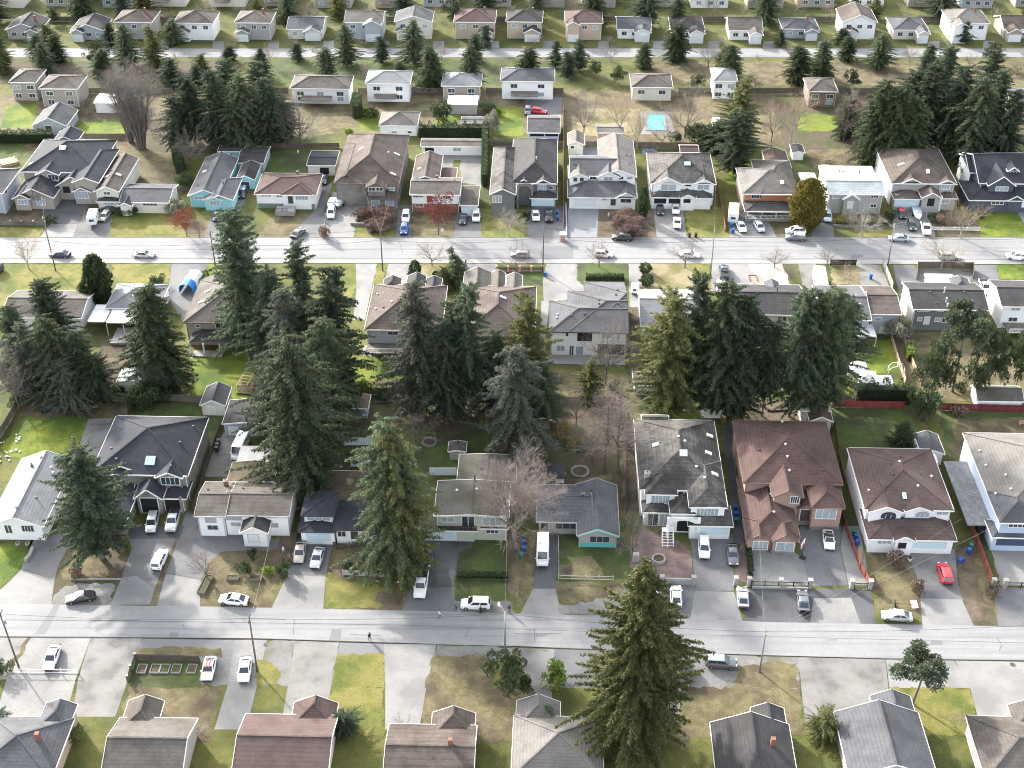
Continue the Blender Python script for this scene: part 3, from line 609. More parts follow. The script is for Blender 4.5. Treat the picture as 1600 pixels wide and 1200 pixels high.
def tree(kind, label, base, top_y, rad, name=None, cat='tree', group=None, rot=None, h=None):
    """base point on the ground, row where its top is seen, crown radius in metres"""
    H, r, t, c = proto(kind); P = G(*base); hh = h or max(top_height(P, top_y), .4)
    rz = rot if rot is not None else random.uniform(0, 6.28)
    o = empty(name or 'tree', P, rz, (rad/r, rad/r, hh/H)); tag(o, label, cat, group)
    obj('trunk', t, o); obj('branches' if kind.startswith(('bare','poplar','weep')) and kind != 'weeping' else ('crown' if cat == 'tree' else 'foliage'), c, o); return o
def hedge(label, pts, h, w, m=LF_HEDGE, dens=26, name='hedge', leaf=.32, bump=.35, group=None, loc=True):
    """clipped hedge along ground points"""
    rng = np.random.default_rng(abs(int(pts[0][0]*7+pts[0][1]))); P=[]; D=[]; Q = [G(*p) for p in pts]; o0 = Q[0].copy()
    for a, b in zip(Q, Q[1:]):
        L = (b-a).length; n = int(L*(h*2+w)*dens); d = (b-a).normalized(); s = Vector((-d.y, d.x, 0)); t = rng.uniform(0,L,n)
        per = rng.uniform(0, 2*h+w, n); off = np.where(per < h, -w/2, np.where(per < h+w, per-h-w/2, w/2)); zz = np.where(per < h, per, np.where(per < h+w, h, per-h-w))
        hump = 1+bump*.3*np.sin(t*2.4+1)+bump*.22*np.sin(t*5.1); zz = zz*hump; inn = rng.uniform(.75,1.05,n); off = off*inn
        P.append(np.stack([a.x-o0.x+d.x*t+s.x*off, a.y-o0.y+d.y*t+s.y*off, np.maximum(zz*rng.uniform(.9,1.03,n),.05)],1)); dirs = np.stack([s.x*off, s.y*off, np.full(n,.9)],1)+rng.normal(0,.35,(n,3)); D.append(dirs)
    P = np.concatenate(P); k = len(P); V,F = sprays(P, np.concatenate(D), rng.uniform(.6,1.3,k)*leaf, rng.uniform(.3,.5,k)*leaf, rng)
    o = obj(name, np_mesh('hedge', V, F, m), None, o0); tag(o, label, 'hedge', group)
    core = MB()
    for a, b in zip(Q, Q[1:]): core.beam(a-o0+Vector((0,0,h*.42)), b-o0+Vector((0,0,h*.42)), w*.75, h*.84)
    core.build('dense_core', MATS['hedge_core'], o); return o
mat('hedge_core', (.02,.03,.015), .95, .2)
# ------------------------------------------------------------- vehicles (front towards +X, origin on the ground)
CARK = {}
def _loft(st, cross):
    """st: stations (x, halfwidth, z_low, z_belt, z_crown)"""
    mb = MB(); n = 0
    rings = [cross(*q) for q in st]; k = len(rings[0])
    for r in rings: mb.v += r
    for i in range(len(rings)-1):
        for j in range(k-1): mb.f.append((i*k+j, i*k+j+1, (i+1)*k+j+1, (i+1)*k+j))
        mb.f.append((i*k+k-1, i*k, (i+1)*k, (i+1)*k+k-1))
    mb.f.append(tuple(range(k))); mb.f.append(tuple(reversed(range((len(rings)-1)*k, len(rings)*k)))); return mb
SPECS = {  # L, W, hood z, belt z, roof z, cabin: rear base, rear top, front top, front base (fraction from rear), wheel r, wheel positions
 'sedan': (4.75,1.84,.86,.94,1.44,.10,.30,.56,.74,.33,(.19,.81),.88),
 'coupe': (4.6,1.86,.80,.90,1.33,.08,.34,.54,.74,.33,(.19,.81),.84),
 'hatch': (4.2,1.78,.92,.98,1.52,.01,.10,.58,.78,.32,(.18,.82),.98),
 'suv': (4.65,1.88,1.00,1.08,1.70,.005,.07,.58,.76,.36,(.19,.81),1.08),
 'pickup': (5.7,1.98,1.10,1.18,1.84,.40,.43,.63,.76,.40,(.20,.81),1.15),
 'van': (5.9,2.05,1.15,1.35,2.65,.0,.01,.80,.90,.36,(.19,.83),1.35),
}
def car_parts(kind):
    if kind in CARK: return CARK[kind]
    L,W,hz,bz,rz,c0,c1,c2,c3,wr,wp,tz = SPECS[kind]; x = lambda f: (f-.5)*L; w = W/2
    def cross(X, hw, zl, zb, zc): return [(X,-hw*.94,zl),(X,-hw,zl+.16),(X,-hw,zb-.16),(X,-hw*.93,zb-.02),(X,-hw*.55,zc),(X,hw*.55,zc),(X,hw*.93,zb-.02),(X,hw,zb-.16),(X,hw,zl+.16),(X,hw*.94,zl)]
    g = .22
    if kind == 'pickup':
        st = [(x(0),w*.9,g+.15,1.08,1.1),(x(.015),w*.97,g+.1,1.13,1.13),(x(.38),w,g,1.15,1.15),(x(.45),w,g,bz,bz+.02),(x(.74),w,g,bz,bz+.03),(x(.80),w,g,hz,hz+.06),(x(.95),w*.96,g,hz-.08,hz-.03),(x(1),w*.85,g+.14,hz-.28,hz-.25)]
    else:
        st = [(x(0),w*.80,g+.16,tz-.20,tz-.18),(x(.02),w*.92,g+.08,tz-.06,tz-.02),(x(.10),w*.98,g,tz,tz+.03),(x(.3),w,g,bz,bz+.02),(x(.72),w,g,bz,bz+.03),(x(.78),w,g,hz+.02,hz+.07),(x(.93),w*.95,g,hz-.10,hz-.05),(x(.985),w*.86,g+.05,hz-.24,hz-.2),(x(1),w*.72,g+.16,hz-.34,hz-.3)]
    P = {'body': _loft(st, cross)}
    if kind == 'pickup':
        b = MB().box(x(.03),-w*.84,1.10,x(.385),w*.84,1.172); P['bed_liner'] = b
    # cabin
    bw, tw = w*.93, w*.74 if kind != 'van' else w*.86
    zb_ = bz-.04; B = [(x(c0),-bw*.97,min(zb_,tz)),(x(c3),-bw*.97,zb_ if kind != 'van' else zb_),(x(c3),bw*.97,zb_),(x(c0),bw*.97,min(zb_,tz))]; zr = rz-.03
    T = [(x(c1),-tw,zr-.04),(x(c2),-tw,zr),(x(c2),tw,zr),(x(c1),tw,zr-.04)]
    cb = MB(); cb.v = B+T; cb.f = [(0,1,5,4),(1,2,6,5),(2,3,7,6),(3,0,4,7)]; P['cabin'] = cb
    ro = MB(); e = .03; ro.v = [(T[0][0]-e,T[0][1]-e,zr-.05),(T[1][0]+e,T[1][1]-e,zr-.02),(T[2][0]+e,T[2][1]+e,zr-.02),(T[3][0]-e,T[3][1]+e,zr-.05),(T[0][0]+.06,T[0][1]*.84,rz),(T[1][0]-.1,T[1][1]*.84,rz+.02),(T[2][0]-.1,T[2][1]*.84,rz+.02),(T[3][0]+.06,T[3][1]*.84,rz)]
    ro.f = [(0,1,5,4),(1,2,6,5),(2,3,7,6),(3,0,4,7),(4,5,6,7)]; P['roof_panel'] = ro
    def pane(q, u0, u1, v0, v1, off):
        q = [Vector(p) for p in q]; f = lambda u, v: (q[0].lerp(q[1],u)).lerp(q[3].lerp(q[2],u), v); n = (q[1]-q[0]).cross(q[3]-q[0]).normalized()*off
        return [f(u0,v0)+n, f(u1,v0)+n, f(u1,v1)+n, f(u0,v1)+n]
    sideR = [B[0],B[1],T[1],T[0]]; sideL = [B[2],B[3],T[3],T[2]]; fr = [B[1],B[2],T[2],T[1]]; re = [B[3],B[0],T[0],T[3]]
    P['windshield'] = MB().face(pane(fr,.07,.93,.08,.93,.02)); P['rear_window'] = MB().face(pane(re,.1,.9,.12 if kind != 'van' else .5,.88,.02))
    sw = []
    for q, inv in ((sideR,0),(sideL,1)):
        if kind == 'van': rng_ = [(.78,.96)]
        elif kind == 'pickup': rng_ = [(.08,.46),(.52,.93)]
        else: rng_ = [(.10,.46),(.51,.92)]
        for a, b in rng_:
            if inv: a, b = 1-b, 1-a
            sw.append(MB().face(pane(q,a,b,.16 if kind != 'van' else .12,.88 if kind != 'van' else .6,.015)))
    P['side_window'] = sw
    hl = []; tl = []
    for s in (-1, 1):
        hl.append(MB().box(x(.955),s*w*.62-.16,hz-.30,x(.985)+.035,s*w*.62+.16,hz-.13)); zt = (tz if kind not in ('pickup','van','suv') else 1.0)
        tl.append(MB().box(x(0)-.01,s*w*.66-.12,zt-.26,x(.03),s*w*.66+.12,zt-.10) if kind != 'van' else MB().box(x(0)-.02,s*w*.82-.07,.9,x(.02),s*w*.82+.07,1.3))
    P['headlight'] = hl; P['tail_light'] = tl
    P['bumper'] = [MB().box(x(.985),-w*.7,g+.08,x(1)+.03,w*.7,g+.26), MB().box(x(0)-.04,-w*.8,g+.12,x(.02),w*.8,g+.30)]
    P['mirror'] = [MB().box(x(c3)-.28,s*(w+.02)-.1,bz-.02,x(c3)-.14,s*(w+.02)+.1,bz+.12) for s in (-1,1)]
    ty = MB().tube((0,-.11,0),(0,.11,0),wr,wr,14); rm = MB().tube((0,-.125,0),(0,.125,0),wr*.62,wr*.58,10)
    mesh = {}
    for k, v in P.items():
        m = dict(windshield=CGLASS, rear_window=CGLASS, side_window=CGLASS, headlight=HLAMP, tail_light=TLAMP, bumper=PLAST, bed_liner=PLAST).get(k)
        L_ = v if isinstance(v, list) else [v]; mesh[k] = ([q.mesh(k, m, k in ('body','cabin','roof_panel')) for q in L_], m)
    mesh['wheel'] = (ty.mesh('wheel', RUB, True), rm.mesh('rim', RIM), [(x(f), s*(w-.10), wr) for f in wp for s in (-1,1)])
    for k in ('body','roof_panel','cabin'):
        me = mesh[k][0][0]; bm = bmesh.new(); bm.from_mesh(me)
        if k == 'body': bmesh.ops.bevel(bm, geom=[e for e in bm.edges if e.calc_face_angle(0) > .6], offset=.05, segments=2, affect='EDGES')
        bm.to_mesh(me); bm.free(); me.polygons.foreach_set('use_smooth', [True]*len(me.polygons)); me.set_sharp_from_angle(angle=R(38))
    CARK[kind] = mesh; return mesh
PAINTED = {}
def painted(me, m):
    k = (me.name, m.name)
    if k not in PAINTED: c = me.copy(); c.materials.clear(); c.materials.append(m); PAINTED[k] = c
    return PAINTED[k]
def car(kind, m, rear, front, label, roofm=None, cat=None, name=None, L=None, group=None, z=0.0):
    """vehicle standing between the two seen end points"""
    a, b = G(*rear, .6), G(*front, .6); c = (a+b)/2; d = b-a; an = math.atan2(d.y, d.x); P = car_parts(kind)
    nm = name or {'pickup':'pickup_truck','van':'panel_van','suv':'suv','sedan':'sedan','coupe':'sports_car','hatch':'hatchback'}[kind]
    o = empty(nm, (c.x, c.y, z), an); tag(o, label, cat or {'pickup':'pickup truck','van':'van'}.get(kind,'car'), group)
    body = obj('body', painted(P['body'][0][0], m), o)
    cb = obj('cabin', painted(P['cabin'][0][0], m), o); obj('roof_panel', painted(P['roof_panel'][0][0], roofm or m), o)
    for k in ('windshield','rear_window','side_window'):
        for q in P[k][0]: obj(k, q, cb)
    for k in ('headlight','tail_light','bumper'):
        for q in P[k][0]: obj(k, q, o)
    for q in P['mirror'][0]: obj('mirror', painted(q, m), o)
    if 'bed_liner' in P: obj('bed_liner', P['bed_liner'][0][0], o)
    ty, rm, pos = P['wheel']
    for p in pos: w = obj('wheel', ty, o, p); obj('rim', rm, w)
    return o
def trailer(label, rear, front, L=5.5, W=2.3, H=2.7, m=None, cat='trailer', name='camper_trailer', win=True, vent=True):
    a, b = G(*rear, H), G(*front, H); c = (a+b)/2; d = b-a; an = math.atan2(d.y, d.x); o = empty(name, (c.x,c.y,0), an); tag(o, label, cat); m = m or TRIM
    mb = MB().box(-L/2,-W/2,.55,L/2,W/2,H); me = mb.mesh('body', m); bm = bmesh.new(); bm.from_mesh(me); bmesh.ops.bevel(bm, geom=bm.edges[:], offset=.14, segments=3, affect='EDGES'); bm.to_mesh(me); bm.free(); me.polygons.foreach_set('use_smooth',[True]*len(me.polygons)); me.set_sharp_from_angle(angle=R(50)); obj('body', me, o)
    if vent: MB().box(-.35,-.35,H,.35,.35,H+.12).build('roof_hatch', VENTW, o); MB().box(L*.25,-.45,H,L*.25+.9,.45,H+.22).build('air_conditioner', TRIM, o)
    if win:
        for s in (-1,1):
            for xx in (-L*.28,L*.15): MB().box(xx-.4,s*W/2-.02,1.5,xx+.4,s*W/2+.02,2.0).build('window', CGLASS, o)
        for s in (-1,1): MB().box(s*L/2-.02,-.55,1.5,s*L/2+.02,.55,2.05).build('window', CGLASS, o)
    for s in (-1,1):
        for xx in (-.45,.35): w = MB().tube((xx,s*(W/2-.2)-.1,.33),(xx,s*(W/2-.2)+.1,.33),.33,.33,12).build('wheel', RUB, o)
    MB().beam((L/2,0,.5),(L/2+1.1,0,.45),.12).tube((L/2+1.0,0,0),(L/2+1.0,0,.6),.05,.05,6).build('hitch', PLAST, o); return o
# ------------------------------------------------------------- fences, poles, wires, people, small things
def fence(label, pts, h=1.8, m=None, name='fence', style='board', post_m=None, every=2.4, cat='fence', cap=None, group=None, pw=.12):
    m = m or WOOD; Q = [G(*p) for p in pts]; o = empty(name, Q[0]); tag(o, label, cat, group); o0 = Q[0]; bd = MB(); rl = MB(); pm = None
    for a, b in zip(Q, Q[1:]):
        L = (b-a).length; d = (b-a).normalized(); n = max(1, round(L/every))
        for k in range(n+1):
            if k == 0 and a is not Q[0]: continue
            p = a.lerp(b, k/n)-o0
            if pm is None: pm = MB().box(-pw/2,-pw/2,0,pw/2,pw/2,h+.08).mesh('post', post_m or m)
            obj('post', pm, o, p)
            if cap: MB().box(p.x-pw/2-.05,p.y-pw/2-.05,h+.08,p.x+pw/2+.05,p.y+pw/2+.05,h+.2).build('post_cap', cap, o)
        for z in (h*.16, h*.88): rl.beam(a-o0+Vector((0,0,z)), b-o0+Vector((0,0,z)), .05, .09)
        st = {'board':.155,'picket':.2,'iron':.16,'rail':1e9,'vinyl':.3,'mesh':.25}[style]; nb = int(L/st) if st < 1e8 else 0
        for k in range(nb):
            p = a-o0+d*(k+.5)*(L/nb); wd = {'board':.145,'picket':.08,'iron':.03,'vinyl':.295,'mesh':.02}[style]; hh = h*random.uniform(.97,1.0) if style == 'board' else h
            q = d*wd/2; t = Vector((-d.y,d.x,0))*.012+Vector((-d.y,d.x,0))*(.03 if style in ('board','picket') else 0)
            bd.beam(p+Vector((0,0,.05))+t, p+Vector((0,0,hh))+t, wd, .02 if style != 'iron' else .03, up=Vector((-d.y,d.x,0)))
    rl.build('rails', post_m or m, o)
    if bd.v: x = bd.build({'iron':'bars','mesh':'mesh_wires'}.get(style,'boards'), m, o); x['kind'] = 'stuff'
    return o
def pole(label, base, top, m=None, arms=1, lamp=None, r=.15, name='utility_pole'):
    P = G(*base); h = top_height(P, top[1]); T = Vector((ray(*top).x, ray(*top).y, 0)); tp = CO+ray(*top)*((h-CAM_H)/ray(*top).z); dx = tp.x-P.x
    o = empty(name, P); tag(o, label, 'pole'); MB().tube((0,0,0),(dx,0,h),r,r*.7,8).build('pole_shaft', m or POLEW, o, smooth=True); o['h'] = h; o['dx'] = dx
    if arms:
        c = MB().box(dx-.05,-.9,h-.6,dx+.05,.9,h-.48).build('crossarm', m or POLEW, o)
        for y in (-.75,0,.75): MB().tube((dx,y,h-.48),(dx,y,h-.28),.05,.035,6).build('insulator', PLAST, c)
    if arms > 1: MB().tube((dx+.3,0,h-2.4),(dx+.3,0,h-1.5),.24,.24,10).build('transformer', STEEL, o)
    if lamp:
        ln = MB().beam((dx,0,h-.3),(dx+lamp[0]*.5,lamp[1]*.5,h+.1),.09).beam((dx+lamp[0]*.5,lamp[1]*.5,h+.1),(dx+lamp[0],lamp[1],h),.08).build('lamp_arm', STEEL, o)
        MB().box(dx+lamp[0]-.17,lamp[1]-.45,h-.1,dx+lamp[0]+.17,lamp[1]+.35,h+.06).build('lamp_head', VENTW, ln)
    return o
def poletop(o, drop=.4): return Vector((o.location.x+o['dx']*(1-drop/o['h']), o.location.y, o['h']-drop))
WIREG = mat('wire_grey', (.25,.25,.25), .6, .1); WIREM = mat('wire_black', (.03,.03,.03), .6, .1)
def wire(label, a, b, sag=.9, r=.018, name='overhead_wire', m=None):
    mb = MB(); n = 16; P = [a.lerp(b, k/n)-a-Vector((0,0,4*sag*(k/n)*(1-k/n))) for k in range(n+1)]
    for p, q in zip(P, P[1:]): mb.tube(p, q, r, r, 4, cap=False)
    return tag(mb.build(name, m or WIREM, None, a), label, 'wire')
def person(label, foot, heading, coat, legs, pose='walk', hairm=None, h=1.75, skin=(.5,.33,.25), bent=0.0):
    """one skinned body; jacket, trousers and skin are its surface, hair its child"""
    s = h/1.75; st = .26 if pose == 'walk' else .04; lean = bent
    V = [(0,0,.95),(lean*.3,0,1.18),(lean*.6,0,1.40),(lean*.75,0,1.50),(lean*.9+.02,0,1.60),(lean+.03,0,1.70)]; E = [(0,1),(1,2),(2,3),(3,4),(4,5)]; Rr = [.14,.135,.15,.058,.095,.07]
    def add(p, par, r): V.append(p); E.append((par, len(V)-1)); Rr.append(r); return len(V)-1
    for sd, ph in ((1,1),(-1,-1)):
        k = add((.0,sd*.09,.88),0,.10); k = add((st*ph*.55+.03,sd*.10,.50),k,.065); k = add((st*ph-.02,sd*.10,.09),k,.045); add((st*ph+.14,sd*.11,.04),k,.04)
        k = add((lean*.6,sd*.19,1.40),2,.068); k = add((lean*.5-st*ph*.4,sd*.26,1.12),k,.045); k = add((lean*.5-st*ph*.7+.12,sd*.25,.88),k,.034); k = add((lean*.5-st*ph*.75+.16,sd*.25,.80),k,.034)
        for f in range(4): j = add((V[k][0]+.02+(f-1.5)*.018,V[k][1]+sd*.004,V[k][2]-.05),k,.010); add((V[j][0]+.012,V[j][1]-sd*.01,V[j][2]-.035+abs(f-1.5)*.006),j,.009)
        j = add((V[k][0]+.05,V[k][1]-sd*.01,V[k][2]-.01),k,.011); add((V[j][0]+.02,V[j][1]-sd*.005,V[j][2]-.03),j,.010)
    me = bpy.data.meshes.new('body'); me.from_pydata([tuple(c*s for c in v) for v in V], E, [])
    P = G(*foot); o = empty('person', P, heading); tag(o, label, 'person'); b = obj('body', me, o)
    for x in (coat, legs, mat('skin_%d' % int(skin[0]*100), skin, .6, .05), mat('shoes', (.05,.05,.05), .7)): me.materials.append(x)
    md = b.modifiers.new('skin','SKIN'); sk = me.skin_vertices[0].data
    for i, r in enumerate(Rr): sk[i].radius = (r*s, r*s)
    sk[0].use_root = True; b.modifiers.new('sub','SUBSURF').levels = 1; b.modifiers['sub'].render_levels = 1
    dg = bpy.context.evaluated_depsgraph_get(); me2 = bpy.data.meshes.new_from_object(b.evaluated_get(dg)); b.modifiers.clear(); b.data = me2
    for p in me2.polygons:
        z = p.center.z/s; y = abs(p.center.y)/s; p.material_index = 3 if z < .10 else (2 if (z > 1.50 or (z < .86 and y > .19)) else (1 if z < .93 and y < .19 else 0)); p.use_smooth = True
    hd = MB().blob(((lean-.005)*s,0,1.70*s),(.105*s,.098*s),.95,10,7,.03).build('hair', hairm or mat('hair_dark', (.03,.025,.02), .8), b, smooth=True)
    f = MB().box((lean+.115)*s,-.014*s,1.60*s,(lean+.14)*s,.014*s,1.645*s).build('nose', me2.materials[2], b)
    for y in (-.035,.035): MB().blob(((lean+.108)*s,y*s,1.655*s),.013*s,1,6,4,0).build('eye', PLAST, b)
    return o
PATCHES = []
def patch(name, pts, m, lv=1):
    """ground sheet, laid by lay_ground(): overlapping sheets are stacked 4 mm apart"""
    P = [G(*p) for p in pts]
    if m in (GRASS, LAWN_B, LAWN_D, LAWN_Y, LAWN_M, DRY, DIRT, MULCH, GRAVEL, GRAVW):      # soft ragged edge
        rr = random.Random(int(P[0].x*7)); Q = []
        for a, b in zip(P, P[1:]+P[:1]):
            n = max(1, int((b-a).length/.8)); Q.append(a)
            for k in range(1, n): Q.append(a.lerp(b, k/n)+Vector((rr.uniform(-.4,.4), rr.uniform(-.4,.4), 0)))
        P = Q
    PATCHES.append((lv, len(PATCHES), name, P, m))
def lay_ground():
    done = []
    for lv, i, name, P, m in sorted(PATCHES, key=lambda t: (t[0], t[1])):
        bb = (min(p.x for p in P), max(p.x for p in P), min(p.y for p in P), max(p.y for p in P)); k = 1
        if lv >= 6: k = 16+lv-6
        else:
            for q, kk in done:
                if bb[0] < q[1] and bb[1] > q[0] and bb[2] < q[3] and bb[3] > q[2]: k = max(k, kk+1)
        done.append((bb, k)); z = .004*k; bm = bmesh.new(); f = bm.faces.new([bm.verts.new((p.x,p.y,z)) for p in P]); bmesh.ops.triangulate(bm, faces=[f])
        for q in bm.faces:
            if q.normal.z < 0: q.normal_flip()
        me = bpy.data.meshes.new(name); bm.to_mesh(me); bm.free(); me.materials.append(m); o = obj(name, me); o['kind'] = 'structure'
    return max(k for _, k in done if True)
def bin_(label, px, py, m, h=1.05, group=None, rz=0):
    o = empty('wheelie_bin', G(px,py), -PSI+rz); tag(o, label, 'bin', group); b = MB(); a, c = .24, .30
    b.v = [(-a,-a,.06),(a,-a,.06),(a,a,.06),(-a,a,.06),(-c,-c,h),(c,-c,h),(c,c,h),(-c,c,h)]; b.f = [(3,2,1,0),(4,5,6,7),(0,1,5,4),(1,2,6,5),(2,3,7,6),(3,0,4,7)]; b.build('bin_body', m, o)
    MB().box(-.33,-.36,h,.33,.34,h+.08).build('lid', m, o)
    for s in (-1,1): MB().tube((s*.27-.03,.26,.12),(s*.27+.03,.26,.12),.12,.12,8).build('wheel', RUB, o)
    return o
BINB = mat('bin_blue', (.02,.09,.33), .5, .1); BING = mat('bin_green', (.015,.14,.10), .5, .1); BINK = mat('bin_black', (.025,.025,.028), .5, .1)
def shed(name, label, FL, FR, By, z, wall, roof, ridge='v', ends='gg', pitch=.5, trim=TRIM, cat='shed', op=(), oh=.25, wins=(), psi=PSI):
    H = House(name, label, cat, (FL[0], FL[1]+15), wall, roof, trim, psi=psi); H.vol(z, FL, FR, By, pitch, ridge, ends, oh=oh)
    for w in op: H.opening('F', 0, *w)
    return H
def gazebo(label, cx, cy, w, h, m, postm=IRON, name='gazebo', pk=.35):
    o = empty(name, G(cx,cy), -PSI); tag(o, label, 'gazebo'); r = w/2; mb = MB(); t = (0,0,h+w*pk/2)
    c = [(-r,-r,h),(r,-r,h),(r,r,h),(-r,r,h)]
    for i in range(4): mb.face([c[i],c[(i+1)%4],t]); mb.face([c[(i+1)%4],c[i],(c[i][0],c[i][1],h-.2),(c[(i+1)%4][0],c[(i+1)%4][1],h-.2)])
    mb.build('canopy', m, o)
    for i in range(4): x,y = c[i][0]*.94,c[i][1]*.94; MB().box(x-.05,y-.05,0,x+.05,y+.05,h).build('leg', postm, o)
    return o
def rocks(name, label, cat, cx, cy, n, rx, ry, s, m, kind='stuff'):
    mb = MB(); P = G(cx,cy)
    for k in range(n): a = random.uniform(0,6.28); q = math.sqrt(random.random()); r = s*random.uniform(.5,1.3); mb.blob((math.cos(a)*q*rx,math.sin(a)*q*ry,r*.35),(r,r*random.uniform(.6,1)),.6,6,4,.3)
    o = mb.build(name, m, None, P); tag(o, label, cat, None, kind); return o
# ------------------------------------------------------------- the setting: ground, roads, drives, lawns
gb = MB().face([(-3500,20,0),(3500,20,0),(3500,5000,0),(-3500,5000,0)]); g0 = gb.build('ground', GRASS); g0['kind'] = 'structure'
NU = [(-900,925),(-300,936),(80,945),(312,948),(627,954),(800,959),(935,962),(1077,967),(1200,972.5),(1345,975),(1522,978),(1600,981),(2000,996),(2400,1012)]
NL = [(-900,985),(-300,992),(0,995),(142,996),(400,998),(682,1007),(800,1010),(1080,1020),(1200,1024.5),(1385,1029.5),(1600,1032.5),(2000,1046),(2400,1062)]
patch('road', NU+NL[::-1], ROAD, 6)
patch('road', [(-900,372),(0,372),(1600,372),(2500,372),(2500,404.5),(1600,405),(800,404),(0,404),(-900,404)], ROAD, 6)
patch('sidewalk', [(-900,405.2),(0,405.2),(800,405.2),(1600,406.2),(2500,406.2),(2500,413.5),(1600,413),(800,411.5),(0,411.5),(-900,411.5)], WALK, 7)
# kerbs
def kerb(p, q, w=.16, h=.12):
    a, b = G(*p), G(*q); k = MB().beam(a+Vector((0,0,h/2-.02)), b+Vector((0,0,h/2-.02)), w, h+.04).build('kerb', WALK); k['kind'] = 'structure'
kerb((-600,371.3),(2300,371.3))
for a, b in (((0,404.9),(800,404.8)),((800,404.8),(1600,405.8))): kerb(a, b, .14, .1)
for pts in ([(85,946),(94,946),(72,990),(54,992)],[(266,989),(279,989),(277,997),(264,997)],[(519,983),(534,984),(531,1003),(514,1002)],[(845,405-20),(895,385),(895,404),(843,404)],[(875,374),(898,374),(898,380),(872,380)],[(1018,988),(1050,988),(1060,1012),(1020,1010)]):
    patch('asphalt_patch', pts, PATCH, 8)
SEAM = mat('tar_seam', (.10,.10,.105), .8, .3, 3)
def seam(pts, w=.09, lv=20):
    P = [G(*p) for p in pts]; mb = MB()
    for a, b in zip(P, P[1:]):
        d = (b-a).normalized(); s = Vector((-d.y,d.x,0))*w/2; z = Vector((0,0,.004*lv)); mb.face([a-s+z,b-s+z,b+s+z,a+s+z])
    o = mb.build('tar_seam', SEAM); o['kind'] = 'structure'
seam(NL[:4]+[(400,998),(682,1007)]); seam([(800,1009.8),(900,1014),(1080,1020),(1200,1024.5),(1385,1029.5),(1600,1032.5)], .07)
seam([(0,969),(300,972),(620,977)], .05); seam([(620,977),(1000,990),(1600,1005)], .04)
seam([(0,391),(500,390),(1000,391),(1600,393)], .05)

_r = random.Random(8)
for k in range(22):      # crack lines sealed with tar, running across and along both streets
    near = k % 2; x = _r.uniform(-50,1650); y0 = (955+.012*x+8) if near else 374; y1 = (990+.02*x) if near else 402; a = _r.uniform(y0,y1-8); b = a+_r.uniform(5,y1-a); dx = _r.uniform(-6,6)
    seam([(x,a),(x+dx*.4,(a+b)/2+_r.uniform(-2,2)),(x+dx,b)] if k % 3 else [(x,a),(x+_r.uniform(15,40),a+_r.uniform(-.6,.9)),(x+_r.uniform(45,90),a+_r.uniform(-.8,1))], _r.uniform(.04,.09))
for k in range(9): x = _r.uniform(0,1600); y = _r.choice((380,398)) if k % 2 else 975+.018*x; w = _r.uniform(8,22); patch('asphalt_patch',[(x,y),(x+w,y+.2),(x+w-1,y+_r.uniform(3,7)),(x-1,y+_r.uniform(3,7))],mat('asphalt_old_patch',(.19,.19,.195),.85,.1,.6,.2,9) if k % 3 else PATCH,8)
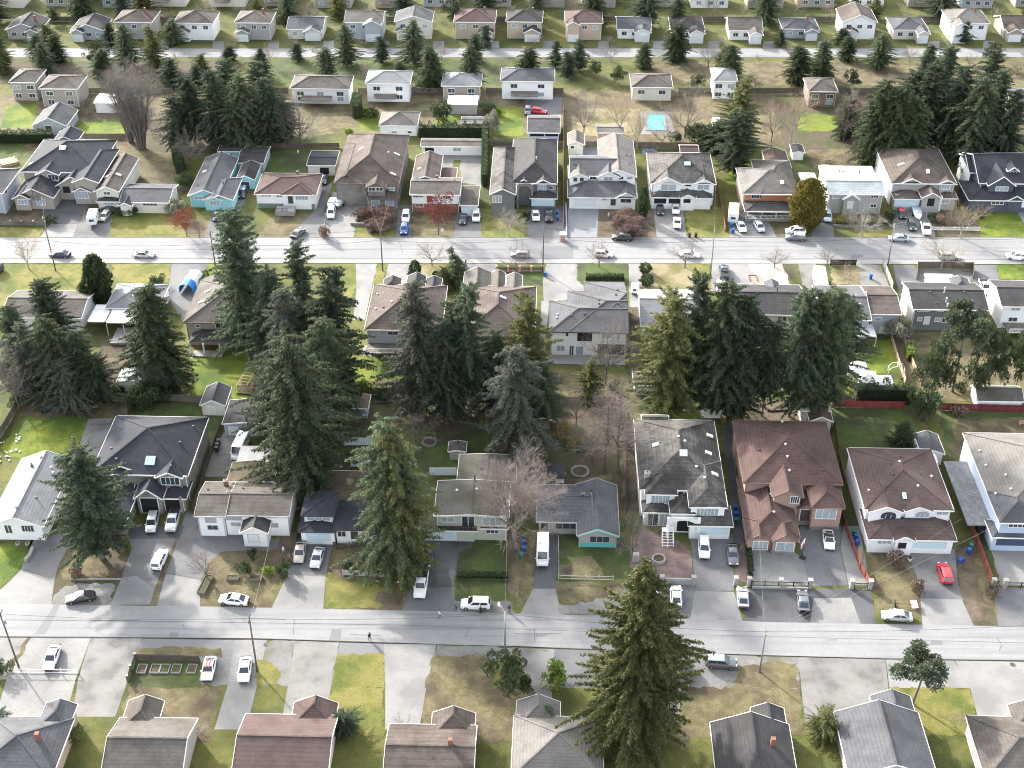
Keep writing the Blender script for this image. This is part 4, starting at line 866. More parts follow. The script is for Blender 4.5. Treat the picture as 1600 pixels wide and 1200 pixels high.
# near street: drives, verges, yards (each sheet with its level)
for nm, m, lv, pts in (
 ('driveway', ASPH, 3, [(57,833),(118,833),(92,882),(85,905),(32,891),(40,872)]),
 ('driveway_apron', CONC, 2, [(32,891),(85,905),(80,946),(-12,944),(-8,930),(15,908)]),
 ('garden_bed', MULCH, 1, [(120,838),(200,835),(206,857),(190,902),(172,946),(80,946),(86,905),(93,882)]),
 ('lawn', LAWN_M, 2, [(110,850),(135,850),(140,870),(170,888),(188,903),(95,906),(93,884)]),
 ('gravel_verge', GRAVEL, 3, [(103,915),(150,911),(180,915),(172,946),(80,946),(84,930)]),
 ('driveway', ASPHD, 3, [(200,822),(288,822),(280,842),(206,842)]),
 ('driveway', ASPH, 2, [(200,842),(275,842),(250,897),(234,945),(172,946),(190,902),(206,857)]),
 ('driveway_apron', CONC, 4, [(190,903),(214,900),(238,918),(246,908),(234,944.5),(173,945.5)]),
 ('moss_strip', LAWN_M, 1, [(279,820),(289,822),(262,895),(244,946),(233,946),(250,897)]),
 ('driveway', ASPH, 2, [(290,800),(440,846),(430,858),(345,862),(326,880),(314,905),(259,895),(272,862)]),
 ('driveway_apron', CONC, 2, [(259,896),(314,906),(312,949),(245,947)]),
 ('garden', LAWN_M, 1, [(326,868),(350,858),(400,853),(464,830),(440,900),(424,951),(312,948),(316,903)]),
 ('dirt', DIRT, 2, [(438,838),(466,824),(448,880),(432,900),(425,890)]),
 ('driveway', ASPH, 3, [(462,843),(521,845),(513,880),(509,901),(449,898)]),
 ('driveway_apron', CONC, 2, [(449,898),(509,901),(505,953),(424,951)]),
 ('lawn', LAWN_M, 1, [(521,840),(655,850),(650,880),(640,915),(629,954),(505,952),(509,901)]),
 ('lawn', LAWN_Y, 2, [(511,893),(540,908),(600,915),(636,920),(628,950),(507,948)]),
 ('dirt', DIRT, 3, [(590,925),(633,925),(627,953.5),(600,950),(585,940)]),
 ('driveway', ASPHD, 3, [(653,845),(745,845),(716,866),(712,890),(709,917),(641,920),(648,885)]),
 ('driveway_apron', ASPH, 2, [(641,920),(709,917),(712,957),(629,954)]),
 ('lawn', LAWN_D, 1, [(745,845),(793,842),(797,920),(796,942),(709,938),(712,890),(716,866)]),
 ('gravel_verge', GRAVEL, 2, [(709,938),(797,941),(805,959),(712,957)]),
 ('dirt', DIRT, 1, [(793,830),(818,830),(812,905),(808,925),(797,941)]),
 ('grass_strip', LAWN_M, 2, [(813,828),(838,830),(836,885),(832,925),(815,948),(800,950),(808,900)]),
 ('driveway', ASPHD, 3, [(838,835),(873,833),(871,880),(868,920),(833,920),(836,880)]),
 ('driveway_apron', CONC, 2, [(833,920),(868,920),(877,961),(813,959)]),
 ('lawn', LAWN_D, 1, [(873,835),(968,838),(985,860),(985,905),(873,903)]),
 ('lawn', LAWN_M, 2, [(875,882),(925,868),(950,905),(874,902)]),
 ('grass_verge', LAWN_M, 1, [(868,907),(985,910),(960,935),(905,943),(880,942),(869,935)]),
 ('gravel_verge', GRAVEL, 2, [(872,944),(900,945),(950,932),(985,940),(985,965),(877,961)]),
 ('brick_paving', BRICKP, 2, [(985,838),(1010,828),(1060,845),(1080,862),(1083,907),(985,905)]),
 ('verge_crown_shadow', ASPH, 1, [(985,910),(1085,912),(1085,930),(1077,968),(940,963)]),
 ('driveway', ASPH, 3, [(1078,834),(1146,835),(1146,880),(1147,924),(1086,923),(1083,880)]),
 ('driveway_apron', CONC, 2, [(1086,923),(1147,925),(1160,970),(1078,968)]),
 ('brick_strip', BRICKP, 2, [(1148,870),(1160,846),(1170,870),(1171,912),(1149,905)]),
 ('courtyard', CONC, 2, [(1172,856),(1235,858),(1255,872),(1262,905),(1263,915),(1178,914)]),
 ('driveway', ASPH, 2, [(1255,872),(1247,840),(1250,822),(1316,822),(1312,855),(1325,915),(1263,915),(1262,905)]),
 ('driveway_edge', CONC, 3, [(1318,822),(1342,822),(1352,870),(1358,914),(1326,914),(1313,855)]),
 ('verge_crown_shadow', ASPHD, 1, [(1168,920),(1360,920),(1369,976),(1163,971)]),
 ('driveway_apron', CONC, 2, [(1271,935),(1330,934),(1345,975),(1266,973)]),
 ('garden', LAWN_M, 1, [(1352,850),(1420,862),(1437,915),(1441,952),(1438,962),(1368,952),(1362,920)]),
 ('dirt', DIRT, 2, [(1360,853),(1420,858),(1415,868),(1362,868)]),
 ('driveway', CONCW, 2, [(1412,858),(1492,858),(1497,915),(1438,915),(1424,880)]),
 ('driveway_apron', CONC, 3, [(1438,935),(1503,937),(1522,979),(1441,977)]),
 ('driveway_apron', ASPH, 2, [(1438,915),(1498,915),(1504,937),(1438,936)]),
 ('dirt', DIRT, 1, [(1493,850),(1524,845),(1545,905),(1560,981),(1522,979),(1500,935),(1497,900)]),
 ('grass_strip', LAWN_M, 2, [(1521,870),(1535,880),(1548,905),(1558,965),(1535,930)]),
 ('grass_strip', LAWN_D, 3, [(1522,828),(1536,835),(1550,864),(1563,910),(1548,910)]),
 ('driveway', CONC, 2, [(1540,832),(1700,832),(1710,915),(1563,915),(1550,864)]),
 ('verge_crown_shadow', ASPH, 1, [(1552,918),(1720,920),(1745,990),(1560,981)]),
 ('lawn', LAWN_B, 2, [(-200,850),(45,852),(55,835),(40,872),(30,890),(14,908),(-15,932),(-220,925)]),
 ('gravel_verge', GRAVEL, 1, [(-230,925),(-15,930),(-10,944),(-240,938)]),
 # south side of the near street
 ('verge_crown_shadow', CONCW, 1, [(-120,993),(44,995),(15,1062),(-180,1062)]),
 ('dirt', LAWN_M, 2, [(44,995),(50,995),(20,1050),(8,1050)]),
 ('driveway', CONC, 1, [(45,995),(142,996),(118,1062),(10,1062)]),
 ('driveway', CONCW, 2, [(142,996),(222,997),(200,1062),(122,1062)]),
 ('verge_crown_shadow', PATCH, 1, [(223,998),(366,1000),(375,1012),(215,1013)]),  # dark tone paints in the spruce crown's shadow beyond the kerb
 ('moss_verge', LAWN_M, 2, [(215,1012),(345,1012),(348,1028),(210,1028)]),
 ('garden', LAWN_D, 2, [(212,1031),(312,1033),(314,1075),(203,1075)]),
 ('gravel_verge', GRAVEL, 1, [(312,1013),(460,1000),(456,1070),(312,1070)]),
 ('driveway', CONC, 2, [(367,1000),(417,1000),(402,1070),(356,1070)]),
 ('lawn', LAWN_Y, 3, [(402,1030),(425,1035),(438,1050),(430,1070),(398,1070)]),
 ('driveway', CONCW, 2, [(461,1001),(530,1004),(518,1070),(450,1070)]),
 ('verge_crown_shadow', PATCH, 1, [(531,1004),(602,1006),(601,1024),(527,1024)]),
 ('lawn', LAWN_Y, 2, [(527,1022),(602,1022),(601,1075),(518,1075)]),
 ('driveway', CONC, 2, [(600,1006),(682,1007),(666,1075),(602,1075)]),
 ('gravel_verge', GRAVEL, 1, [(683,1007),(808,1011),(800,1032),(676,1030)]),
 ('lawn', LAWN_M, 2, [(676,1026),(760,1022),(770,1075),(664,1075)]),
 ('driveway', CONCW, 2, [(808,1013),(866,1014),(863,1075),(828,1075)]),
 ('verge_crown_shadow', ASPH, 1, [(866,1014),(1030,1019),(1020,1075),(863,1075)]),
 ('driveway', CONC, 2, [(1028,1019),(1078,1021),(1064,1075),(1016,1075)]),
 ('gravel_verge', GRAVEL, 1, [(1078,1021),(1248,1027),(1250,1075),(1064,1075)]),
 ('moss_verge', LAWN_M, 2, [(1150,1045),(1200,1034),(1246,1036),(1248,1075),(1150,1075)]),
 ('driveway', CONCW, 2, [(1248,1027),(1383,1030),(1388,1075),(1252,1075)]),
 ('verge_crown_shadow', CONC, 1, [(1384,1030),(1490,1032),(1520,1075),(1390,1075)]),
 ('driveway', CONC, 2, [(1492,1032),(1640,1035),(1660,1075),(1516,1075)]),
 # far street, its near side
 ('lawn', LAWN_Y, 2, [(8,412),(143,412),(128,445),(118,470),(-30,480),(-5,440)]),
 ('garden_path', WALK, 3, [(143,412),(151,412),(137,445),(122,470),(112,470),(128,440)]),
 ('lawn', LAWN_Y, 2, [(176,412),(267,412),(262,442),(180,442)]),
 ('driveway', ASPH, 2, [(268,412),(325,412),(315,460),(285,500),(262,465)]),
 ('lawn', LAWN_B, 2, [(326,412),(356,412),(352,440),(318,445)]),
 ('lawn', LAWN_Y, 2, [(530,412),(556,412),(557,450),(545,470),(525,450)]),
 ('driveway', CONC, 2, [(556,412),(591,412),(583,440),(570,500),(552,500),(557,450)]),
 ('lawn', LAWN_Y, 3, [(590,412),(606,412),(600,440),(578,470),(583,440)]),
 ('driveway', CONC, 2, [(606,412),(646,412),(648,447),(600,447)]),
 ('dirt', DRY, 2, [(654,412),(692,412),(700,440),(650,440)]),
 ('driveway', CONC, 2, [(728,412),(777,412),(776,432),(722,445)]),
 ('garden', LAWN_D, 2, [(778,414),(850,414),(850,446),(776,446)]),
 ('driveway', CONC, 2, [(854,412),(902,412),(902,440),(935,440),(935,452),(850,480),(848,440)]),
 ('side_path', CONC, 1, [(846,470),(858,470),(850,572),(842,572)]),
 ('lawn', LAWN_D, 3, [(902,412),(981,412),(981,470),(920,450),(902,437)]),
 ('driveway', CONC, 2, [(982,412),(1003,412),(1003,480),(984,480)]),
 ('lawn', DRY, 2, [(1004,412),(1085,412),(1100,440),(1090,470),(1012,470)]),
 ('lawn', LAWN_Y, 3, [(1075,412),(1110,412),(1110,455),(1090,455)]),
 ('driveway', CONC, 2, [(1111,412),(1172,412),(1180,450),(1110,455)]),
 ('white_gravel_garden', GRAVW, 2, [(1172,412),(1222,412),(1236,446),(1180,450)]),
 ('leaf_litter', MULCH, 3, [(1222,412),(1240,412),(1247,440),(1240,446)]),
 ('driveway', CONCW, 2, [(1247,412),(1275,412),(1278,440),(1270,458),(1255,450)]),
 ('dirt', CONCW, 1, [(1328,412),(1376,414),(1390,450),(1330,447)]),
 ('garden', DRY, 2, [(1297,414),(1340,414),(1346,445),(1300,445)]),
 ('driveway', ASPH, 2, [(1396,414),(1430,414),(1434,440),(1410,470),(1400,440)]),
 ('grass_verge', LAWN_B, 2, [(1426,413),(1512,414),(1512,418),(1430,418)]),
 ('patio', CONCW, 1, [(1432,420),(1519,421),(1520,440),(1430,440)]),
 ('driveway', ASPH, 2, [(1512,414),(1556,414),(1562,440),(1548,470),(1525,460)]),
 ('lawn', LAWN_B, 2, [(1556,414),(1700,414),(1700,436),(1562,436)]),
 # far street, its far side
 ('grass_verge', LAWN_Y, 2, [(-60,355),(68,357),(60,371),(-80,371)]),
 ('garden', DIRT, 1, [(-60,325),(70,322),(82,352),(0,352),(-60,350)]),
 ('driveway', ASPHD, 3, [(75,300),(150,297),(136,325),(122,350),(78,350),(68,325)]),
 ('driveway_apron', CONC, 2, [(78,350),(122,350),(113,371),(62,371)]),
 ('driveway', ASPH, 2, [(122,352),(134,330),(180,330),(170,371),(113,371)]),
 ('lawn', LAWN_Y, 2, [(176,335),(215,325),(262,322),(332,330),(320,371),(170,371)]),
 ('lawn', LAWN_M, 3, [(280,340),(322,340),(320,370),(290,370)]),
 ('driveway', ASPH, 2, [(332,330),(365,310),(400,270),(385,310),(370,340),(375,371),(318,371)]),
 ('lawn', LAWN_M, 2, [(430,333),(487,333),(470,352),(456,371),(400,371)]),
 ('driveway', ASPH, 2, [(488,300),(520,285),(505,330),(512,340),(500,371),(452,371),(470,350),(490,330)]),
 ('driveway', CONC, 2, [(520,300),(572,300),(575,318),(560,340),(553,371),(500,371),(515,330)]),
 ('garden_bed', DIRT, 1, [(555,325),(620,325),(618,352),(555,352)]),
 ('lawn', LAWN_Y, 2, [(556,352),(622,352),(620,371),(554,371)]),
 ('driveway', ASPH, 2, [(622,320),(642,320),(643,371),(620,371)]),
 ('lawn', LAWN_M, 2, [(643,330),(714,332),(708,371),(644,371)]),
 ('driveway', ASPH, 2, [(714,331),(752,331),(752,371),(708,371)]),
 ('lawn', LAWN_Y, 2, [(752,328),(824,328),(824,371),(752,371)]),
 ('driveway', ASPH, 2, [(824,322),(884,322),(886,371),(824,371)]),
 ('driveway', PAVER, 2, [(888,322),(936,322),(933,371),(886,371)]),
 ('garden_bed', DIRT, 1, [(936,325),(1022,330),(1024,371),(934,371)]),
 ('driveway', CONC, 2, [(1020,318),(1066,318),(1073,371),(1026,371)]),
 ('lawn', LAWN_Y, 2, [(1068,325),(1132,322),(1142,371),(1074,371)]),
 ('driveway', CONC, 1, [(1138,345),(1162,330),(1205,342),(1215,371),(1140,371)]),
 ('lawn', LAWN_M, 2, [(1202,345),(1232,340),(1240,371),(1212,371)]),
 ('driveway', ASPH, 2, [(1268,350),(1285,325),(1300,345),(1304,371),(1268,371)]),
 ('garden', LAWN_M, 1, [(1302,325),(1385,328),(1395,352),(1300,352)]),
 ('lawn', LAWN_Y, 2, [(1345,355),(1395,355),(1400,371),(1340,371)]),
 ('driveway', CONC, 2, [(1395,322),(1448,322),(1462,371),(1395,371)]),
 ('garden', MULCH, 1, [(1448,330),(1525,330),(1530,371),(1460,371)]),
 ('lawn', LAWN_B, 2, [(1525,332),(1590,335),(1612,371),(1535,371)]),
 ('driveway', CONC, 2, [(1586,325),(1640,325),(1680,371),(1612,371)]),
 # backyards
 ('lawn', LAWN_B, 2, [(40,652),(140,655),(120,700),(95,722),(20,715),(0,700)]),
 ('dirt', DIRT, 1, [(42,618),(155,622),(155,652),(30,650)]),
 ('lawn', LAWN_M, 1, [(155,622),(206,625),(200,652),(152,652)]),
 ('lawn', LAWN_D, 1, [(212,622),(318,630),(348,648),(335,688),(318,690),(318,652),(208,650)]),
 ('concrete_slab', CONCW, 2, [(138,655),(175,653),(172,672),(150,715),(118,712)]),
 ('concrete_slab', CONCW, 2, [(350,675),(372,680),(360,745),(315,745),(320,725)]),
 ('lawn', LAWN_B, 1, [(-300,510),(20,500),(25,595),(-320,600)]),
 ('lawn', LAWN_B, 1, [(298,552),(410,550),(410,625),(300,620)]),
 ('dirt', MULCH, 1, [(155,525),(212,520),(225,570),(200,600),(150,600)]),
 ('patio', CONC, 2, [(568,540),(608,540),(606,556),(566,556)]),
 ('lawn', LAWN_B, 1, [(520,560),(650,556),(640,640),(500,630)]),
 ('leaf_litter', MULCH, 2, [(585,632),(770,630),(760,650),(700,690),(655,690),(640,655)]),
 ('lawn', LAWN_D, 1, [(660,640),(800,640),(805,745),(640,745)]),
 ('dirt', MULCH, 1, [(505,740),(575,735),(572,775),(495,770)]),
 ('leaf_litter', MULCH, 1, [(805,620),(975,620),(980,760),(850,765),(800,700)]),
 ('lawn', LAWN_M, 2, [(868,752),(920,745),(955,740),(960,760),(880,768)]),
 ('lawn', LAWN_M, 2, [(850,575),(975,585),(975,625),(852,620)]),
 ('side_yard', DIRT, 1, [(978,660),(996,660),(1000,800),(972,800)]),
 ('lawn', LAWN_B, 1, [(1045,640),(1088,645),(1090,660),(1000,655),(1010,648)]),
 ('lawn', LAWN_D, 1, [(1005,620),(1090,625),(1088,645),(1000,645)]),
 ('dirt', DIRT, 1, [(1135,625),(1260,630),(1262,655),(1140,658)]),
 ('side_yard', ASPHD, 1, [(1130,665),(1152,665),(1165,850),(1148,850)]),
 ('lawn', LAWN_D, 1, [(1300,635),(1425,640),(1440,700),(1340,703),(1325,750),(1322,800),(1308,700)]),
 ('lawn', LAWN_M, 1, [(1465,642),(1650,645),(1660,680),(1510,680),(1515,730),(1480,700)]),
 ('lawn', LAWN_D, 2, [(1466,642),(1650,645),(1650,652),(1490,655),(1490,690),(1477,690)]),
 ('side_path', CONC, 2, [(1497,733),(1512,735),(1545,830),(1530,830)]),
 ('lawn', LAWN_B, 1, [(1323,535),(1392,530),(1410,582),(1330,585)]),
 ('dirt', DIRT, 1, [(1393,520),(1412,520),(1430,600),(1412,600)]),
 ('lawn', LAWN_M, 1, [(1412,520),(1560,520),(1620,628),(1430,625)]),
 ('lawn', LAWN_B, 1, [(1140,590),(1330,590),(1330,620),(1140,620)]),
 ('side_yard', DIRT, 1, [(985,480),(1000,480),(1000,610),(985,610)]),
 # far backyards
 ('dirt', LAWN_M, 1, [(-40,150),(260,140),(520,150),(540,205),(300,245),(100,235),(-60,240)]),
 ('worn_ground', LAWN_M, 1, [(520,140),(900,140),(890,200),(760,212),(650,200),(540,215)]),
 ('leaf_litter', LAWN_M, 1, [(885,140),(1300,140),(1290,230),(1110,228),(885,228)]),
 ('leaf_litter', MULCH, 1, [(1200,150),(1620,140),(1640,215),(1500,250),(1230,240)]),
 ('worn_ground', LAWN_D, 1, [(400,95),(900,95),(900,128),(390,130)]),
 ('worn_ground', LAWN_M, 1, [(1000,96),(1640,96),(1650,135),(990,132)]),
 ('leaf_litter', MULCH, 1, [(-60,96),(380,96),(360,130),(-80,132)]),
 ('leaf_litter', MULCH, 1, [(400,600),(760,590),(800,650),(640,655),(560,700),(405,700)]),
 ('dirt', DIRT, 1, [(0,560),(200,560),(215,615),(-10,612)]),
 ('lawn', LAWN_B, 1, [(10,165),(60,160),(50,200),(0,200)]),
 ('lawn', LAWN_D, 1, [(0,222),(40,222),(32,250),(-20,252)]),
 ('dirt', DIRT, 1, [(140,165),(200,165),(180,190),(125,190)]),
 ('lawn', LAWN_B, 2, [(122,190),(195,185),(200,208),(118,208)]),
 ('lawn', LAWN_M, 2, [(208,245),(270,240),(278,290),(220,285)]),
 ('lawn', LAWN_D, 1, [(415,235),(485,235),(490,268),(400,268)]),
 ('lawn', LAWN_B, 1, [(560,160),(592,175),(592,205),(560,203)]),
 ('courtyard', CONCW, 1, [(690,240),(755,240),(752,290),(690,280)]),
 ('lawn', LAWN_Y, 2, [(707,250),(720,250),(718,278),(708,275)]),
 ('lawn', LAWN_B, 1, [(770,165),(818,172),(816,212),(772,212)]),
 ('lawn', LAWN_B, 1, [(682,165),(720,180),(715,196),(680,196)]),
 ('asphalt_yard', ASPH, 1, [(822,152),(878,152),(878,180),(820,178)]),
 ('patio', PAVER, 1, [(915,222),(965,222),(955,245),(905,245)]),
 ('lawn', DRY, 1, [(905,170),(1000,170),(990,212),(900,212)]),
 ('lawn', LAWN_D, 1, [(1010,228),(1070,228),(1060,240),(1005,240)]),
 ('lawn', LAWN_B, 1, [(1135,240),(1200,250),(1190,290),(1135,290)]),
 ('lawn', LAWN_M, 2, [(1260,235),(1330,232),(1340,262),(1270,262)]),
 ('lawn', LAWN_B, 1, [(1250,175),(1310,180),(1310,205),(1245,205)]),
 ('pool_deck', CONCW, 1, [(1000,174),(1045,174),(1055,210),(1002,210)]),
 ('dirt', MULCH, 1, [(1310,215),(1500,205),(1510,250),(1345,255)]),
 ('dirt', MULCH, 1, [(200,190),(420,170),(410,225),(330,240),(210,235)]),
): patch(nm, pts, m, lv)
# ------------------------------------------------------------- houses, near row (they face the near street)
NR = 'houses facing the near street'
H = House('house', 'long pale grey roofed white bungalow cut by the photo edge beside the bright lawn', 'house', (20,845), W_WHITE, R_GREY, group=NR)
H.vol(3.3, (-21,822), (68,823), 716, .42, 'v', 'gg').opening('F',0,8,820,18,832,'w2').opening('F',0,34,820,52,829,'w4').opening('R',0,85,795,92,806,'w1')
H.vents((64,716),(50,729),(57,778),(26,794)).vents((80,731),(83,739),white=True); H.chimney(50,729,.3,.5,VENT)
H = House('house', 'large stone and grey two storey house with blue black hip roof and square green skylight', 'house', (230,800), W_STONE, R_NAVY, TRIM, group=NR)
H.vol(6.0,(140,742),(294,742),649,.45,'v','hh').vol(6.0,(241,747),(285,747),700,.5,'v','gh').vol(5.9,(168,729),(212,745),690,.45,'v','gh')
H.vol(3.6,(208,780),(254,780),750,.85,'v','gh').vol(3.1,(250,779),(291,779),752,.4,'u','hh').vol(3.2,(150,815),(197,815),748,.42,'v','gg').vol(3.4,(172,762),(208,766),745,.4,'u','hg')
H.opening('F',1,252,746,280,757,'w4').opening('F',2,205,745,216,755,'w2').opening('F',3,221,778,247,800,'g',GDARK).opening('F',4,258,782,286,800,'g',GDARK).opening('F',5,153,813,190,823,'w4').opening('R',0,300,700,305,720,'w1').sky(235,720,1.7,1.7,SKYT)
H.vents((238,666),(302,667),(281,692),(182,718),(174,701),(267,729)); H.post([(222,800),(252,800),(286,801)],0,3.4,.4,W_STONE)
H = House('house', 'white split level house with low mossy brown gable roof and gabled porch', 'house', (380,850), W_WHITE, R_TAUPE, TRIM_G, group=NR)
H.vol(4.6,(303,807),(352,807),752,.25,'u','gg').vol(4.6,(346,806),(452,806),752,.25,'u','gg',roof=R_TAUPE).vol(3.4,(350,765),(424,765),722,.12,'v','hg',roof=R_MOSS).vol(3.3,(374,833),(419,833),800,.55,'v','gh',roof=R_DARK,trim=TRIM)
H.opening('F',0,321,807,337,816,'w1',GLASSB).opening('F',0,325,821,340,827,'w2').opening('F',1,354,805,377,812,'w3',GLASSB).opening('F',1,362,817,375,821,'w2').opening('F',1,421,818,434,823,'w2').opening('F',1,418,806,432,808,'w2').opening('F',3,388,835,404,848,'d',DOORW)
H.chimney(353,758,.6,1.0).vents((325,765),(380,763),(430,762)); H.vol(2.8,(367,730),(418,730),697,.05,'flat',roof=R_CORR,wall='none'); H.post([(370,745),(415,745)],0,2.8,.1)
H = House('house', 'small white house with stacked blue black roofs and a white garage door', 'house', (495,845), W_WHITE, R_NAVY, TRIM_D, group=NR)
H.vol(5.0,(470,806),(522,806),768,.18,'u','hh').vol(3.1,(465,831),(525,831),797,.22,'v','hh').vol(3.4,(520,828),(592,828),782,.06,'flat',roof=R_NAVY)
H.opening('F',1,479,831,516,845,'g',GDOORB).opening('F',0,480,808,516,813,'w3').opening('F',2,528,830,540,838,'w2').opening('F',2,548,830,560,842,'d')
H = House('house', 'sage green two storey house with flat olive roofs and two garage doors', 'house', (730,845), W_GREEN, R_OLIVE, TRIM, group=NR)
H.vol(5.4,(678,806),(795,808),751,.07,'v','gg').vol(5.0,(714,752),(806,752),710,.06,'v','gg').vol(2.7,(655,829),(745,829),800,.02,'flat',roof=R_OLIVE).vol(2.9,(750,826),(794,826),806,.02,'flat',roof=R_OLIVE)
H.opening('F',0,690,808,709,815,'w2').opening('F',0,722,807,741,822,'p').opening('F',0,755,809,784,820,'w3',GLASSB).opening('F',2,664,831,685,844,'g',GDOORB).opening('F',2,689,831,712,844,'g',GDOORB).opening('F',3,760,828,779,833,'w3')
H.railing([(656,829),(745,829)],2.72,.9,IRON); H.pipe(742,750,.9,VENT).vents((714,767),(745,765),white=True).vents((752,732)); H.chimney(793,790,.5,.9,W_GREY)
H = House('house', 'single storey slate roofed bungalow with turquoise trimmed front gable', 'house', (935,855), W_GREY, R_SLATE, TRIM_G, group=NR)
H.vol(2.9,(901,836),(968,838),757,.42,'v','gg').vol(2.9,(838,815),(925,817),757,.35,'u','gg')
H.opening('F',0,922,838,952,847,'w3').opening('F',1,868,817,902,826,'w3').opening('F',1,845,817,856,828,'d')
H.chimney(911,776,.35,.7,VENT).vents((924,766)); x0,x1,y0,y1,z,zb = H.vols[0]; MB().box(x0,y0-.06,.1,x1,y0-.005,.95).build('turquoise_skirting', W_TEAL, H.o); H.vols and MB().beam((x0-.35,y0-.5,2.72),((x0+x1)/2,y0-.5,2.72+(x1-x0+.8)/2*.42),.09,.26).beam((x1+.35,y0-.5,2.72),((x0+x1)/2,y0-.5,2.72+(x1-x0+.8)/2*.42),.09,.26).build('turquoise_bargeboard', TRIM_T, H.o)
H = House('house', 'large white house with mossy cedar shake hip roof and bow windows', 'house', (1070,835), W_WHITE, R_SHAKE, TRIM, group=NR)
H.vol(6.0,(999,765),(1133,767),655,.45,'v','hh').vol(6.0,(1008,773),(1059,773),715,.55,'v','hh').vol(6.0,(1077,793),(1137,793),720,.5,'v','hh').vol(4.4,(1047,803),(1087,803),752,.5,'v','hh').vol(3.2,(1003,801),(1051,801),772,.4,'u','hh').vol(3.2,(1075,821),(1146,823),788,.4,'u','hh').vol(6.0,(1003,662),(1045,662),648,.4,'u','gg')
H.opening('F',1,1018,773,1046,786,'w5',GLASSB).opening('F',2,1089,792,1122,806,'w6',GLASSB).opening('F',5,1086,822,1138,834,'g',GDOORB).opening('F',4,1012,804,1028,822,'w2').opening('F',4,1032,804,1046,822,'w2').opening('F',3,1058,808,1078,830,'o')
H.arch(1066,840,5.0,4.3); H.sky(1068,708,1.2,1.1).sky(1025,695).sky(1109,681).sky(1107,708).sky(1117,741).vents((1060,683),(1070,690),(1088,730),(1101,747),(1069,771),white=True).vents((1028,740)); H.chimney(1011,744,.9,.8,W_GREY)
H.opening('R',0,1150,700,1154,712,'w1')
H = House('house', 'large red brown roofed tan stucco house with stone entry and tall front windows', 'house', (1240,860), W_PINK, R_BROWN, TRIM_B, group=NR)
H.vol(6.0,(1163,760),(1316,752),657,.42,'v','hh').vol(6.0,(1207,777),(1256,777),715,.55,'v','gh').vol(5.3,(1268,794),(1321,794),735,.45,'v','hh').vol(3.7,(1246,796),(1282,796),768,.6,'v','gh').vol(3.2,(1167,840),(1250,840),745,.42,'v','hh').vol(3.1,(1205,846),(1249,847),812,.6,'v','gh').vol(3.1,(1166,843),(1207,844),808,.5,'v','gh')
H.opening('F',1,1236,773,1249,783,'w4').opening('F',2,1275,796,1306,810,'w3',GLASSB).opening('F',3,1250,796,1266,814,'d').opening('F',5,1213,848,1240,860,'w2',GLASSB).opening('F',6,1177,846,1199,858,'w3',GLASSB)
for i in (2,3,5,6):
    x0,x1,y0,y1,z,zb = H.vols[i]; MB().box(x0-.05,y0-.07,0,x1+.05,y0-.01,.9).build('stone_base', W_STONE, H.o)
H.vents((1222,660),(1227,695),(1230,714),(1233,736),(1204,773),(1209,801),white=True).vents((1260,697),(1286,735),(1186,704)); H.post([(1250,818),(1276,818)],0,3.6,.5,W_STONE)
H.opening('L',0,1160,735,1163,750,'w1')
H = House('house', 'white walled two storey house with rose brown hip roof and twin arched gables', 'house', (1425,860), W_WHITE, R_ROSE, TRIM, group=NR)
H.vol(5.8,(1352,798),(1490,796),700,.36,'v','hh').vol(5.8,(1357,800),(1414,802),745,.42,'v','gh').vol(5.8,(1413,799),(1460,801),752,.42,'v','gh').vol(3.2,(1356,842),(1496,846),796,.3,'u','hh').vol(3.3,(1397,845),(1432,847),822,.55,'v','gh')
H.opening('F',1,1376,804,1400,810,'a3').opening('F',2,1430,803,1452,808,'a3',GLASSB).opening('F',0,1464,797,1482,804,'w2',GLASSB).opening('F',3,1372,841,1393,849,'w3').opening('F',3,1428,844,1479,857,'g',GDOORB).opening('F',4,1403,848,1416,857,'o')
H.sky(1413,775,.7,1.2,SKYL).vents((1391,725),(1395,742),(1408,714),(1438,740)).vents((1405,722),(1455,745),(1434,760),(1357,767),white=True)
H.opening('L',0,1345,755,1350,768,'w1')
H = House('house', 'powder blue house with pale grey shake roof cut by the photo edge', 'house', (1570,850), W_BLUE, R_GREY, TRIM, group=NR)
H.vol(6.0,(1560,812),(1712,812),677,.42,'v','hh',roof=R_WARM).vol(6.0,(1562,817),(1630,818),768,.5,'v','hh',roof=R_SLATE).vol(3.2,(1550,840),(1690,842),812,.35,'u','hh',roof=R_SLATE)
H.opening('F',1,1577,814,1612,822,'w5').opening('F',2,1556,840,1660,853,'g',GNAVY); H.vents((1530,705),(1540,728),(1579,765),(1571,743),(1555,772),white=True).slab(1512,722,1562,820,2.8,.2,R_GREY); H.railing([(1513,725),(1560,818)],2.8)
# ------------------------------------------------------------- middle row: backs seen, they face the far street
MR_ = 'houses between the two streets seen from the back'
H = House('house', 'low grey gabled building hidden behind dark evergreens', 'house', (70,500), W_WHITE, R_TAUPE, group=MR_)
H.vol(3.2,(0,498),(128,496),453,.28,'u','gg').opening('F',0,20,500,34,508,'w2').opening('F',0,60,500,74,508,'w2')
H = House('house', 'small hip roofed white bungalow with white ribbed patio cover', 'house', (205,505), W_WHITE, R_GREY, group=MR_)
H.vol(3.2,(164,482),(248,482),443,.38,'v','hh').vol(2.9,(166,504),(226,504),482,.0,'flat',roof=R_WHITE,wall='none').vol(2.7,(137,502),(163,502),476,.0,'flat',roof=R_WHITE,wall='none')
H.opening('F',0,176,487,192,494,'w2').opening('F',0,200,487,212,502,'p').post([(170,525),(196,526),(224,526)],0,2.8,.12).vents((206,453),(219,453),(207,463),white=True); H.slab(172,512,226,536,.5,.45,CONCB); H.railing([(172,536),(226,536)],.5,.9,TRIM_G)
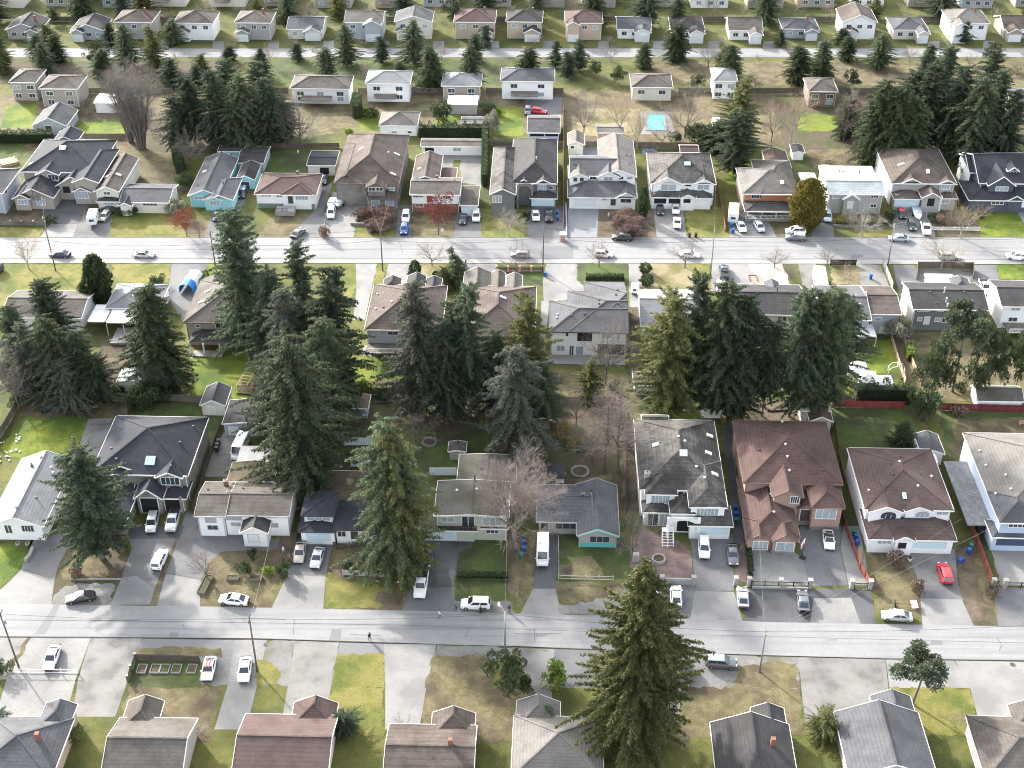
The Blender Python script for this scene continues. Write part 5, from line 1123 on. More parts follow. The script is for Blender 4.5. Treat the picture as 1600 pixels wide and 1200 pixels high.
H = House('house', 'two storey taupe house with brown hip roof and lower rear porch roof', 'house', (345,545), W_BEIGE, R_TAUPE, TRIM_B, group=MR_)
H.vol(5.6,(286,504),(404,505),437,.42,'v','hh').vol(2.9,(296,534),(362,536),512,.45,'u','hh',wall='none',roof=R_DARK).vol(5.6,(312,450),(352,450),435,.4,'v','gg')
H.opening('F',0,337,505,352,512,'w2').opening('F',0,306,508,312,511,'w1').opening('F',0,366,508,380,514,'w2').post([(299,552),(320,555),(345,553)],0,2.8,.3,TRIM).sky(325,455,.6,1.1).sky(315,472,.6,1.2); H.slab(300,548,350,556,.3,.28,CONCB)
H = House('house', 'blue grey house with brown shake hip roof and three street side gables', 'house', (630,550), W_LBLUE, R_SHBRN, TRIM, group=MR_)
H.vol(5.6,(569,516),(690,516),444,.45,'v','hh').vol(5.4,(597,452),(625,452),435,.45,'v','hg',roof=R_DARK).vol(5.6,(632,460),(662,460),431,.5,'v','hg',roof=R_DARK).vol(5.4,(662,458),(688,458),435,.45,'v','hg',roof=R_DARK).opening('F',0,588,517,594,521,'w2').opening('F',0,606,518,622,523,'w2')
H.vents((590,460),(587,483),(612,472),white=True).vents((599,481)); H.slab(572,532,632,552,2.2,.2,WOOD); H.railing([(573,552),(632,552)],2.2); H.post([(574,556),(600,556),(630,556)],0,2.2,.15)
H = House('house', 'stucco house with red brown roof and three pointed street side gables behind firs', 'house', (775,550), W_TAN, R_TAUPE, TRIM, group=MR_)
H.vol(5.6,(716,528),(836,528),446,.42,'v','hh',roof=R_SHBRN).vol(5.4,(722,462),(765,462),425,.5,'v','hg').vol(5.4,(766,460),(788,460),426,.6,'v','hg').vol(5.4,(790,460),(815,460),430,.5,'v','hg')
H.sky(786,465,.6,1.2).opening('F',0,770,532,784,538,'w2').opening('F',0,800,532,812,538,'w2')
H = House('house', 'new white two storey house with stepped slate roof and concrete patio', 'house', (920,570), W_WHITE, R_SLATE, TRIM_D, group=MR_)
H.vol(5.8,(858,519),(982,519),470,.34,'u','hg').vol(5.78,(888,519),(982,519),455,.34,'u','hg').vol(5.76,(915,519),(981,519),440,.34,'u','hg')
H.opening('F',0,884,519,888,525,'w1').opening('F',0,902,520,925,533,'o').opening('F',0,870,540,882,548,'w2').opening('F',0,890,541,896,556,'p').opening('F',0,900,541,911,554,'w1',GLASSB).opening('F',0,942,522,956,528,'w2').opening('F',0,964,522,968,530,'w1').opening('F',0,934,538,976,554,'o')
H.vents((913,491),(893,494),(936,475),(962,461),(965,454),(935,469),(966,475)).vents((870,471),(871,492),(870,497),white=True); H.slab(850,556,977,568,.2,.18,CONC)
H = House('house', 'small pale house behind the fir row beside the white car drive', 'house', (1050,540), W_LBLUE, R_GREY, group=MR_)
H.vol(3.4,(1001,510),(1105,510),452,.3,'u','gg').opening('F',0,1006,515,1014,520,'w1').opening('F',0,1060,512,1074,518,'w2')
H = House('house', 'dark roofed bungalow with a small front gable past the tall firs', 'house', (1200,510), W_CREAM, R_DARK, group=MR_)
H.vol(3.8,(1148,492),(1262,492),444,.3,'u','gg').vol(3.8,(1198,462),(1222,462),440,.5,'v','gg',roof=R_SLATE).vol(3.2,(1158,505),(1196,505),478,.5,'v','gg',roof=R_WARM).opening('F',0,1215,495,1230,502,'w2').opening('F',0,1240,495,1250,502,'w2').vents((1176,457),(1229,457)).pipe(1214,455,.8,VENT)
H = House('house', 'blue grey house with half dark and half brown gable roof and white patio roof', 'house', (1340,530), W_LBLUE, R_SLATE, group=MR_)
H.vol(4.8,(1285,500),(1362,500),446,.22,'u','gg').vol(5.0,(1361,491),(1409,491),447,.22,'u','gg',roof=R_SHBRN).vol(2.7,(1318,525),(1369,525),506,.0,'flat',roof=R_WHITE,wall='none')
H.opening('F',1,1367,496,1377,501,'w1').opening('F',1,1375,510,1382,520,'d',DOORW).opening('F',0,1300,506,1312,512,'w2').pipe(1352,462,.8).vents((1337,462),(1343,476),(1325,466),white=True); H.post([(1322,544),(1366,544)],0,2.7,.12)
H = House('house', 'dark grey sided two storey house with charcoal gable roof and white flue pipes', 'house', (1480,525), W_DGREY, R_SLATE, group=MR_)
H.vol(5.2,(1427,484),(1545,484),441,.28,'u','gg',roof=R_DARK).vol(3.0,(1492,500),(1520,500),487,.1,'flat',roof=R_WARM).vol(5.2,(1490,452),(1520,452),435,.4,'v','hg',roof=R_SLATE)
H.opening('F',0,1434,483,1452,486,'w3').opening('F',0,1465,483,1474,486,'w2').opening('F',0,1483,484,1492,487,'w2').opening('F',0,1434,496,1440,501,'w2').opening('F',0,1444,495,1452,507,'d',DOORW).opening('F',0,1461,497,1469,502,'w2').opening('F',0,1472,497,1483,503,'w2').opening('F',0,1505,497,1515,503,'w2')
H.pipe(1475,458,1.2).pipe(1478,472,.9).pipe(1480,479,.6).vents((1453,457),(1506,457),(1463,474)); x0,x1,y0,y1,z,zb = H.vols[0]; MB().box(x0-.06,y0,0,x0-.01,y1,5.1).build('end_wall_siding', W_CREAM, H.o)
H = House('house', 'white two storey house with charcoal gable roof cut by the photo edge', 'house', (1600,520), W_WHITE, R_DARK, group=MR_)
H.vol(5.4,(1566,480),(1690,480),438,.28,'u','gg').opening('F',0,1580,481,1594,485,'w2').opening('F',0,1576,496,1589,502,'w2').slab(1575,505,1640,520,1.4,.2,WOOD); H.railing([(1577,520),(1640,520)],1.4,.9,TRIM)
# ------------------------------------------------------------- far row: fronts seen, they face the far street
FR_ = 'houses facing the far street'
H = House('house', 'pale blue walled house with slate roof cut by the photo edge', 'house', (-10,330), W_LBLUE, R_SLATE, group=FR_)
H.vol(5.4,(-70,302),(4,302),262,.4,'v','gh').opening('R',0,6,290,10,300,'w1')
H = House('house', 'large stone fronted house with blue black cross gable roofs and wide dark drive', 'house', (95,305), W_BEIGE, R_NAVY, group=FR_)
H.vol(5.8,(32,268),(151,270),217,.42,'v','hh').vol(5.8,(112,285),(154,286),232,.42,'v','gh').vol(5.8,(55,273),(92,274),235,.5,'v','gh').vol(3.2,(20,309),(84,309),262,.5,'v','gg').vol(3.6,(84,292),(143,292),266,.6,'v','gh').vol(3.2,(18,311),(47,311),290,.55,'v','gh').vol(5.6,(82,222),(120,222),205,.5,'v','gg').vol(3.4,(112,300),(143,300),275,.5,'v','gh')
H.opening('F',2,75,267,90,275,'w3').opening('F',5,28,312,43,319,'w3',GLASSB).opening('F',3,58,311,70,320,'w3',GLASSB).opening('F',7,114,286,134,296,'w4',GLASSB).opening('F',4,97,285,108,295,'o').sky(98,231,1.5,1.3).sky(48,256,.8,.9)
H = House('house', 'pale grey split level house with taupe front gable and slate side wing', 'house', (205,325), W_CREAM, R_TAUPE, group=FR_)
H.vol(4.6,(146,299),(186,300),246,.45,'v','gg').vol(3.0,(186,316),(264,317),287,.28,'u','gg',roof=R_SLATE).vol(2.8,(184,322),(206,322),300,.5,'v','gh',roof=R_DARK).vol(2.7,(150,315),(185,315),304,.2,'u','hh',roof=R_DARK)
H.opening('F',0,162,300,172,304,'w2').opening('F',3,163,316,178,320,'w3',GLASSB).opening('F',1,223,317,245,321,'w4').opening('F',2,190,323,199,329,'d',DOORW).sky(167,276,.8,1.2).sky(185,273,.8,1.2).vents((174,267))
H = House('house', 'turquoise bungalow with slate cross gable roof and rooftop skylight', 'house', (325,325), W_TURQ, R_SLATE, group=FR_)
H.vol(3.2,(293,306),(346,307),246,.42,'v','gg').vol(3.0,(322,312),(364,313),277,.4,'v','gh').vol(3.0,(316,312),(347,313),297,.4,'v','gh',roof=R_GREY)
H.opening('F',0,304,307,316,311,'w2').opening('F',2,328,314,343,320,'w3').sky(320,268,.7,1).pipe(349,288,.5,VENT).vents((309,290))
H = House('house', 'white and green bungalow with low rose brown hip roof', 'house', (445,325), W_WHITE, R_ROSE, group=FR_)
H.vol(3.9,(397,303),(494,305),270,.32,'u','hh').vol(3.9,(438,304),(487,306),284,.35,'v','hh').opening('F',0,408,303,423,307,'w3').opening('F',0,432,303,441,307,'w2').opening('F',1,462,306,481,312,'w4').opening('F',1,450,306,458,318,'d')
x0,x1,y0,y1,z,zb = H.vols[0]; MB().box(x0-.03,y0-.06,0,x1+.03,y0-.01,1.3).build('green_base_siding', W_DKGREEN, H.o); H.chimney(465,272,.5,.7).slab(430,322,462,330,1.3,1.2,CONCB,'front_steps'); H.railing([(430,330),(450,330)],1.3,.8,IRON)
H = House('house', 'tall brick and stucco house with steep taupe gables and four roof skylights', 'house', (570,320), W_STONE, R_SHBRN, TRIM_B, group=FR_)
H.vol(6.0,(522,284),(623,290),210,.5,'v','hh').vol(6.0,(524,281),(560,282),225,.55,'v','gh').vol(6.0,(560,277),(600,278),230,.55,'v','gh').vol(6.0,(571,293),(603,293),255,.5,'v','gh').vol(3.2,(570,311),(622,312),294,.4,'u','hh').vol(4.4,(548,288),(572,288),270,.5,'v','gh')
H.opening('F',1,530,282,549,297,'w3',GLASSB).opening('F',3,576,293,586,298,'w2').opening('F',3,588,293,598,298,'w2').opening('F',0,602,293,616,297,'w2').opening('F',4,581,313,593,321,'w1',GLASSB).opening('F',4,603,312,614,321,'w1',GLASSB).opening('F',5,554,287,566,300,'o').sky(564,233,.6,1.3).sky(620,241,.6,1.4).sky(614,272,.6,1.4).vents((607,239),white=True).post([(550,302),(570,302)],0,4.2,.5,W_STONE)
H = House('house', 'white over brick split level house with taupe gable roof behind the red maple', 'house', (690,325), W_WHITE, R_TAUPE, group=FR_)
H.vol(4.8,(640,304),(719,305),277,.3,'u','gg').vol(4.6,(643,283),(686,283),243,.42,'v','gg',roof=R_SHBRN).vol(3.0,(718,321),(747,321),290,.08,'flat',roof=R_TAUPE).vol(3.0,(684,283),(712,283),262,.1,'flat',roof=R_ROSE)
H.opening('F',0,646,306,661,308,'w4').opening('F',0,667,306,675,316,'d',DOORR).opening('F',0,692,306,704,310,'w3').opening('F',0,649,318,661,323,'w2').opening('F',2,719,321,741,330,'g',GDOORB).sky(655,264,.9,.9).chimney(683,278,.5,.6).vents((669,279),(710,282),(652,280))
x0,x1,y0,y1,z,zb = H.vols[0]; MB().box(x0-.03,y0-.06,0,x1+.03,y0-.01,2.3).build('brick_base', BRICK, H.o)
H = House('house', 'charcoal sided house with steep grey gables and two storey arched stone entry', 'house', (820,325), W_DGREY, R_SHAKE, group=FR_)
H.vol(6.0,(798,286),(871,287),217,.5,'v','hh',roof=R_DARK).vol(5.8,(765,304),(806,304),230,.5,'v','gh',roof=R_SHAKE).vol(5.6,(806,287),(831,287),255,.6,'v','gh',roof=R_SHAKE).vol(6.0,(836,287),(862,287),262,.55,'v','gh',roof=R_SHAKE).vol(3.2,(828,310),(871,310),290,.35,'u','hh',roof=R_DARK).vol(6.0,(826,232),(853,232),216,.3,'u','gg',roof=R_TAUPE).vol(5.8,(776,286),(806,287),248,.5,'v','gh',roof=R_SHAKE)
H.opening('F',1,770,306,783,316,'w3',GLASSB).opening('F',3,841,289,853,298,'w3',GLASSB).opening('F',6,792,290,801,300,'w2',GLASSB).opening('F',4,831,311,865,322,'g',GDOORB).opening('F',2,815,291,826,305,'a2').opening('F',0,859,291,864,296,'w1').arch(820,325,3.4,6.3,.6,W_STONE).pipe(838,249,.6)
H = House('house', 'brand new white farmhouse style house with light slate roofs and pale paver drive', 'house', (940,325), W_WHITE, R_SLATE, group=FR_)
H.vol(5.8,(937,276),(995,276),218,.42,'v','gg',roof=R_WARM).vol(5.8,(890,275),(965,275),243,.35,'u','gg',roof=R_SLATE).vol(5.8,(888,278),(921,278),258,.5,'v','gh',roof=R_WARM).vol(5.8,(932,277),(970,277),252,.5,'v','gh').vol(3.2,(887,309),(996,309),280,.4,'u','hh').vol(3.3,(962,309),(995,309),283,.5,'v','gh')
H.opening('F',2,896,277,902,283,'w1').opening('F',2,906,277,912,283,'w1').opening('F',1,921,276,932,280,'w2').opening('F',3,944,276,957,281,'w2').opening('F',0,967,276,974,280,'w1').opening('F',0,980,276,988,280,'w1').opening('F',4,897,310,931,322,'g').opening('F',4,954,311,962,321,'d').opening('F',4,941,310,948,313,'w1').opening('F',5,970,307,986,315,'w2').vents((898,257),(899,263),(979,243),(986,244),(984,257)).post([(938,325),(965,325),(990,326)],0,3.1,.3)
H = House('house', 'white two storey house with weathered shake roof and green square skylight', 'house', (1065,325), W_WHITE, R_SHAKE, group=FR_)
H.vol(5.8,(1016,287),(1119,287),238,.45,'v','hh',roof=R_SHAKE).vol(5.8,(1019,288),(1067,288),255,.5,'v','gh').vol(5.8,(1084,288),(1117,288),258,.5,'v','gh').vol(3.2,(1017,309),(1114,309),290,.35,'u','hh').vol(3.4,(1062,310),(1088,310),292,.5,'v','gh').vol(5.8,(1063,238),(1092,238),226,.3,'u','gg',roof=R_ROSE)
H.opening('F',1,1033,289,1056,297,'a2',GLASSB).opening('F',2,1090,289,1108,296,'a2',GLASSB).opening('F',0,1071,287,1080,291,'w1').opening('F',3,1022,309,1041,318,'g',GDARK).opening('F',3,1045,309,1063,318,'g',GDARK).opening('F',4,1068,311,1079,317,'o').sky(1074,256,1.5,1.2,SKYT).pipe(1054,235,.5)
H = House('house', 'orange fronted two storey house with taupe roofs and white porch railing', 'house', (1200,335), W_ORANGE, R_DARK, TRIM, group=FR_)
H.vol(5.2,(1160,303),(1250,304),262,.42,'v','hh',roof=R_WARM).vol(5.2,(1188,304),(1250,304),250,.35,'u','hh',roof=R_TAUPE).vol(3.0,(1164,330),(1236,331),312,.25,'u','hh',wall='none',roof=R_DARK)
H.opening('F',0,1174,304,1191,310,'w4').opening('F',0,1206,304,1218,309,'w2').opening('F',0,1229,304,1241,309,'w2').opening('F',0,1180,328,1192,334,'w2').opening('F',0,1200,328,1206,338,'d').sky(1222,285,.8,1.1).slab(1164,330,1234,342,.6,.55,CONCB,'porch'); H.railing([(1165,342),(1234,342)],.6,1.0); H.post([(1167,342),(1190,342),(1212,342),(1233,342)],0,3.0,.18)
x0,x1,y0,y1,z,zb = H.vols[0]; MB().box(x0-.05,y0,0,x0-.01,y1,5).build('side_stucco', W_PINK, H.o)
H = House('house', 'pale stucco house with icy blue front roof slope and flat white back roof', 'house', (1335,325), W_GREY, R_PALE, group=FR_)
H.vol(5.2,(1294,303),(1383,304),277,.3,'u','gg',roof=R_PALE).vol(5.9,(1286,279),(1370,279),259,.0,'flat',roof=R_WHITE,wall=W_WHITE).vol(4.2,(1317,312),(1344,312),288,.7,'v','gh',roof=R_WHITE)
H.opening('F',0,1301,305,1317,310,'w5').opening('F',0,1361,305,1372,309,'w3').opening('F',0,1360,319,1369,324,'w2').opening('F',2,1324,315,1332,326,'d',DOORW).chimney(1342,271,.3,.5,VENT).vents((1312,268),(1318,269)); x0,x1,y0,y1,z,zb = H.vols[0]; MB().box(x0-.05,y0,0,x0-.01,y1,5).build('white_side_wall', W_WHITE, H.o)
H = House('house', 'stone coloured two storey house with mossy brown roof, twin gables and arched porch', 'house', (1445,325), W_GREY, R_SHBRN, TRIM, group=FR_)
H.vol(5.8,(1393,286),(1496,288),231,.42,'v','hh').vol(5.8,(1408,286),(1442,287),262,.5,'v','gh').vol(5.8,(1466,287),(1496,289),265,.5,'v','gh').vol(3.2,(1397,311),(1441,311),295,.35,'u','hh').vol(4.0,(1440,309),(1473,310),285,.55,'v','gh').vol(3.2,(1470,310),(1497,310),298,.3,'u','hh').opening('F',1,1417,286,1431,294,'w2').opening('F',2,1471,287,1484,295,'w3').opening('F',3,1402,312,1440,324,'g',GDOORB).opening('F',4,1449,310,1460,322,'o').opening('F',5,1470,311,1481,318,'w2').sky(1408,257,.7,1.4).sky(1450,268,.7,1.2).arch(1455,329,3.4,3.9)
x0,x1,y0,y1,z,zb = H.vols[0]; MB().box(x0-.05,y0,0,x0-.01,y1,5.6).build('white_side_wall', W_WHITE, H.o)
H = House('house', 'navy and white farmhouse style house with blue black roof and small dormer', 'house', (1560,330), W_NAVY, R_NAVY, TRIM, group=FR_)
H.vol(5.8,(1530,286),(1660,288),238,.42,'u','gg').vol(5.9,(1544,290),(1588,291),255,.75,'v','gh').vol(3.2,(1514,313),(1640,314),282,.4,'u','hg').vol(5.8,(1515,270),(1545,270),240,.4,'u','gg').vol(7.6,(1575,268),(1593,268),250,.8,'v','gh',zb=5).vol(3.3,(1574,313),(1602,314),296,.6,'v','gh')
H.opening('F',1,1556,292,1575,298,'w3').opening('F',4,1580,265,1589,271,'w2').opening('F',2,1550,313,1568,319,'w3').opening('F',2,1602,313,1640,324,'g').post([(1518,330),(1530,330),(1572,331),(1600,331)],0,3.1,.2); x0,x1,y0,y1,z,zb = H.vols[3]; MB().box(x0-.05,y0,0,x0-.01,y1,5.6).build('white_side_wall', W_WHITE, H.o)
# ------------------------------------------------------------- the row beyond, backs seen at the top of the photo, and the next street
BK = 'houses of the next block'
def plain(label, x0, x1, yb, wall, roof, pitch=.35, z=5.4, ridge='u', ends='hh', dep=9.5, wins=2, psi=PSI, group=BK, deck=False, trim=TRIM):
    a = G(x0, yb); b = G(x1, yb); H = House('house', label, 'house', ((x0+x1)/2, yb), wall, roof, trim, group=group, psi=psi); w = (b-a).length
    H.volm(-w/2, w/2, 0, dep, z, pitch, ridge, ends)
    for k in range(wins):
        c = -w/2+w*(k+.5)/wins
        H.open_m('F',0,c-.9,c+.9,z-2.1,z-1.0,'w2')
        if z > 4: H.open_m('F',0,c-.8,c+.8,.9,2.0,'w2' if k else 'p')
    if deck: MB().box(-w*.3,-3,2.2,w*.2,.3,2.4).build('deck', WOOD, H.o)
    return H
plain('beige siding house whose back wall shows two windows above the blue roofed shed', 66, 127, 168, W_BEIGE, R_TAUPE, wins=2)
plain('beige house at the top beside the dark hedge, cut by the photo edge', 20, 62, 158, W_BEIGE, R_TAUPE, wins=2)
plain('off white house at the photo top behind the bare tree and deck', 455, 548, 163, W_WHITE, R_TAUPE, wins=3, z=4.5, deck=True)
plain('white house with back deck and stairs at the photo top above the white garage', 572, 642, 160, W_WHITE, R_GREY, deck=True)
plain('house with pale metal patio roof at the photo top', 690, 752, 158, W_BEIGE, R_GREY, wins=2, z=4.4)
plain('white house with raised deck at the photo top near the parked cars', 782, 866, 156, W_WHITE, R_SLATE, deck=True)
plain('tan house at the photo top above the swimming pool trees', 985, 1050, 158, W_CREAM, R_TAUPE, z=4)
plain('white house with railing at the photo top beside the yellow green conifer', 1112, 1150, 156, W_WHITE, R_GREY)
plain('house with dark covered back deck at the photo top above the green lawn', 1260, 1306, 168, W_BROWN, R_TAUPE, z=4.6)
plain('beige house at the photo top edge behind the navy and white house', 1578, 1650, 190, W_BEIGE, R_SLATE)
# ------------------------------------------------------------- sheds and outbuildings
shed('garden_shed','blue grey gabled shed in front of the beige house at the top',(50,196),(104,197),171,2.6,W_LBLUE,R_SLATE,op=[(70,190,80,203,'d')])
shed('garden_shed','small shed with dark gable roof and white door behind the stone house',(312,633),(352,634),604,2.5,W_CREAM,R_SLATE,op=[(326,636,336,648,'d',DOORW)])
shed('garage','pale grey garage with low dark roof and white double door behind the patio cover',(347,662),(418,664),625,2.9,W_LBLUE,R_DARK,ridge='v',pitch=.12,op=[(358,667,372,680,'d',DOORW),(388,667,412,680,'g')])
shed('garden_shed','shed with mossy roof and blue wall under the big firs',(541,638),(575,639),616,2.4,W_BLUE,R_MOSS,pitch=.1)
shed('garden_shed','tiny white shed with blue tinted gable at the end of the red alley fence',(1093,641),(1130,641),634,2.0,W_WHITE,R_SLATE,op=[(1100,643,1108,652,'d',DOORW)])
shed('garden_shed','flat grey roofed shed under dark conifers with small lean-to',(182,596),(226,597),576,2.4,W_CREAM,R_PALE,pitch=.15)
shed('garage','detached white garage with grey hip roof beyond the tall brick house',(592,196),(652,197),174,2.9,W_WHITE,R_WARM,ends='hh',pitch=.4,op=[(612,205,620,208,'w1'),(637,205,643,208,'w1')])
shed('outbuilding','long low white outbuilding with tan roof beside the clipped hedge',(657,229),(757,229),216,2.5,W_WHITE,R_TAUPE,ridge='u',ends='gg',pitch=.2,op=[(664,231,678,237,'o'),(708,231,720,236,'w2')])
shed('garage','grey roofed outbuilding with red lower roof band and blue doors near the parked cars',(824,207),(875,208),180,2.9,W_BLUE,R_SLATE,ridge='u',ends='gg',pitch=.3,op=[(828,208,850,213,'o'),(852,208,872,213,'o')])
shed('garden_shed','small cream gable shed on the patio behind the new white house',(887,226),(913,226),208,2.9,W_CREAM,R_WARM,op=[(902,230,908,240,'d',DOORW),(892,228,897,232,'w1')])
shed('garden_shed','tan roofed garden shed by the bare trees behind the new white house',(932,207),(975,208),195,2.4,W_TAN,R_WARM,ridge='u',pitch=.2)
shed('garden_shed','turquoise shed with dark flat roof behind the turquoise bungalow',(340,236),(380,237),225,2.6,W_TURQ,R_DARK,ridge='u',pitch=.1,op=[(352,240,364,250,'w1')])
shed('garage','turquoise garage with dark gable roof at the end of the drive',(368,281),(398,281),256,2.6,W_TURQ,R_DARK,op=[(377,284,390,295,'g',GNAVY)])
shed('garden_shed','dark roofed shed between the turquoise garage and the lawn',(370,254),(412,255),228,2.5,W_LBLUE,R_DARK,ridge='u',pitch=.12)
shed('carport','carport with blue black flat roof beside the bungalow with green base',(479,258),(524,259),235,2.8,W_CREAM,R_NAVY,ridge='u',pitch=.06,op=[(500,262,514,272,'o')])
shed('garden_shed','brown roofed shed behind the orange fronted house',(1198,262),(1236,263),236,2.6,W_CREAM,R_ROSE,pitch=.35)
shed('garden_shed','tiny green roofed hut in the lawn behind the orange fronted house',(1238,238),(1258,239),226,2.2,W_WHITE,R_DARK,pitch=.2)
shed('garden_shed','dark roofed shed with white trim beside the lattice patio roof',(1437,703),(1479,716),678,2.7,W_WHITE,R_SLATE,pitch=.4)
shed('garden_shed','long grey roofed shed with white gable behind the dark red fence',(1528,627),(1600,627),602,2.3,W_WHITE,R_OLIVE,ridge='u',pitch=.5)
shed('carport','rusty topped lean-to shelter over the alley between the firs and the bare trees',(990,602),(1030,602),581,2.5,W_BLUE,R_MOSS,ridge='u',pitch=.1)
shed('patio_cover','mottled sheet metal roof behind the large red brown house',(1252,642),(1299,643),626,2.9,W_WHITE,R_CORR,ridge='u',pitch=.06)
shed('garden_shed','brown gable roofed shelter attached behind the large red brown house',(1265,658),(1302,659),636,2.7,W_TAN,R_BROWN,pitch=.5)
shed('patio_cover','white ribbed patio roof behind the rose brown roofed house',(1433,722),(1465,722),704,3.0,W_WHITE,R_WHITE,ridge='u',pitch=.05)
shed('garage','house like garage with yellow mossy flat roof behind the blue black roofed house',(497,783),(570,783),735,2.9,W_CREAM,R_MOSS,ridge='u',pitch=.04)
shed('patio_cover','white flat patio roof inside the dark fenced front yard',(1450,441),(1494,441),428,2.6,W_WHITE,R_WHITE,ridge='u',pitch=.02)
shed('carport','white roofed shelter at the photo top left of the leafless poplars',(146,161),(190,161),146,3.0,W_WHITE,R_WHITE,ridge='u',pitch=.1)
shed('patio_cover','white metal patio roof on the back of the house above the hedge',(699,163),(746,163),149,3.0,W_GREY,R_WHITE,ridge='u',pitch=.1)
shed('garden_shed','small dark flat roofed shed peeking over the clipped hedge',(720,192),(762,192),182,2.2,W_GREY,R_SLATE,ridge='u',pitch=.05)
gazebo('black square canopy over garden chairs behind the slate roofed bungalow',864,752,4.2,2.6,mat('canopy_black',(.035,.035,.038),.8)); gazebo('blue grey pyramid canopy beyond the white vinyl fence',566,735,3.4,2.4,mat('canopy_blue',(.25,.28,.33),.8))
gazebo('white peaked canopy tent behind the orange fronted house',1260,290,4.0,2.5,mat('canopy_white',(.62,.64,.65),.7))
for i,(x,y,w) in enumerate(((1336,590,4.2),(1352,602,4.0),(1378,606,3.6))):
    gazebo(('taller white garden tent beside the lawn, nearest the firs','low white garden tent in the middle of three','white garden tent nearest the arched trellis')[i],x,y,w,2.3-.3*i,MATS['canopy_white'],TRIM,'garden_tent',.45)
# blue and white car shelter
o = empty('car_shelter', G(297,452), -PSI-.12); tag(o,'arched car shelter with white cover and bright blue end','shelter')
for nm, y0, y1, m in (('white_cover',0.2,4.2,MATS['canopy_white']),('blue_cover',-2.2,.2,mat('tarp_blue',(.015,.16,.52),.6,.08))):
    mb = MB(); pr = [(-1.5,0.2),(-1.5,1.6),(-1.1,2.2),(-.5,2.5),(.5,2.5),(1.1,2.2),(1.5,1.6),(1.5,.2)]
    for a,b in zip(pr,pr[1:]): mb.face([(a[0],y0,a[1]),(b[0],y0,b[1]),(b[0],y1,b[1]),(a[0],y1,a[1])])
    mb.build(nm,m,o)
for y in (-2.1,0,2.0,4.1):
    for s in (-1,1): MB().tube((s*1.47,y,0),(s*1.47,y,1.7),.03,.03,5).build('pole',STEEL,o)
# ------------------------------------------------------------- fences and walls
fence('weathered board fence behind the bright back lawn and rubble heap',[(42,617),(110,622),(207,628)],1.8)
fence('weathered board fence behind the dark back lawn with the small shed',[(210,624),(318,630)],1.7,group=None)
fence('leaning grey board fence running back from the left photo edge by the bright lawn',[(-6,696),(20,652),(37,618)],1.8)
fence('board fence between the large stone house and the white split level',[(303,800),(320,745),(338,690),(350,660)],1.5,WOODD)
fence('short board fence between the rubble yard and the dark lawn',[(200,652),(209,628)],1.5)
fence('white vinyl fence across the lawn right of the tall firs',[(518,696),(560,696),(606,695)],1.8,VINYL,style='vinyl')
fence('white vinyl fence between the twin crowned fir and the sage green house',[(672,743),(713,743)],1.8,VINYL,style='vinyl')
fence('bright red alley fence behind the dark green lawn',[(1300,636),(1350,638),(1412,639)],1.7,REDF)
fence('dark red alley fence continuing right of the bluish shrub',[(1466,641),(1530,643),(1640,646)],1.7,mat('maroon_fence',(.14,.03,.035),.85,.15))
fence('orange red side fence left of the drive with the red car',[(1310,792),(1325,840),(1343,890),(1358,915)],1.5,ORF)
fence('orange red side fence between the rose brown and pale blue houses',[(1478,728),(1500,790),(1525,850),(1548,912)],1.7,ORF)
fence('brown side fence between the red brown roofed house and the green lawn',[(1303,668),(1310,720),(1318,760)],1.6,mat('brown_fence',(.16,.07,.05),.85,.15))
fence('low grey fence with concrete base in front of the lawn with the young bare tree',[(873,905),(915,906),(958,907)],.9,TRIM_G,style='rail'); fence('wire side fence between the van drive and the turquoise trimmed bungalow',[(873,904),(873,868),(872,832)],1.1,STEEL,style='mesh')
fence('low grey board fence under the twin crowned fir by the street',[(536,899),(585,901),(630,904)],1.2,TRIM_G)
fence('dark board fence round the raised bed garden at the bottom edge',[(213,1031),(262,1032),(312,1034)],1.2,WOODD); fence('white capped wall left of the raised bed garden',[(212,1030),(205,1048),(200,1064)],1.1,WOOD,pw=.3,cap=CONCB)
fence('white rail fence at the bottom left photo corner',[(10,1051),(70,1052),(122,1052)],.9,TRIM,style='rail'); fence('low weathered fence along the far street in front of the stone fronted house',[(0,352),(35,352),(72,353)],1.1,WOOD,pw=.3,cap=CONCB)
fence('white picket style fence in front of the stone coloured house',[(1455,360),(1490,360),(1530,361)],.9,TRIM,style='picket')
fence('dark board fence round the front yard with white patio roof',[(1432,437),(1433,420),(1475,420),(1519,421),(1520,436)],1.8,WOODD)
fence('pale panel fence along the drive beside the dark grey sided house',[(1379,414),(1386,432),(1394,452)],1.7,CONCB); fence('dark iron panel fence between the camper and the bare hedge yard',[(1297,415),(1337,415)],1.5,IRON,style='board')
fence('left of two board fences lining the dirt path between back gardens',[(1392,532),(1402,565),(1414,600)],1.4,WOODN); fence('right of two board fences lining the dirt path between back gardens',[(1411,532),(1423,565),(1438,602)],1.4,WOODN)
fence('board fence behind the back garden of the charcoal sided house',[(755,230),(800,231),(882,231)],1.8); fence('dark board fence behind the white house with the trampoline yard',[(915,231),(1000,232),(1100,233)],1.8,WOODD)
fence('pale fence along the narrow path left of the new white house',[(881,355),(880,300),(880,240),(880,170)],1.6,WOODN); fence('board fence running up from the blue roofed shed to the photo top',[(98,213),(118,186),(140,160)],1.8)
fence('low board fence behind the leafless poplars',[(122,216),(160,216),(200,216)],1.3); fence('dark fence below the conifers at the top left',[(330,232),(400,232),(470,232),(530,231)],1.4,WOODD)
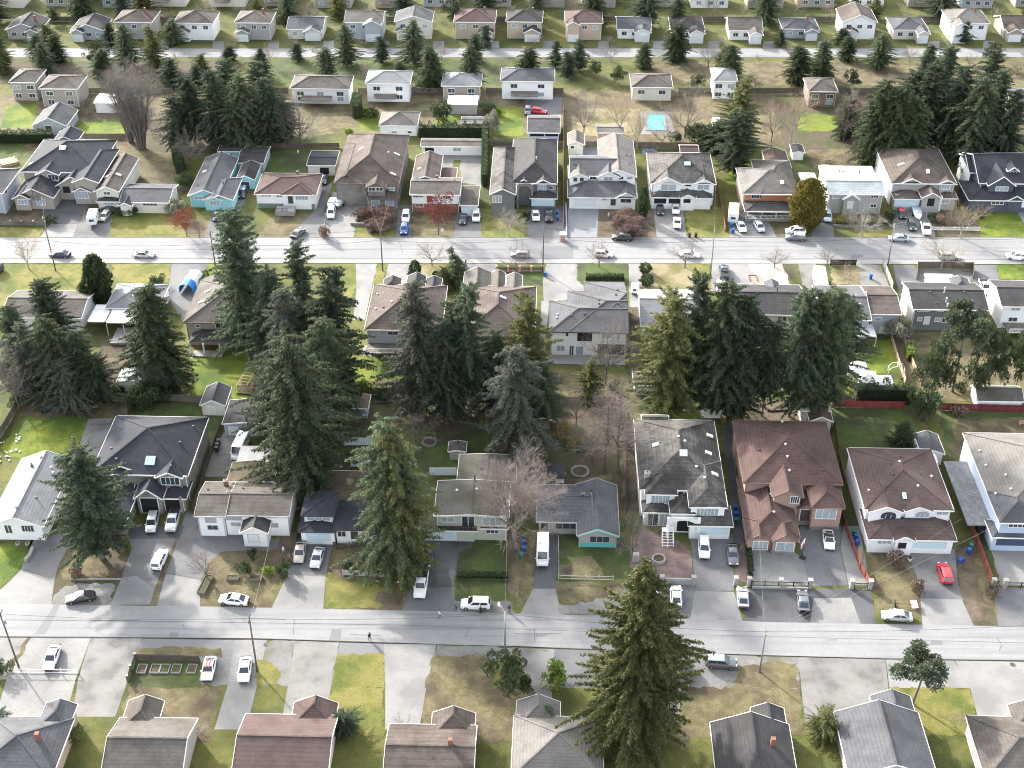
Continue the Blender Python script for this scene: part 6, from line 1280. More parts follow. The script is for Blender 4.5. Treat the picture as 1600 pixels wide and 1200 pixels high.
fence('fence with orange capped pillars in front of the pointed gable house',[(776,424),(812,424),(848,424)],1.2,WOODD,pw=.4,cap=mat('pillar_brick',(.42,.26,.20),.8),post_m=MATS['pillar_brick']); fence('dark board fence left of the pointed gable house by the weeping conifer',[(716,447),(722,430),(728,416)],1.7,WOODD,pw=.25,cap=MATS['pillar_brick'])
fence('board fence dividing the concrete patio from the fir yard',[(983,585),(984,540),(984,490)],1.6,WOODD); fence('fence between leaf strewn yard and mossy shake roofed house',[(978,800),(978,745),(978,690),(978,645)],1.6,WOODD)
fence('alley fence behind the shake roofed house running under the firs',[(1140,655),(1137,640),(1133,622)],1.7,WOODD); fence('fence at the back of the leaf strewn garden',[(850,628),(900,629),(975,630)],1.3,WOOD)
fence('side wall of boards between the shake roofed and red brown roofed houses',[(1163,850),(1155,780),(1146,700),(1142,670)],1.5,WOODD)
fence('retaining rail beside the parked boat drive',[(506,366),(509,340),(518,312)],.9,CONCB,style='rail',pw=.3); fence('low wooden edge between the van drive verge and the lawn with the small hedge',[(812,930),(816,880),(820,840)],.7,WOOD,style='rail')
fence('board fence left of the white camper beside the orange fronted house',[(1133,362),(1128,330),(1122,300)],1.5,mat('rust_fence',(.22,.10,.075),.85,.15)); fence('fence behind the lawn of the turquoise bungalow',[(272,302),(295,300)],1.4,WOODD)
fence('fence along the left side of the low dark roofed drive',[(463,848),(472,800),(478,770)],1.2,WOODD)
# pillars, gates, walls
def pillars(label, pts, h=1.5, m=CONCB, name='gate_pillar', w=.6):
    for i,p in enumerate(pts):
        o = empty(name, G(*p), -PSI); tag(o, label[i], 'pillar', 'stone gate pillars along the near street'); MB().box(-w/2,-w/2,0,w/2,w/2,h).build('pillar_shaft',W_STONE if m is None else m,o); MB().box(-w/2-.08,-w/2-.08,h,w/2+.08,w/2+.08,h+.16).build('pillar_cap',CONCB,o)
pillars(['pillar at the left end of the brick paved yard wall','pillar right of the brick paved yard wall by the drive','pillar left of the narrow brick strip beside the silver sedan','pillar right of the narrow brick strip, left of the iron fence','pillar in the middle of the iron fence before the light courtyard','pillar where the iron fence ends at the asphalt drive','pillar left of the small iron gate','pillar right of the small iron gate below the orange fence','pillar left of the black gate by the pale blue house','pillar right of the black gate by the pale blue house'],[(1034,912),(1083,913),(1149,914),(1170,915),(1219,917),(1265,918),(1330,919),(1359,919),(1551,917),(1569,918)],1.6)
fence('black iron fence with stone base in front of the light courtyard',[(1173,917),(1216,918),(1262,919)],1.3,IRON,style='iron'); fence('small black iron driveway gate below the orange fence',[(1334,920),(1355,920)],1.3,IRON,style='iron',name='gate',cat='gate'); fence('black iron gate at the drive of the pale blue house',[(1572,918),(1640,920)],1.2,IRON,style='iron',name='gate',cat='gate')
def wall(label, pts, h, w, m=CONCB, name='garden_wall'):
    Q=[G(*p) for p in pts]; mb=MB(); 
    for a,b in zip(Q,Q[1:]): mb.beam(a-Q[0]+Vector((0,0,h/2)),b-Q[0]+Vector((0,0,h/2)),w,h)
    return tag(mb.build(name,m,None,Q[0]),label,'wall')
wall('long concrete garden wall in front of the brick paved yard',[(1038,912),(1080,913)],1.2,.3); wall('low stone edging wall round the boat drive garden',[(548,352),(585,353),(620,354)],.7,.4,W_STONE); wall('low concrete base wall under the iron fence',[(1175,919),(1262,921)],.4,.3)
wall('thin timber edging across the mulched yard',[(110,906.5),(150,906),(189,905.5)],.25,.2,CONCB,'edging'); wall('curved grey kerb beside the left photo edge lawn',[(52,858),(47,870),(40,878)],.6,.5,CONCB); wall('low wall round the garden bed right of the blue black roofed house',[(521,850),(527,858),(545,855),(575,850)],.6,.25,WOODD)
wall('clipped stone edging along the dark lawn of the sage green house',[(712,905),(752,907),(795,908)],.35,.3,LAWN_D,'edging'); wall('retaining wall in front of the pale stucco house garden',[(1302,354),(1340,356),(1395,356)],.6,.3,W_STONE)
wall('path wall left of the pale paver drive',[(885,371),(885,345),(884,320)],.6,.3,W_LBLUE)
o = empty('brick_pillar', G(879,376), -PSI); tag(o,'brick mailbox pillar with white cap by the pale paver drive','pillar'); MB().box(-.5,-.5,0,.5,.5,1.7).build('pillar_shaft',MATS['pillar_brick'],o); MB().box(-.65,-.65,1.7,.65,.65,1.95).build('pillar_cap',TRIM,o)
# ------------------------------------------------------------- poles and wires
FP = [pole('dark utility pole on the lawn by the leafless round tree, nearest the left edge',(87,423),(71,357),POLEW), pole('utility pole beside the blue ended car shelter',(338,424),(328,361),POLEW), pole('dark utility pole on the narrow grass strip by the brown shake house',(598,423),(594,356),POLEW), pole('utility pole with orange base beside the pointed gable house fence',(848,425),(850,352),POLEW), pole('grey leaning utility pole beside the dry lawn',(1110,432),(1117,356),POLEG), pole('grey utility pole at the pale panel fence',(1387,416),(1398,349),POLEG)]
NP = [pole('dark utility pole at the bottom left corner',(30,1044),(-1,956),POLEW,2), pole('dark utility pole between the gravel and the white sedan at the bottom edge',(402,1049),(389,963),POLEW), pole('grey street lamp pole with white lamp head by the standing people',(789,1030),(789,956),STEEL,0,lamp=(-.9,1.6),name='street_lamp'), pole('pale grey utility pole by the dark sport utility vehicle at the bottom edge',(1187,1050),(1197,984),POLEG)]
def virt(x, y, h): p = G(x, y); return Vector((p.x, p.y, h))
pts = [virt(-170,421,10.5)]+[poletop(p) for p in FP]+[virt(1650,418,10.5)]
for k,(dr,nm) in enumerate(((0,'top'),(1.6,'low'))):
    for i,(a,b) in enumerate(zip(pts,pts[1:])): wire(('thin power line' if k == 0 else 'thicker phone cable')+' above far street, '+('left of the first pole','round tree to car shelter','car shelter to brown shake house','brown shake house to pointed gables','pointed gables to dry lawn','dry lawn to panel fence','right of the panel fence pole')[i], a-Vector((0,0,dr*1.6)), b-Vector((0,0,dr*1.6)), .7+.3*k, .02+.012*k)
pts = [poletop(p) for p in NP]
for i,(a,b) in enumerate(zip(pts,pts[1:]+[virt(1640,1052,10.5)])): wire('power line along the near street '+('between the two dark poles at left','from the dark pole to the street lamp','from the street lamp to the pale pole','from the pale pole to the right edge')[i], a, b, .6, .022)
SVC = [(0,(70,330,4.5),'to the stone fronted house'),(2,(560,300,6),'from the far street pole to the tall brick house'),(2,(612,322,4),'to the eave above the brown garden'),(3,(640,330,5),'to the white over brick house'),(5,(1310,318,5.2),'to the pale stucco house'),(5,(1325,322,5.0),'second line to the pale stucco house'),(4,(1115,310,5.5),'to the white house with shake roof')]
for i,(x,y,h),t in SVC: wire('slack service wire '+t, poletop(FP[i],1), virt(x,y,h), .4, .011, 'service_wire', WIREG)
for a,(x,y,h),t in ((NP[3],(1492,850,5.5),'to the rose brown roofed house'),(NP[3],(1565,850,5.5),'to the powder blue house'),(NP[1],(435,835,4.5),'to the white split level house'),(NP[2],(793,842,5),'to the sage green house'),(NP[3],(1180,850,5),'to the large red brown house')): wire('pale service wire '+t, poletop(a,1), virt(x,y,h), .5, .013, 'service_wire', WIREG)
# ------------------------------------------------------------- vehicles, near street and drives
car('coupe',P_BLACK,(147,929),(103,937),'black sports car on the gravel verge left of the wide drive',P_GREY)  # lighter roof paint stands in for the bright reflection on black bodywork
car('suv',P_WHITE,(241,893),(258,856),'white estate car with rear window facing the street on the wide drive')
car('suv',P_SILVER,(242,800),(234,834),'silver car nose out under the entry gable of the stone house')
car('pickup',P_SILVER,(277,790),(264,836),'silver pickup with dark bed beside the garage of the stone house')
car('sedan',P_WHITE,(389,939),(342,934),'white sedan parked on the mossy verge by the planter garden')
car('sedan',P_BEIGE,(472,844),(465,882),'champagne sedan nose out beside the fence, left of two')
car('sedan',P_SILVER,(501,854),(491,888),'silver sedan with dark sunroof, right of two by the white garage')
car('suv',P_NAVY,(671,853),(665,889),'dark blue car behind the white pickup on the dark drive')
car('pickup',P_WHITE,(662,888),(654,940),'white pickup with loaded black bed nose out to the near street')
car('suv',P_WHITE,(767,944),(719,943),'white sport utility vehicle on the verge in front of the small hedge lawn')
car('van',P_WHITE,(849,836),(847,893),'tall white panel van on the narrow dark drive')
car('hatch',P_WHITE,(1027,913),(1025,946),'white hatchback half hidden behind the big fir top by the street')
car('sedan',P_WHITE,(1057,950),(1056,913),'white sedan tail to the street below the concrete garden wall')
car('suv',P_WHITE,(1099,838),(1101,875),'white car nose out in front of the pale garage door')
car('sedan',P_GREY,(1143,847),(1147,886),'grey sedan beside the brick strip of the shake roofed house')
car('sedan',P_SILVER,(1162,952),(1159,914),'silver sedan tail to the street between two stone pillars')
car('sedan',P_GREY,(1257,958),(1253,921),'dark grey sedan with red tail lamps outside the iron fence')
car('coupe',P_WHITE,(1293,824),(1297,862),'white car with black glass roof inside the asphalt drive',P_BLACK)
car('suv',P_RED,(1483,917),(1470,875),'bright red car on the worn concrete drive')
car('sedan',P_SILVER,(1428,964),(1375,960),'pale silver sedan on the verge beside the toppled hoop')
car('sedan',P_WHITE,(88,1008),(74,1046),'white sedan nose down on the drive at the bottom left')
c_ = car('coupe',P_WHITE,(330,1026),(322,1062),'white car with two red racing stripes at the bottom edge')
for y in (-.22,.22): MB().box(-1.0,y-.1,1.345,.55,y+.1,1.362).build('racing_stripe',P_RED,c_)
car('sedan',P_WHITE,(385,1028),(380,1064),'plain white sedan at the bottom edge beside the dark pole')
car('suv',P_GREY,(1102,1033),(1152,1037),'dark and silver sport utility vehicle parked along the bottom edge',P_LBLUE)
car('suv',P_NAVY,(1072,1036),(1068,1074),'dark blue car nose down beneath the big fir at the bottom edge')
# far street
car('sedan',P_NAVY,(110,398),(77,396),'dark blue sedan by the first far street pole')
car('sedan',P_SILVER,(208,397),(242,398),'silver sedan alone on the far street right of the first pole')
car('sedan',P_GREY,(458,371),(473,357),'dark sedan turned out of the drive beside the dark firs')
car('hatch',P_GREY,(829,399),(797,397),'dusty grey car behind a small bare street tree')
car('hatch',P_WHITE,(925,396),(961,398),'white car beneath the small reddish bare street tree')
car('suv',P_BLACK,(988,372),(956,370),'black car parked at the brown garden of the far street')
car('sedan',P_WHITE,(1060,396),(1094,399),'white sedan behind the bare street tree of the dry lawn')
car('suv',P_WHITE,(1259,361),(1227,361),'white sport utility vehicle parked beyond the dark one by the golden tree'); car('suv',P_GREY,(1260,372),(1226,370),'dark grey sport utility vehicle parked at the kerb by the golden tree',P_WHITE)
car('sedan',P_LBLUE,(1421,373),(1388,371),'ice blue sedan at the kerb below the boat drive')
car('suv',P_SILVER,(1466,401),(1500,401),'silver estate car behind the tan bare street tree')
car('suv',P_WHITE,(1605,402),(1572,399),'white sport utility vehicle at the right edge of the far street')
car('suv',P_NAVY,(8,410),(-22,440),'dark car at the left photo edge by the far lawn')
car('hatch',P_BEIGE,(170,330),(157,346),'champagne hatchback beside the small white camper')
car('sedan',P_NAVY,(178,328),(160,325),'navy car half behind the small white camper by the grey house')
car('hatch',P_BLACK,(343,330),(337,346),'black hatchback on the drive of the turquoise bungalow')
car('suv',P_BLACK,(381,294),(377,309),'black car with white bonnet in front of the turquoise garage',P_LBLUE)
car('sedan',P_BLACK,(507,268),(504,292),'black sedan under the blue black carport edge')
car('suv',P_WHITE,(519,324),(516,342),'white car nose out beside the stone bordered drive')
car('suv',P_WHITE,(635,330),(633,348),'white car parked beyond the bright blue one')
car('hatch',P_BLUE,(633,349),(630,367),'bright blue hatchback at the kerb of the far street')
car('sedan',P_NAVY,(725,333),(722,350),'navy sedan on the drive right of the red maple'); car('suv',P_WHITE,(744,329),(744,347),'white car right of the navy sedan on the same drive')
car('sedan',P_WHITE,(836,327),(838,346),'white sedan in front of the charcoal sided house'); car('pickup',P_BLACK,(857,325),(858,349),'black pickup right of the white sedan at the charcoal sided house')
car('sedan',P_BLACK,(1031,317),(1032,337),'black sedan in front of the open dark garages'); car('sedan',P_WHITE,(1056,315),(1056,337),'white sedan nearer the open garage, right of the black sedan'); car('sedan',P_WHITE,(1058,338),(1058,358),'second white sedan further down the same drive')
car('sedan',P_WHITE,(1154,346),(1162,362),'white sedan below the box shaped camper'); car('hatch',P_SILVER,(1181,346),(1192,363),'silver minivan beside the white sedan, right of the camper')
car('suv',P_LBLUE,(1292,327),(1294,350),'ice blue van between the golden tree and the pale stucco house')
car('hatch',P_BLACK,(1406,325),(1412,343),'black car with red panel on the cluttered drive',P_RED); car('hatch',P_GREEN,(1422,342),(1428,362),'dark green car in the middle of the cluttered drive'); car('pickup',P_WHITE,(1443,343),(1450,371),'white pickup nose out at the kerb of the cluttered drive')
car('pickup',P_NAVY,(1133,438),(1130,413),'dark blue pickup behind the fir row at the far street'); car('suv',P_WHITE,(1126,456),(1126,437),'white car right behind the dark blue pickup'); car('hatch',P_WHITE,(993,459),(993,441),'white hatchback on the narrow drive beside the ball topiary')
car('pickup',P_WHITE,(1535,438),(1543,460),'white pickup beside the charcoal roofed white house'); car('van',P_WHITE,(385,683),(366,722),'long white van backed up behind the corrugated patio roof')
car('hatch',P_GREY,(826,166),(824,180),'grey car in the asphalt yard at the top beside the red one'); car('hatch',P_RED,(838,173),(846,174),'small red car in the asphalt yard at the top')
car('van',P_WHITE,(700,447),(722,444),'white van behind the dark gabled roof of the shake house') if False else None
trailer('small white camper beside the champagne hatchback',(146,323),(141,342),4.6,2.1,2.6); trailer('box shaped white camper in front of the orange fronted house',(1148,310),(1146,340),5.6,2.4,3.0); trailer('long white camper parked by the bare hedge yard',(1280,413),(1286,444),7.4,2.5,3.0); trailer('white boxy trailer under the trees right of the pool garden',(1118,181),(1122,194),4.0,2.0,2.4)
# covered boat and open boat
def boat(label, rear, front, m, L=5.2):
    a,b=G(*rear,1),G(*front,1); c=(a+b)/2; d=b-a; o=empty('boat',(c.x,c.y,0),math.atan2(d.y,d.x)); tag(o,label,'boat')
    mb=_loft([(-L/2,.95,.6,1.3,1.3),(-L*.1,1.0,.55,1.35,1.4),(L*.25,.8,.6,1.4,1.5),(L*.42,.4,.8,1.45,1.5),(L/2,.06,1.1,1.5,1.52)],lambda X,hw,zl,zb,zc:[(X,-hw*.3,zl),(X,-hw*.9,zl+.3),(X,-hw,zb),(X,-hw*.4,zc),(X,hw*.4,zc),(X,hw,zb),(X,hw*.9,zl+.3),(X,hw*.3,zl)]); mb.build('hull',m,o,smooth=True)
    MB().box(-L*.2,-.7,1.35,L*.1,.7,1.75).build('cockpit',P_LBLUE,o); MB().beam((-L*.3,0,.45),(L*.62,0,.4),.12).build('trailer_frame',STEEL,o)
    for s in (-1,1): MB().tube((-.6,s*.95-.1,.32),(-.6,s*.95+.1,.32),.32,.32,12).build('wheel',RUB,o)
    for s in (-1,1): MB().beam((-.6,s*.95,.32),(-.6,0,.5),.08).build('axle',STEEL,o)
boat('white motor boat on its trailer beside the tall brick house',(523,308),(513,328),P_WHITE); boat('small open white boat leaning by the stone bordered drive',(533,310),(527,326),P_SILVER,4.2); boat('white covered boat on the cluttered drive',(1430,320),(1437,348),P_WHITE,6.4)
# ------------------------------------------------------------- people
CW = mat('cloth_white',(.6,.6,.58),.9,.08); CB = mat('cloth_black',(.02,.02,.024),.9,.1); CG = mat('cloth_grey',(.10,.11,.13),.9,.1); CD = mat('cloth_denim',(.05,.065,.10),.9,.1)
person('person in a white top and dark bag walking on the road below the white pickup',(687,966),.3,CW,CG); person('person in dark clothes walking near the lower kerb with a long shadow',(578,1001),2.2,CB,CG); person('person in black standing at the rear wheel of the white sport utility vehicle',(751,960),1.6,CB,CB,'stand'); person('person in dark blue standing at the verge beside the street lamp',(796,957),-1.8,CD,CB,'stand')
# ------------------------------------------------------------- small things
for i,(x,y,m) in enumerate(((1334,836,BING),(1337,843,BINB),(1339,852,BINB),(1516,858,BING),(1513,865,BINB),(818,843,BING),(818,852,BINB),(819,862,BINB),(814,872,BING),(1149,798,BINB),(1150,818,BING),(1150,808,BINB),(870,336,BINB),(871,344,BINB),(1143,355,BINB),(1145,364,BINB),(1077,371,BINK),(1087,371,BINK),(852,432,BINB),(1133,648,BINB),(1360,436,BINB))):
    bin_(('green bin at the head of the row by the orange fence','blue bin in the middle of the row by the orange fence','blue bin at the street end of the row by the orange fence','green bin behind the red car','blue bin behind the red car','green bin at the far end of the row right of the sage green house','first blue bin in the row right of the sage green house','second blue bin in the row right of the sage green house','green bin standing apart near the white van','blue bin in the passage beside the shake roofed house, farthest back','green bin in the passage beside the shake roofed house','blue bin between the other two in the passage','blue bin beside the black pickup, nearer the house','blue bin beside the black pickup, nearer the street','blue bin left of the white sedan by the camper','blue bin at the kerb left of the white sedan by the camper','left black bin at the far kerb by the shake roof drive','right black bin at the far kerb by the shake roof drive','blue bin at the orange pillar fence','blue bin beside the tiny white shed','blue bin beside the pale panel fence')[i],x,y,m)
bx_ = empty('storage_tub', G(1501,877), .5); tag(bx_,'blue tub lying on the muddy strip beside the red car','tub'); MB().box(-.5,-.35,0,.5,.35,.6).build('tub_body',BINB,bx_); MB().box(-.42,-.27,.6,.42,.27,.64).build('tub_lid',BINB,bx_)
for i,(x,y) in enumerate(((342,694),(340,700),(339,706))):
    b=bin_(('bin with pale lid farthest back of three behind the stone house','bin with pale lid in the middle of three behind the stone house','bin with pale lid nearest of three behind the stone house')[i],x,y,BINK)
def planter(label,x,y,L,W,h=.5,rz=0,m=WOOD,fill=MULCH):
    o=empty('planter_box',G(x,y),-PSI+rz); tag(o,label,'planter'); 
    for a,b in (((-L/2,-W/2),(L/2,-W/2)),((L/2,-W/2),(L/2,W/2)),((L/2,W/2),(-L/2,W/2)),((-L/2,W/2),(-L/2,-W/2))): MB().beam((*a,h/2),(*b,h/2),.08,h).build('board',m,o)
    MB().box(-L/2+.04,-W/2+.04,0,L/2-.04,W/2-.04,h-.1).build('soil',fill,o)
planter('long wooden planter standing lengthwise beside the leafless shrub',321,915,1.2,4.0,.5,-.15); planter('wooden planter box left of two across the mossy garden',364,905,1.9,.9); planter('wooden planter box right of two across the mossy garden',400,905,1.9,.9)
for i,x in enumerate((222,243,258,276,300)): planter(('raised bed at the left fence corner','second raised bed from the left fence corner','middle raised bed of the fenced garden','fourth raised bed with white frame','raised bed nearest the red striped car')[i],x,1046,1.3,1.6,.3,0,CONCB)
# round stone planter and fire ring
def ring(name,label,cat,x,y,r,h,w,m,n=22,fillm=MULCH):
    o=empty(name,G(x,y)); tag(o,label,cat)
    for k in range(n):
        a0=2*math.pi*k/n; a1=2*math.pi*(k+.9)/n; mb=MB(); q=[(math.cos(a)*rr,math.sin(a)*rr) for a,rr in ((a0,r-w),(a0,r),(a1,r),(a1,r-w))]; mb.v=[(*p,0) for p in q]+[(*p,h*random.uniform(.85,1.1)) for p in q]; mb.f=[(3,2,1,0),(4,5,6,7),(0,1,5,4),(1,2,6,5),(2,3,7,6),(3,0,4,7)]; mb.build('stone',m,o)
    MB().face([(math.cos(2*math.pi*k/20)*(r-w),math.sin(2*math.pi*k/20)*(r-w),h*.5) for k in range(20)]).build('soil',fillm,o); return o
ring('stone_planter','oval ring of pale stones on the red brick paving','planter',1029,875,1.15,.5,.3,CONCB); ring('fire_pit','ring of rough stones with ash in the leaf strewn garden','fire pit',906,738,1.7,.35,.45,W_STONE); ring('stone_planter','ring of stones round a shrub on the leaf littered back lawn','planter',671,692,1.4,.3,.35,W_STONE)
ring('tree_ring','stone ring at the foot of the tall firs','planter',676,685,.6,.25,.2,W_STONE,12)
for i,(x,y) in enumerate(((28,850),(43,850))): o=empty('tyre_planter',G(x,y)); tag(o,('pale tyre planter farther from the kerb end','pale tyre planter at the kerb end')[i],'planter'); MB().tube((0,0,0),(0,0,.3),.42,.38,12).build('ring_body',CONCB,o); MB().tube((0,0,.3),(0,0,.34),.22,.22,10).build('soil',MULCH,o)
for i,(x,y) in enumerate(((1423,862),(1421,876),(1481,859))): o=empty('flower_pot',G(x,y)); tag(o,('white round pot at the porch of the rose brown house','white pot where the drive meets the mossy garden','white pot right of the pale garage door')[i],'flower pot'); MB().tube((0,0,0),(0,0,.5),.25,.4,12).build('pot',TRIM,o); MB().blob((0,0,.7),.3,.8).build('plant',LF_RHODO,o)
# basketball hoops
def hoop(label,x,y,rz,lying=False):
    o=empty('basketball_hoop',G(x,y),rz); tag(o,label,'basketball hoop'); M_=Matrix.Rotation(R(83),4,'Y') if lying else Matrix.Identity(4)
    def T(mb): mb.v=[tuple(M_@Vector(v)) for v in mb.v]; return mb
    off=.3 if lying else 0
    b=T(MB().box(-.5,-.35,0,.5,.35,.2)).build('base',PLAST,o); p=T(MB().tube((0,0,.1),(.3,0,3.0),.06,.05,6)).build('pole',PLAST,o); bd=T(MB().box(.28,-.85,2.5,.34,.85,3.5)).build('backboard',TRIM,o)
    s=MB(); 
    for q in (((.26,-.3,2.7),(.26,.3,2.7)),((.26,-.3,3.1),(.26,.3,3.1)),((.26,-.3,2.7),(.26,-.3,3.1)),((.26,.3,2.7),(.26,.3,3.1)),((.26,-.8,2.53),(.26,.8,2.53)),((.26,-.8,3.47),(.26,.8,3.47))): s.beam(*q,.05)
    T(s).build('target_lines',P_RED,bd); r_=MB()
    for k in range(10): a=2*math.pi*k/10; a2=2*math.pi*(k+1)/10; r_.beam((.62+.23*math.cos(a),.23*math.sin(a),2.68),(.62+.23*math.cos(a2),.23*math.sin(a2),2.68),.03)
    T(r_).build('rim',ORF,bd)
    if lying: o.location.z=.5
hoop('toppled basketball hoop lying on the mossy verge by the silver sedan',1397,947,-.05,True); hoop('upright basketball hoop beside the bay window and white car',1254,872,2.6)
# lumber stacks, rubble, junk
def stack(name,label,cat,x,y,n,L,rz,m,sp=.12,h=3):
    o=empty(name,G(x,y),rz); tag(o,label,cat)
    for k in range(n):
        for j in range(h): MB().box(-L/2+random.uniform(-.3,.3),(k-n/2)*sp*1.6,j*sp,L/2+random.uniform(-.3,.3),(k-n/2)*sp*1.6+sp*1.3,j*sp+sp*.85).build('board',m,o)
stack('lumber_pile','pile of pale boards along the orange red fence','lumber',1343,868,4,4.2,1.35,WOODN); stack('lumber_pile','stack of new lumber on a roof height platform at the left edge','lumber',14,255,9,4.0,.5,WOODN,.25,3)
stack('lumber_pile','stacked roofing boards beside the worn concrete slab','lumber',160,660,5,4,.05,CONCW,.2,2); stack('lumber_pile','boards leaning beside the dirt alley behind the red brown house','lumber',1215,640,4,4,.1,WOOD,.15,2)
rocks('rubble_heap','heap of broken stone and timber at the back fence','rubble',112,632,150,5.5,1.6,.5,W_STONE); rocks('debris','scattered white debris along the leaning fence','debris',12,705,22,2.2,5.5,.28,TRIM); rocks('rockery','rough rockery stones in the brown front garden','rockery',590,347,60,4.0,1.4,.35,W_STONE); rocks('rubble_heap','brick coloured rubble by the left edge of the alley','rubble',1105,648,10,1,1.2,.3,mat('brick_dust',(.35,.24,.2),.9))
rocks('rockery','stones round the leaf littered bed below the dark firs','rockery',665,655,30,6,2.0,.25,CONCW); rocks('debris','white stones along the fir fence by the street','debris',610,909,8,2.4,.5,.18,TRIM); rocks('tarp','crumpled blue tarp beside the long low outbuilding','tarp',742,240,12,1.6,.6,.35,MATS['tarp_blue']); rocks('debris','junk pile beside the cluttered far drive','debris',1405,352,24,1.3,2.0,.3,CONCB)
rocks('debris','blue and white bits on the rubble yard','debris',80,640,14,2.4,.7,.25,BINB); rocks('debris','pale garden clutter behind the firs','debris',1190,615,20,5,1.6,.35,TRIM); rocks('debris','garden clutter beyond the white vinyl fence','debris',505,728,16,3.5,1.2,.3,CONCB)
rocks('debris','roof drained soil heap in the yard at the top left','debris',165,172,26,3.2,1.6,.5,DIRT)
# scooter in the rubble yard
o=empty('motor_scooter',G(73,645),.3); tag(o,'dark motor scooter in the rubble yard beside blue debris','scooter'); 
for x in (-.6,.6): MB().tube((x,-.06,.27),(x,.06,.27),.27,.27,12).build('wheel',RUB,o)
MB().box(-.6,-.15,.3,.3,.15,.55).build('body',P_BLACK,o); MB().box(-.55,-.14,.62,.1,.14,.75).build('seat',PLAST,o); MB().beam((.6,0,.3),(.42,0,1.0),.08).beam((.42,-.3,1.0),(.42,.3,1.0),.05).build('handlebar',STEEL,o)
# greenhouse frame, trampoline, pool, picnic table, benches, arch trellis
o=empty('greenhouse',G(386,608),-.15); tag(o,'wooden framed empty greenhouse beside the tall firs','greenhouse')
fr=MB(); pr=[(-1.5,0),(-1.5,1.7),(-.9,2.4),(.9,2.4),(1.5,1.7),(1.5,0)]
for y in (-2,-1,0,1,2):
    for a,b in zip(pr,pr[1:]): fr.beam((a[0],y,a[1]),(b[0],y,b[1]),.09)
for x,z in pr: fr.beam((x,-2,max(z,.05)),(x,2,max(z,.05)),.09)
fr.build('frame',WOODN,o); MB().box(-1.4,-1.9,0,1.4,1.9,.35).build('plant_bed',MULCH,o)
o=empty('trampoline',G(1015,243)); tag(o,'round trampoline with blue rim behind the shake roofed white house','trampoline'); MB().tube((0,0,.85),(0,0,.88),1.55,1.55,24).build('jumping_mat',PLAST,o); r_=MB()
for k in range(24): a,b=2*math.pi*k/24,2*math.pi*(k+1)/24; r_.beam((1.72*math.cos(a),1.72*math.sin(a),.88),(1.72*math.cos(b),1.72*math.sin(b),.88),.4,.06)
r_.build('blue_rim',BINB,o)
for k in range(6): a=k*math.pi/3; MB().tube((1.8*math.cos(a),1.8*math.sin(a),0),(1.8*math.cos(a),1.8*math.sin(a),2.6),.03,.03,5).build('leg',STEEL,o)
P0=[G(1010,178),G(1038,178),G(1042,204),G(1009,204)]; o=empty('swimming_pool',(P0[0]+P0[2])/2); tag(o,'turquoise swimming pool with concrete edge among bare trees','pool'); c0=o.location
MB().face([p-c0+Vector((0,0,.05)) for p in P0]).build('pool_water',mat('pool_water',(.06,.24,.24),.3,.15,.8,.3,3,spec=.6),o); e=MB()
for a,b in zip(P0,P0[1:]+P0[:1]): e.beam(a-c0+Vector((0,0,.06)),b-c0+Vector((0,0,.06)),.5,.12)
e.build('pool_edge',CONCW,o)
def picnic(label,x,y,m,rz=0,name='picnic_table',L=1.9):
    o=empty(name,G(x,y),rz); tag(o,label,'table'); MB().box(-L/2,-.4,.7,L/2,.4,.76).build('table_top',m,o)
    for s in (-1,1): MB().box(-L/2,s*.75-.14,.42,L/2,s*.75+.14,.47).build('bench_seat',m,o)
    for x_ in (-L*.35,L*.35): MB().beam((x_,-.8,0),(x_,-.3,.7),.08).beam((x_,.8,0),(x_,.3,.7),.08).beam((x_,-.8,.4),(x_,.8,.4),.06).build('leg',m,o)
picnic('weathered picnic table on the lawn behind the pale stucco house',1292,253,WOOD); picnic('small pale table on the lawn behind the pale stucco house',1289,262,CONCB,.1,'garden_table',1.6); picnic('picnic table on the patio behind the new white two storey house',867,594,CONCB)
def bench(label,x,y,m,rz=0,L=1.7):
    o=empty('bench',G(x,y),rz); tag(o,label,'bench'); MB().box(-L/2,-.25,.4,L/2,.25,.46).build('seat',m,o); MB().box(-L/2,.22,.46,L/2,.27,.9).build('backrest',m,o)
    for s in (-1,1): MB().box(s*L*.4-.04,-.22,0,s*L*.4+.04,.22,.4).build('leg',m,o)
bench('white bench below the black canopy in the leaf strewn garden',875,756,TRIM); bench('wooden swing bench at the fence right of the far lawn',1598,664,mat('swing_red',(.35,.2,.16),.8),.2)
for i,(x,y) in enumerate(((858,744),(867,745),(881,742))): 
    o=empty('garden_chair',G(x,y),i*1.2); tag(o,('white chair at the back of the black canopy','white chair in the middle under the black canopy','white chair at the outer side of the black canopy')[i],'chair'); MB().box(-.25,-.25,.38,.25,.25,.43).build('seat',TRIM,o); MB().box(-.25,.22,.43,.25,.27,.9).build('backrest',TRIM,o)
    for a in (-.2,.2):
        for b in (-.2,.2): MB().box(a-.03,b-.03,0,a+.03,b+.03,.38).build('leg',TRIM,o)
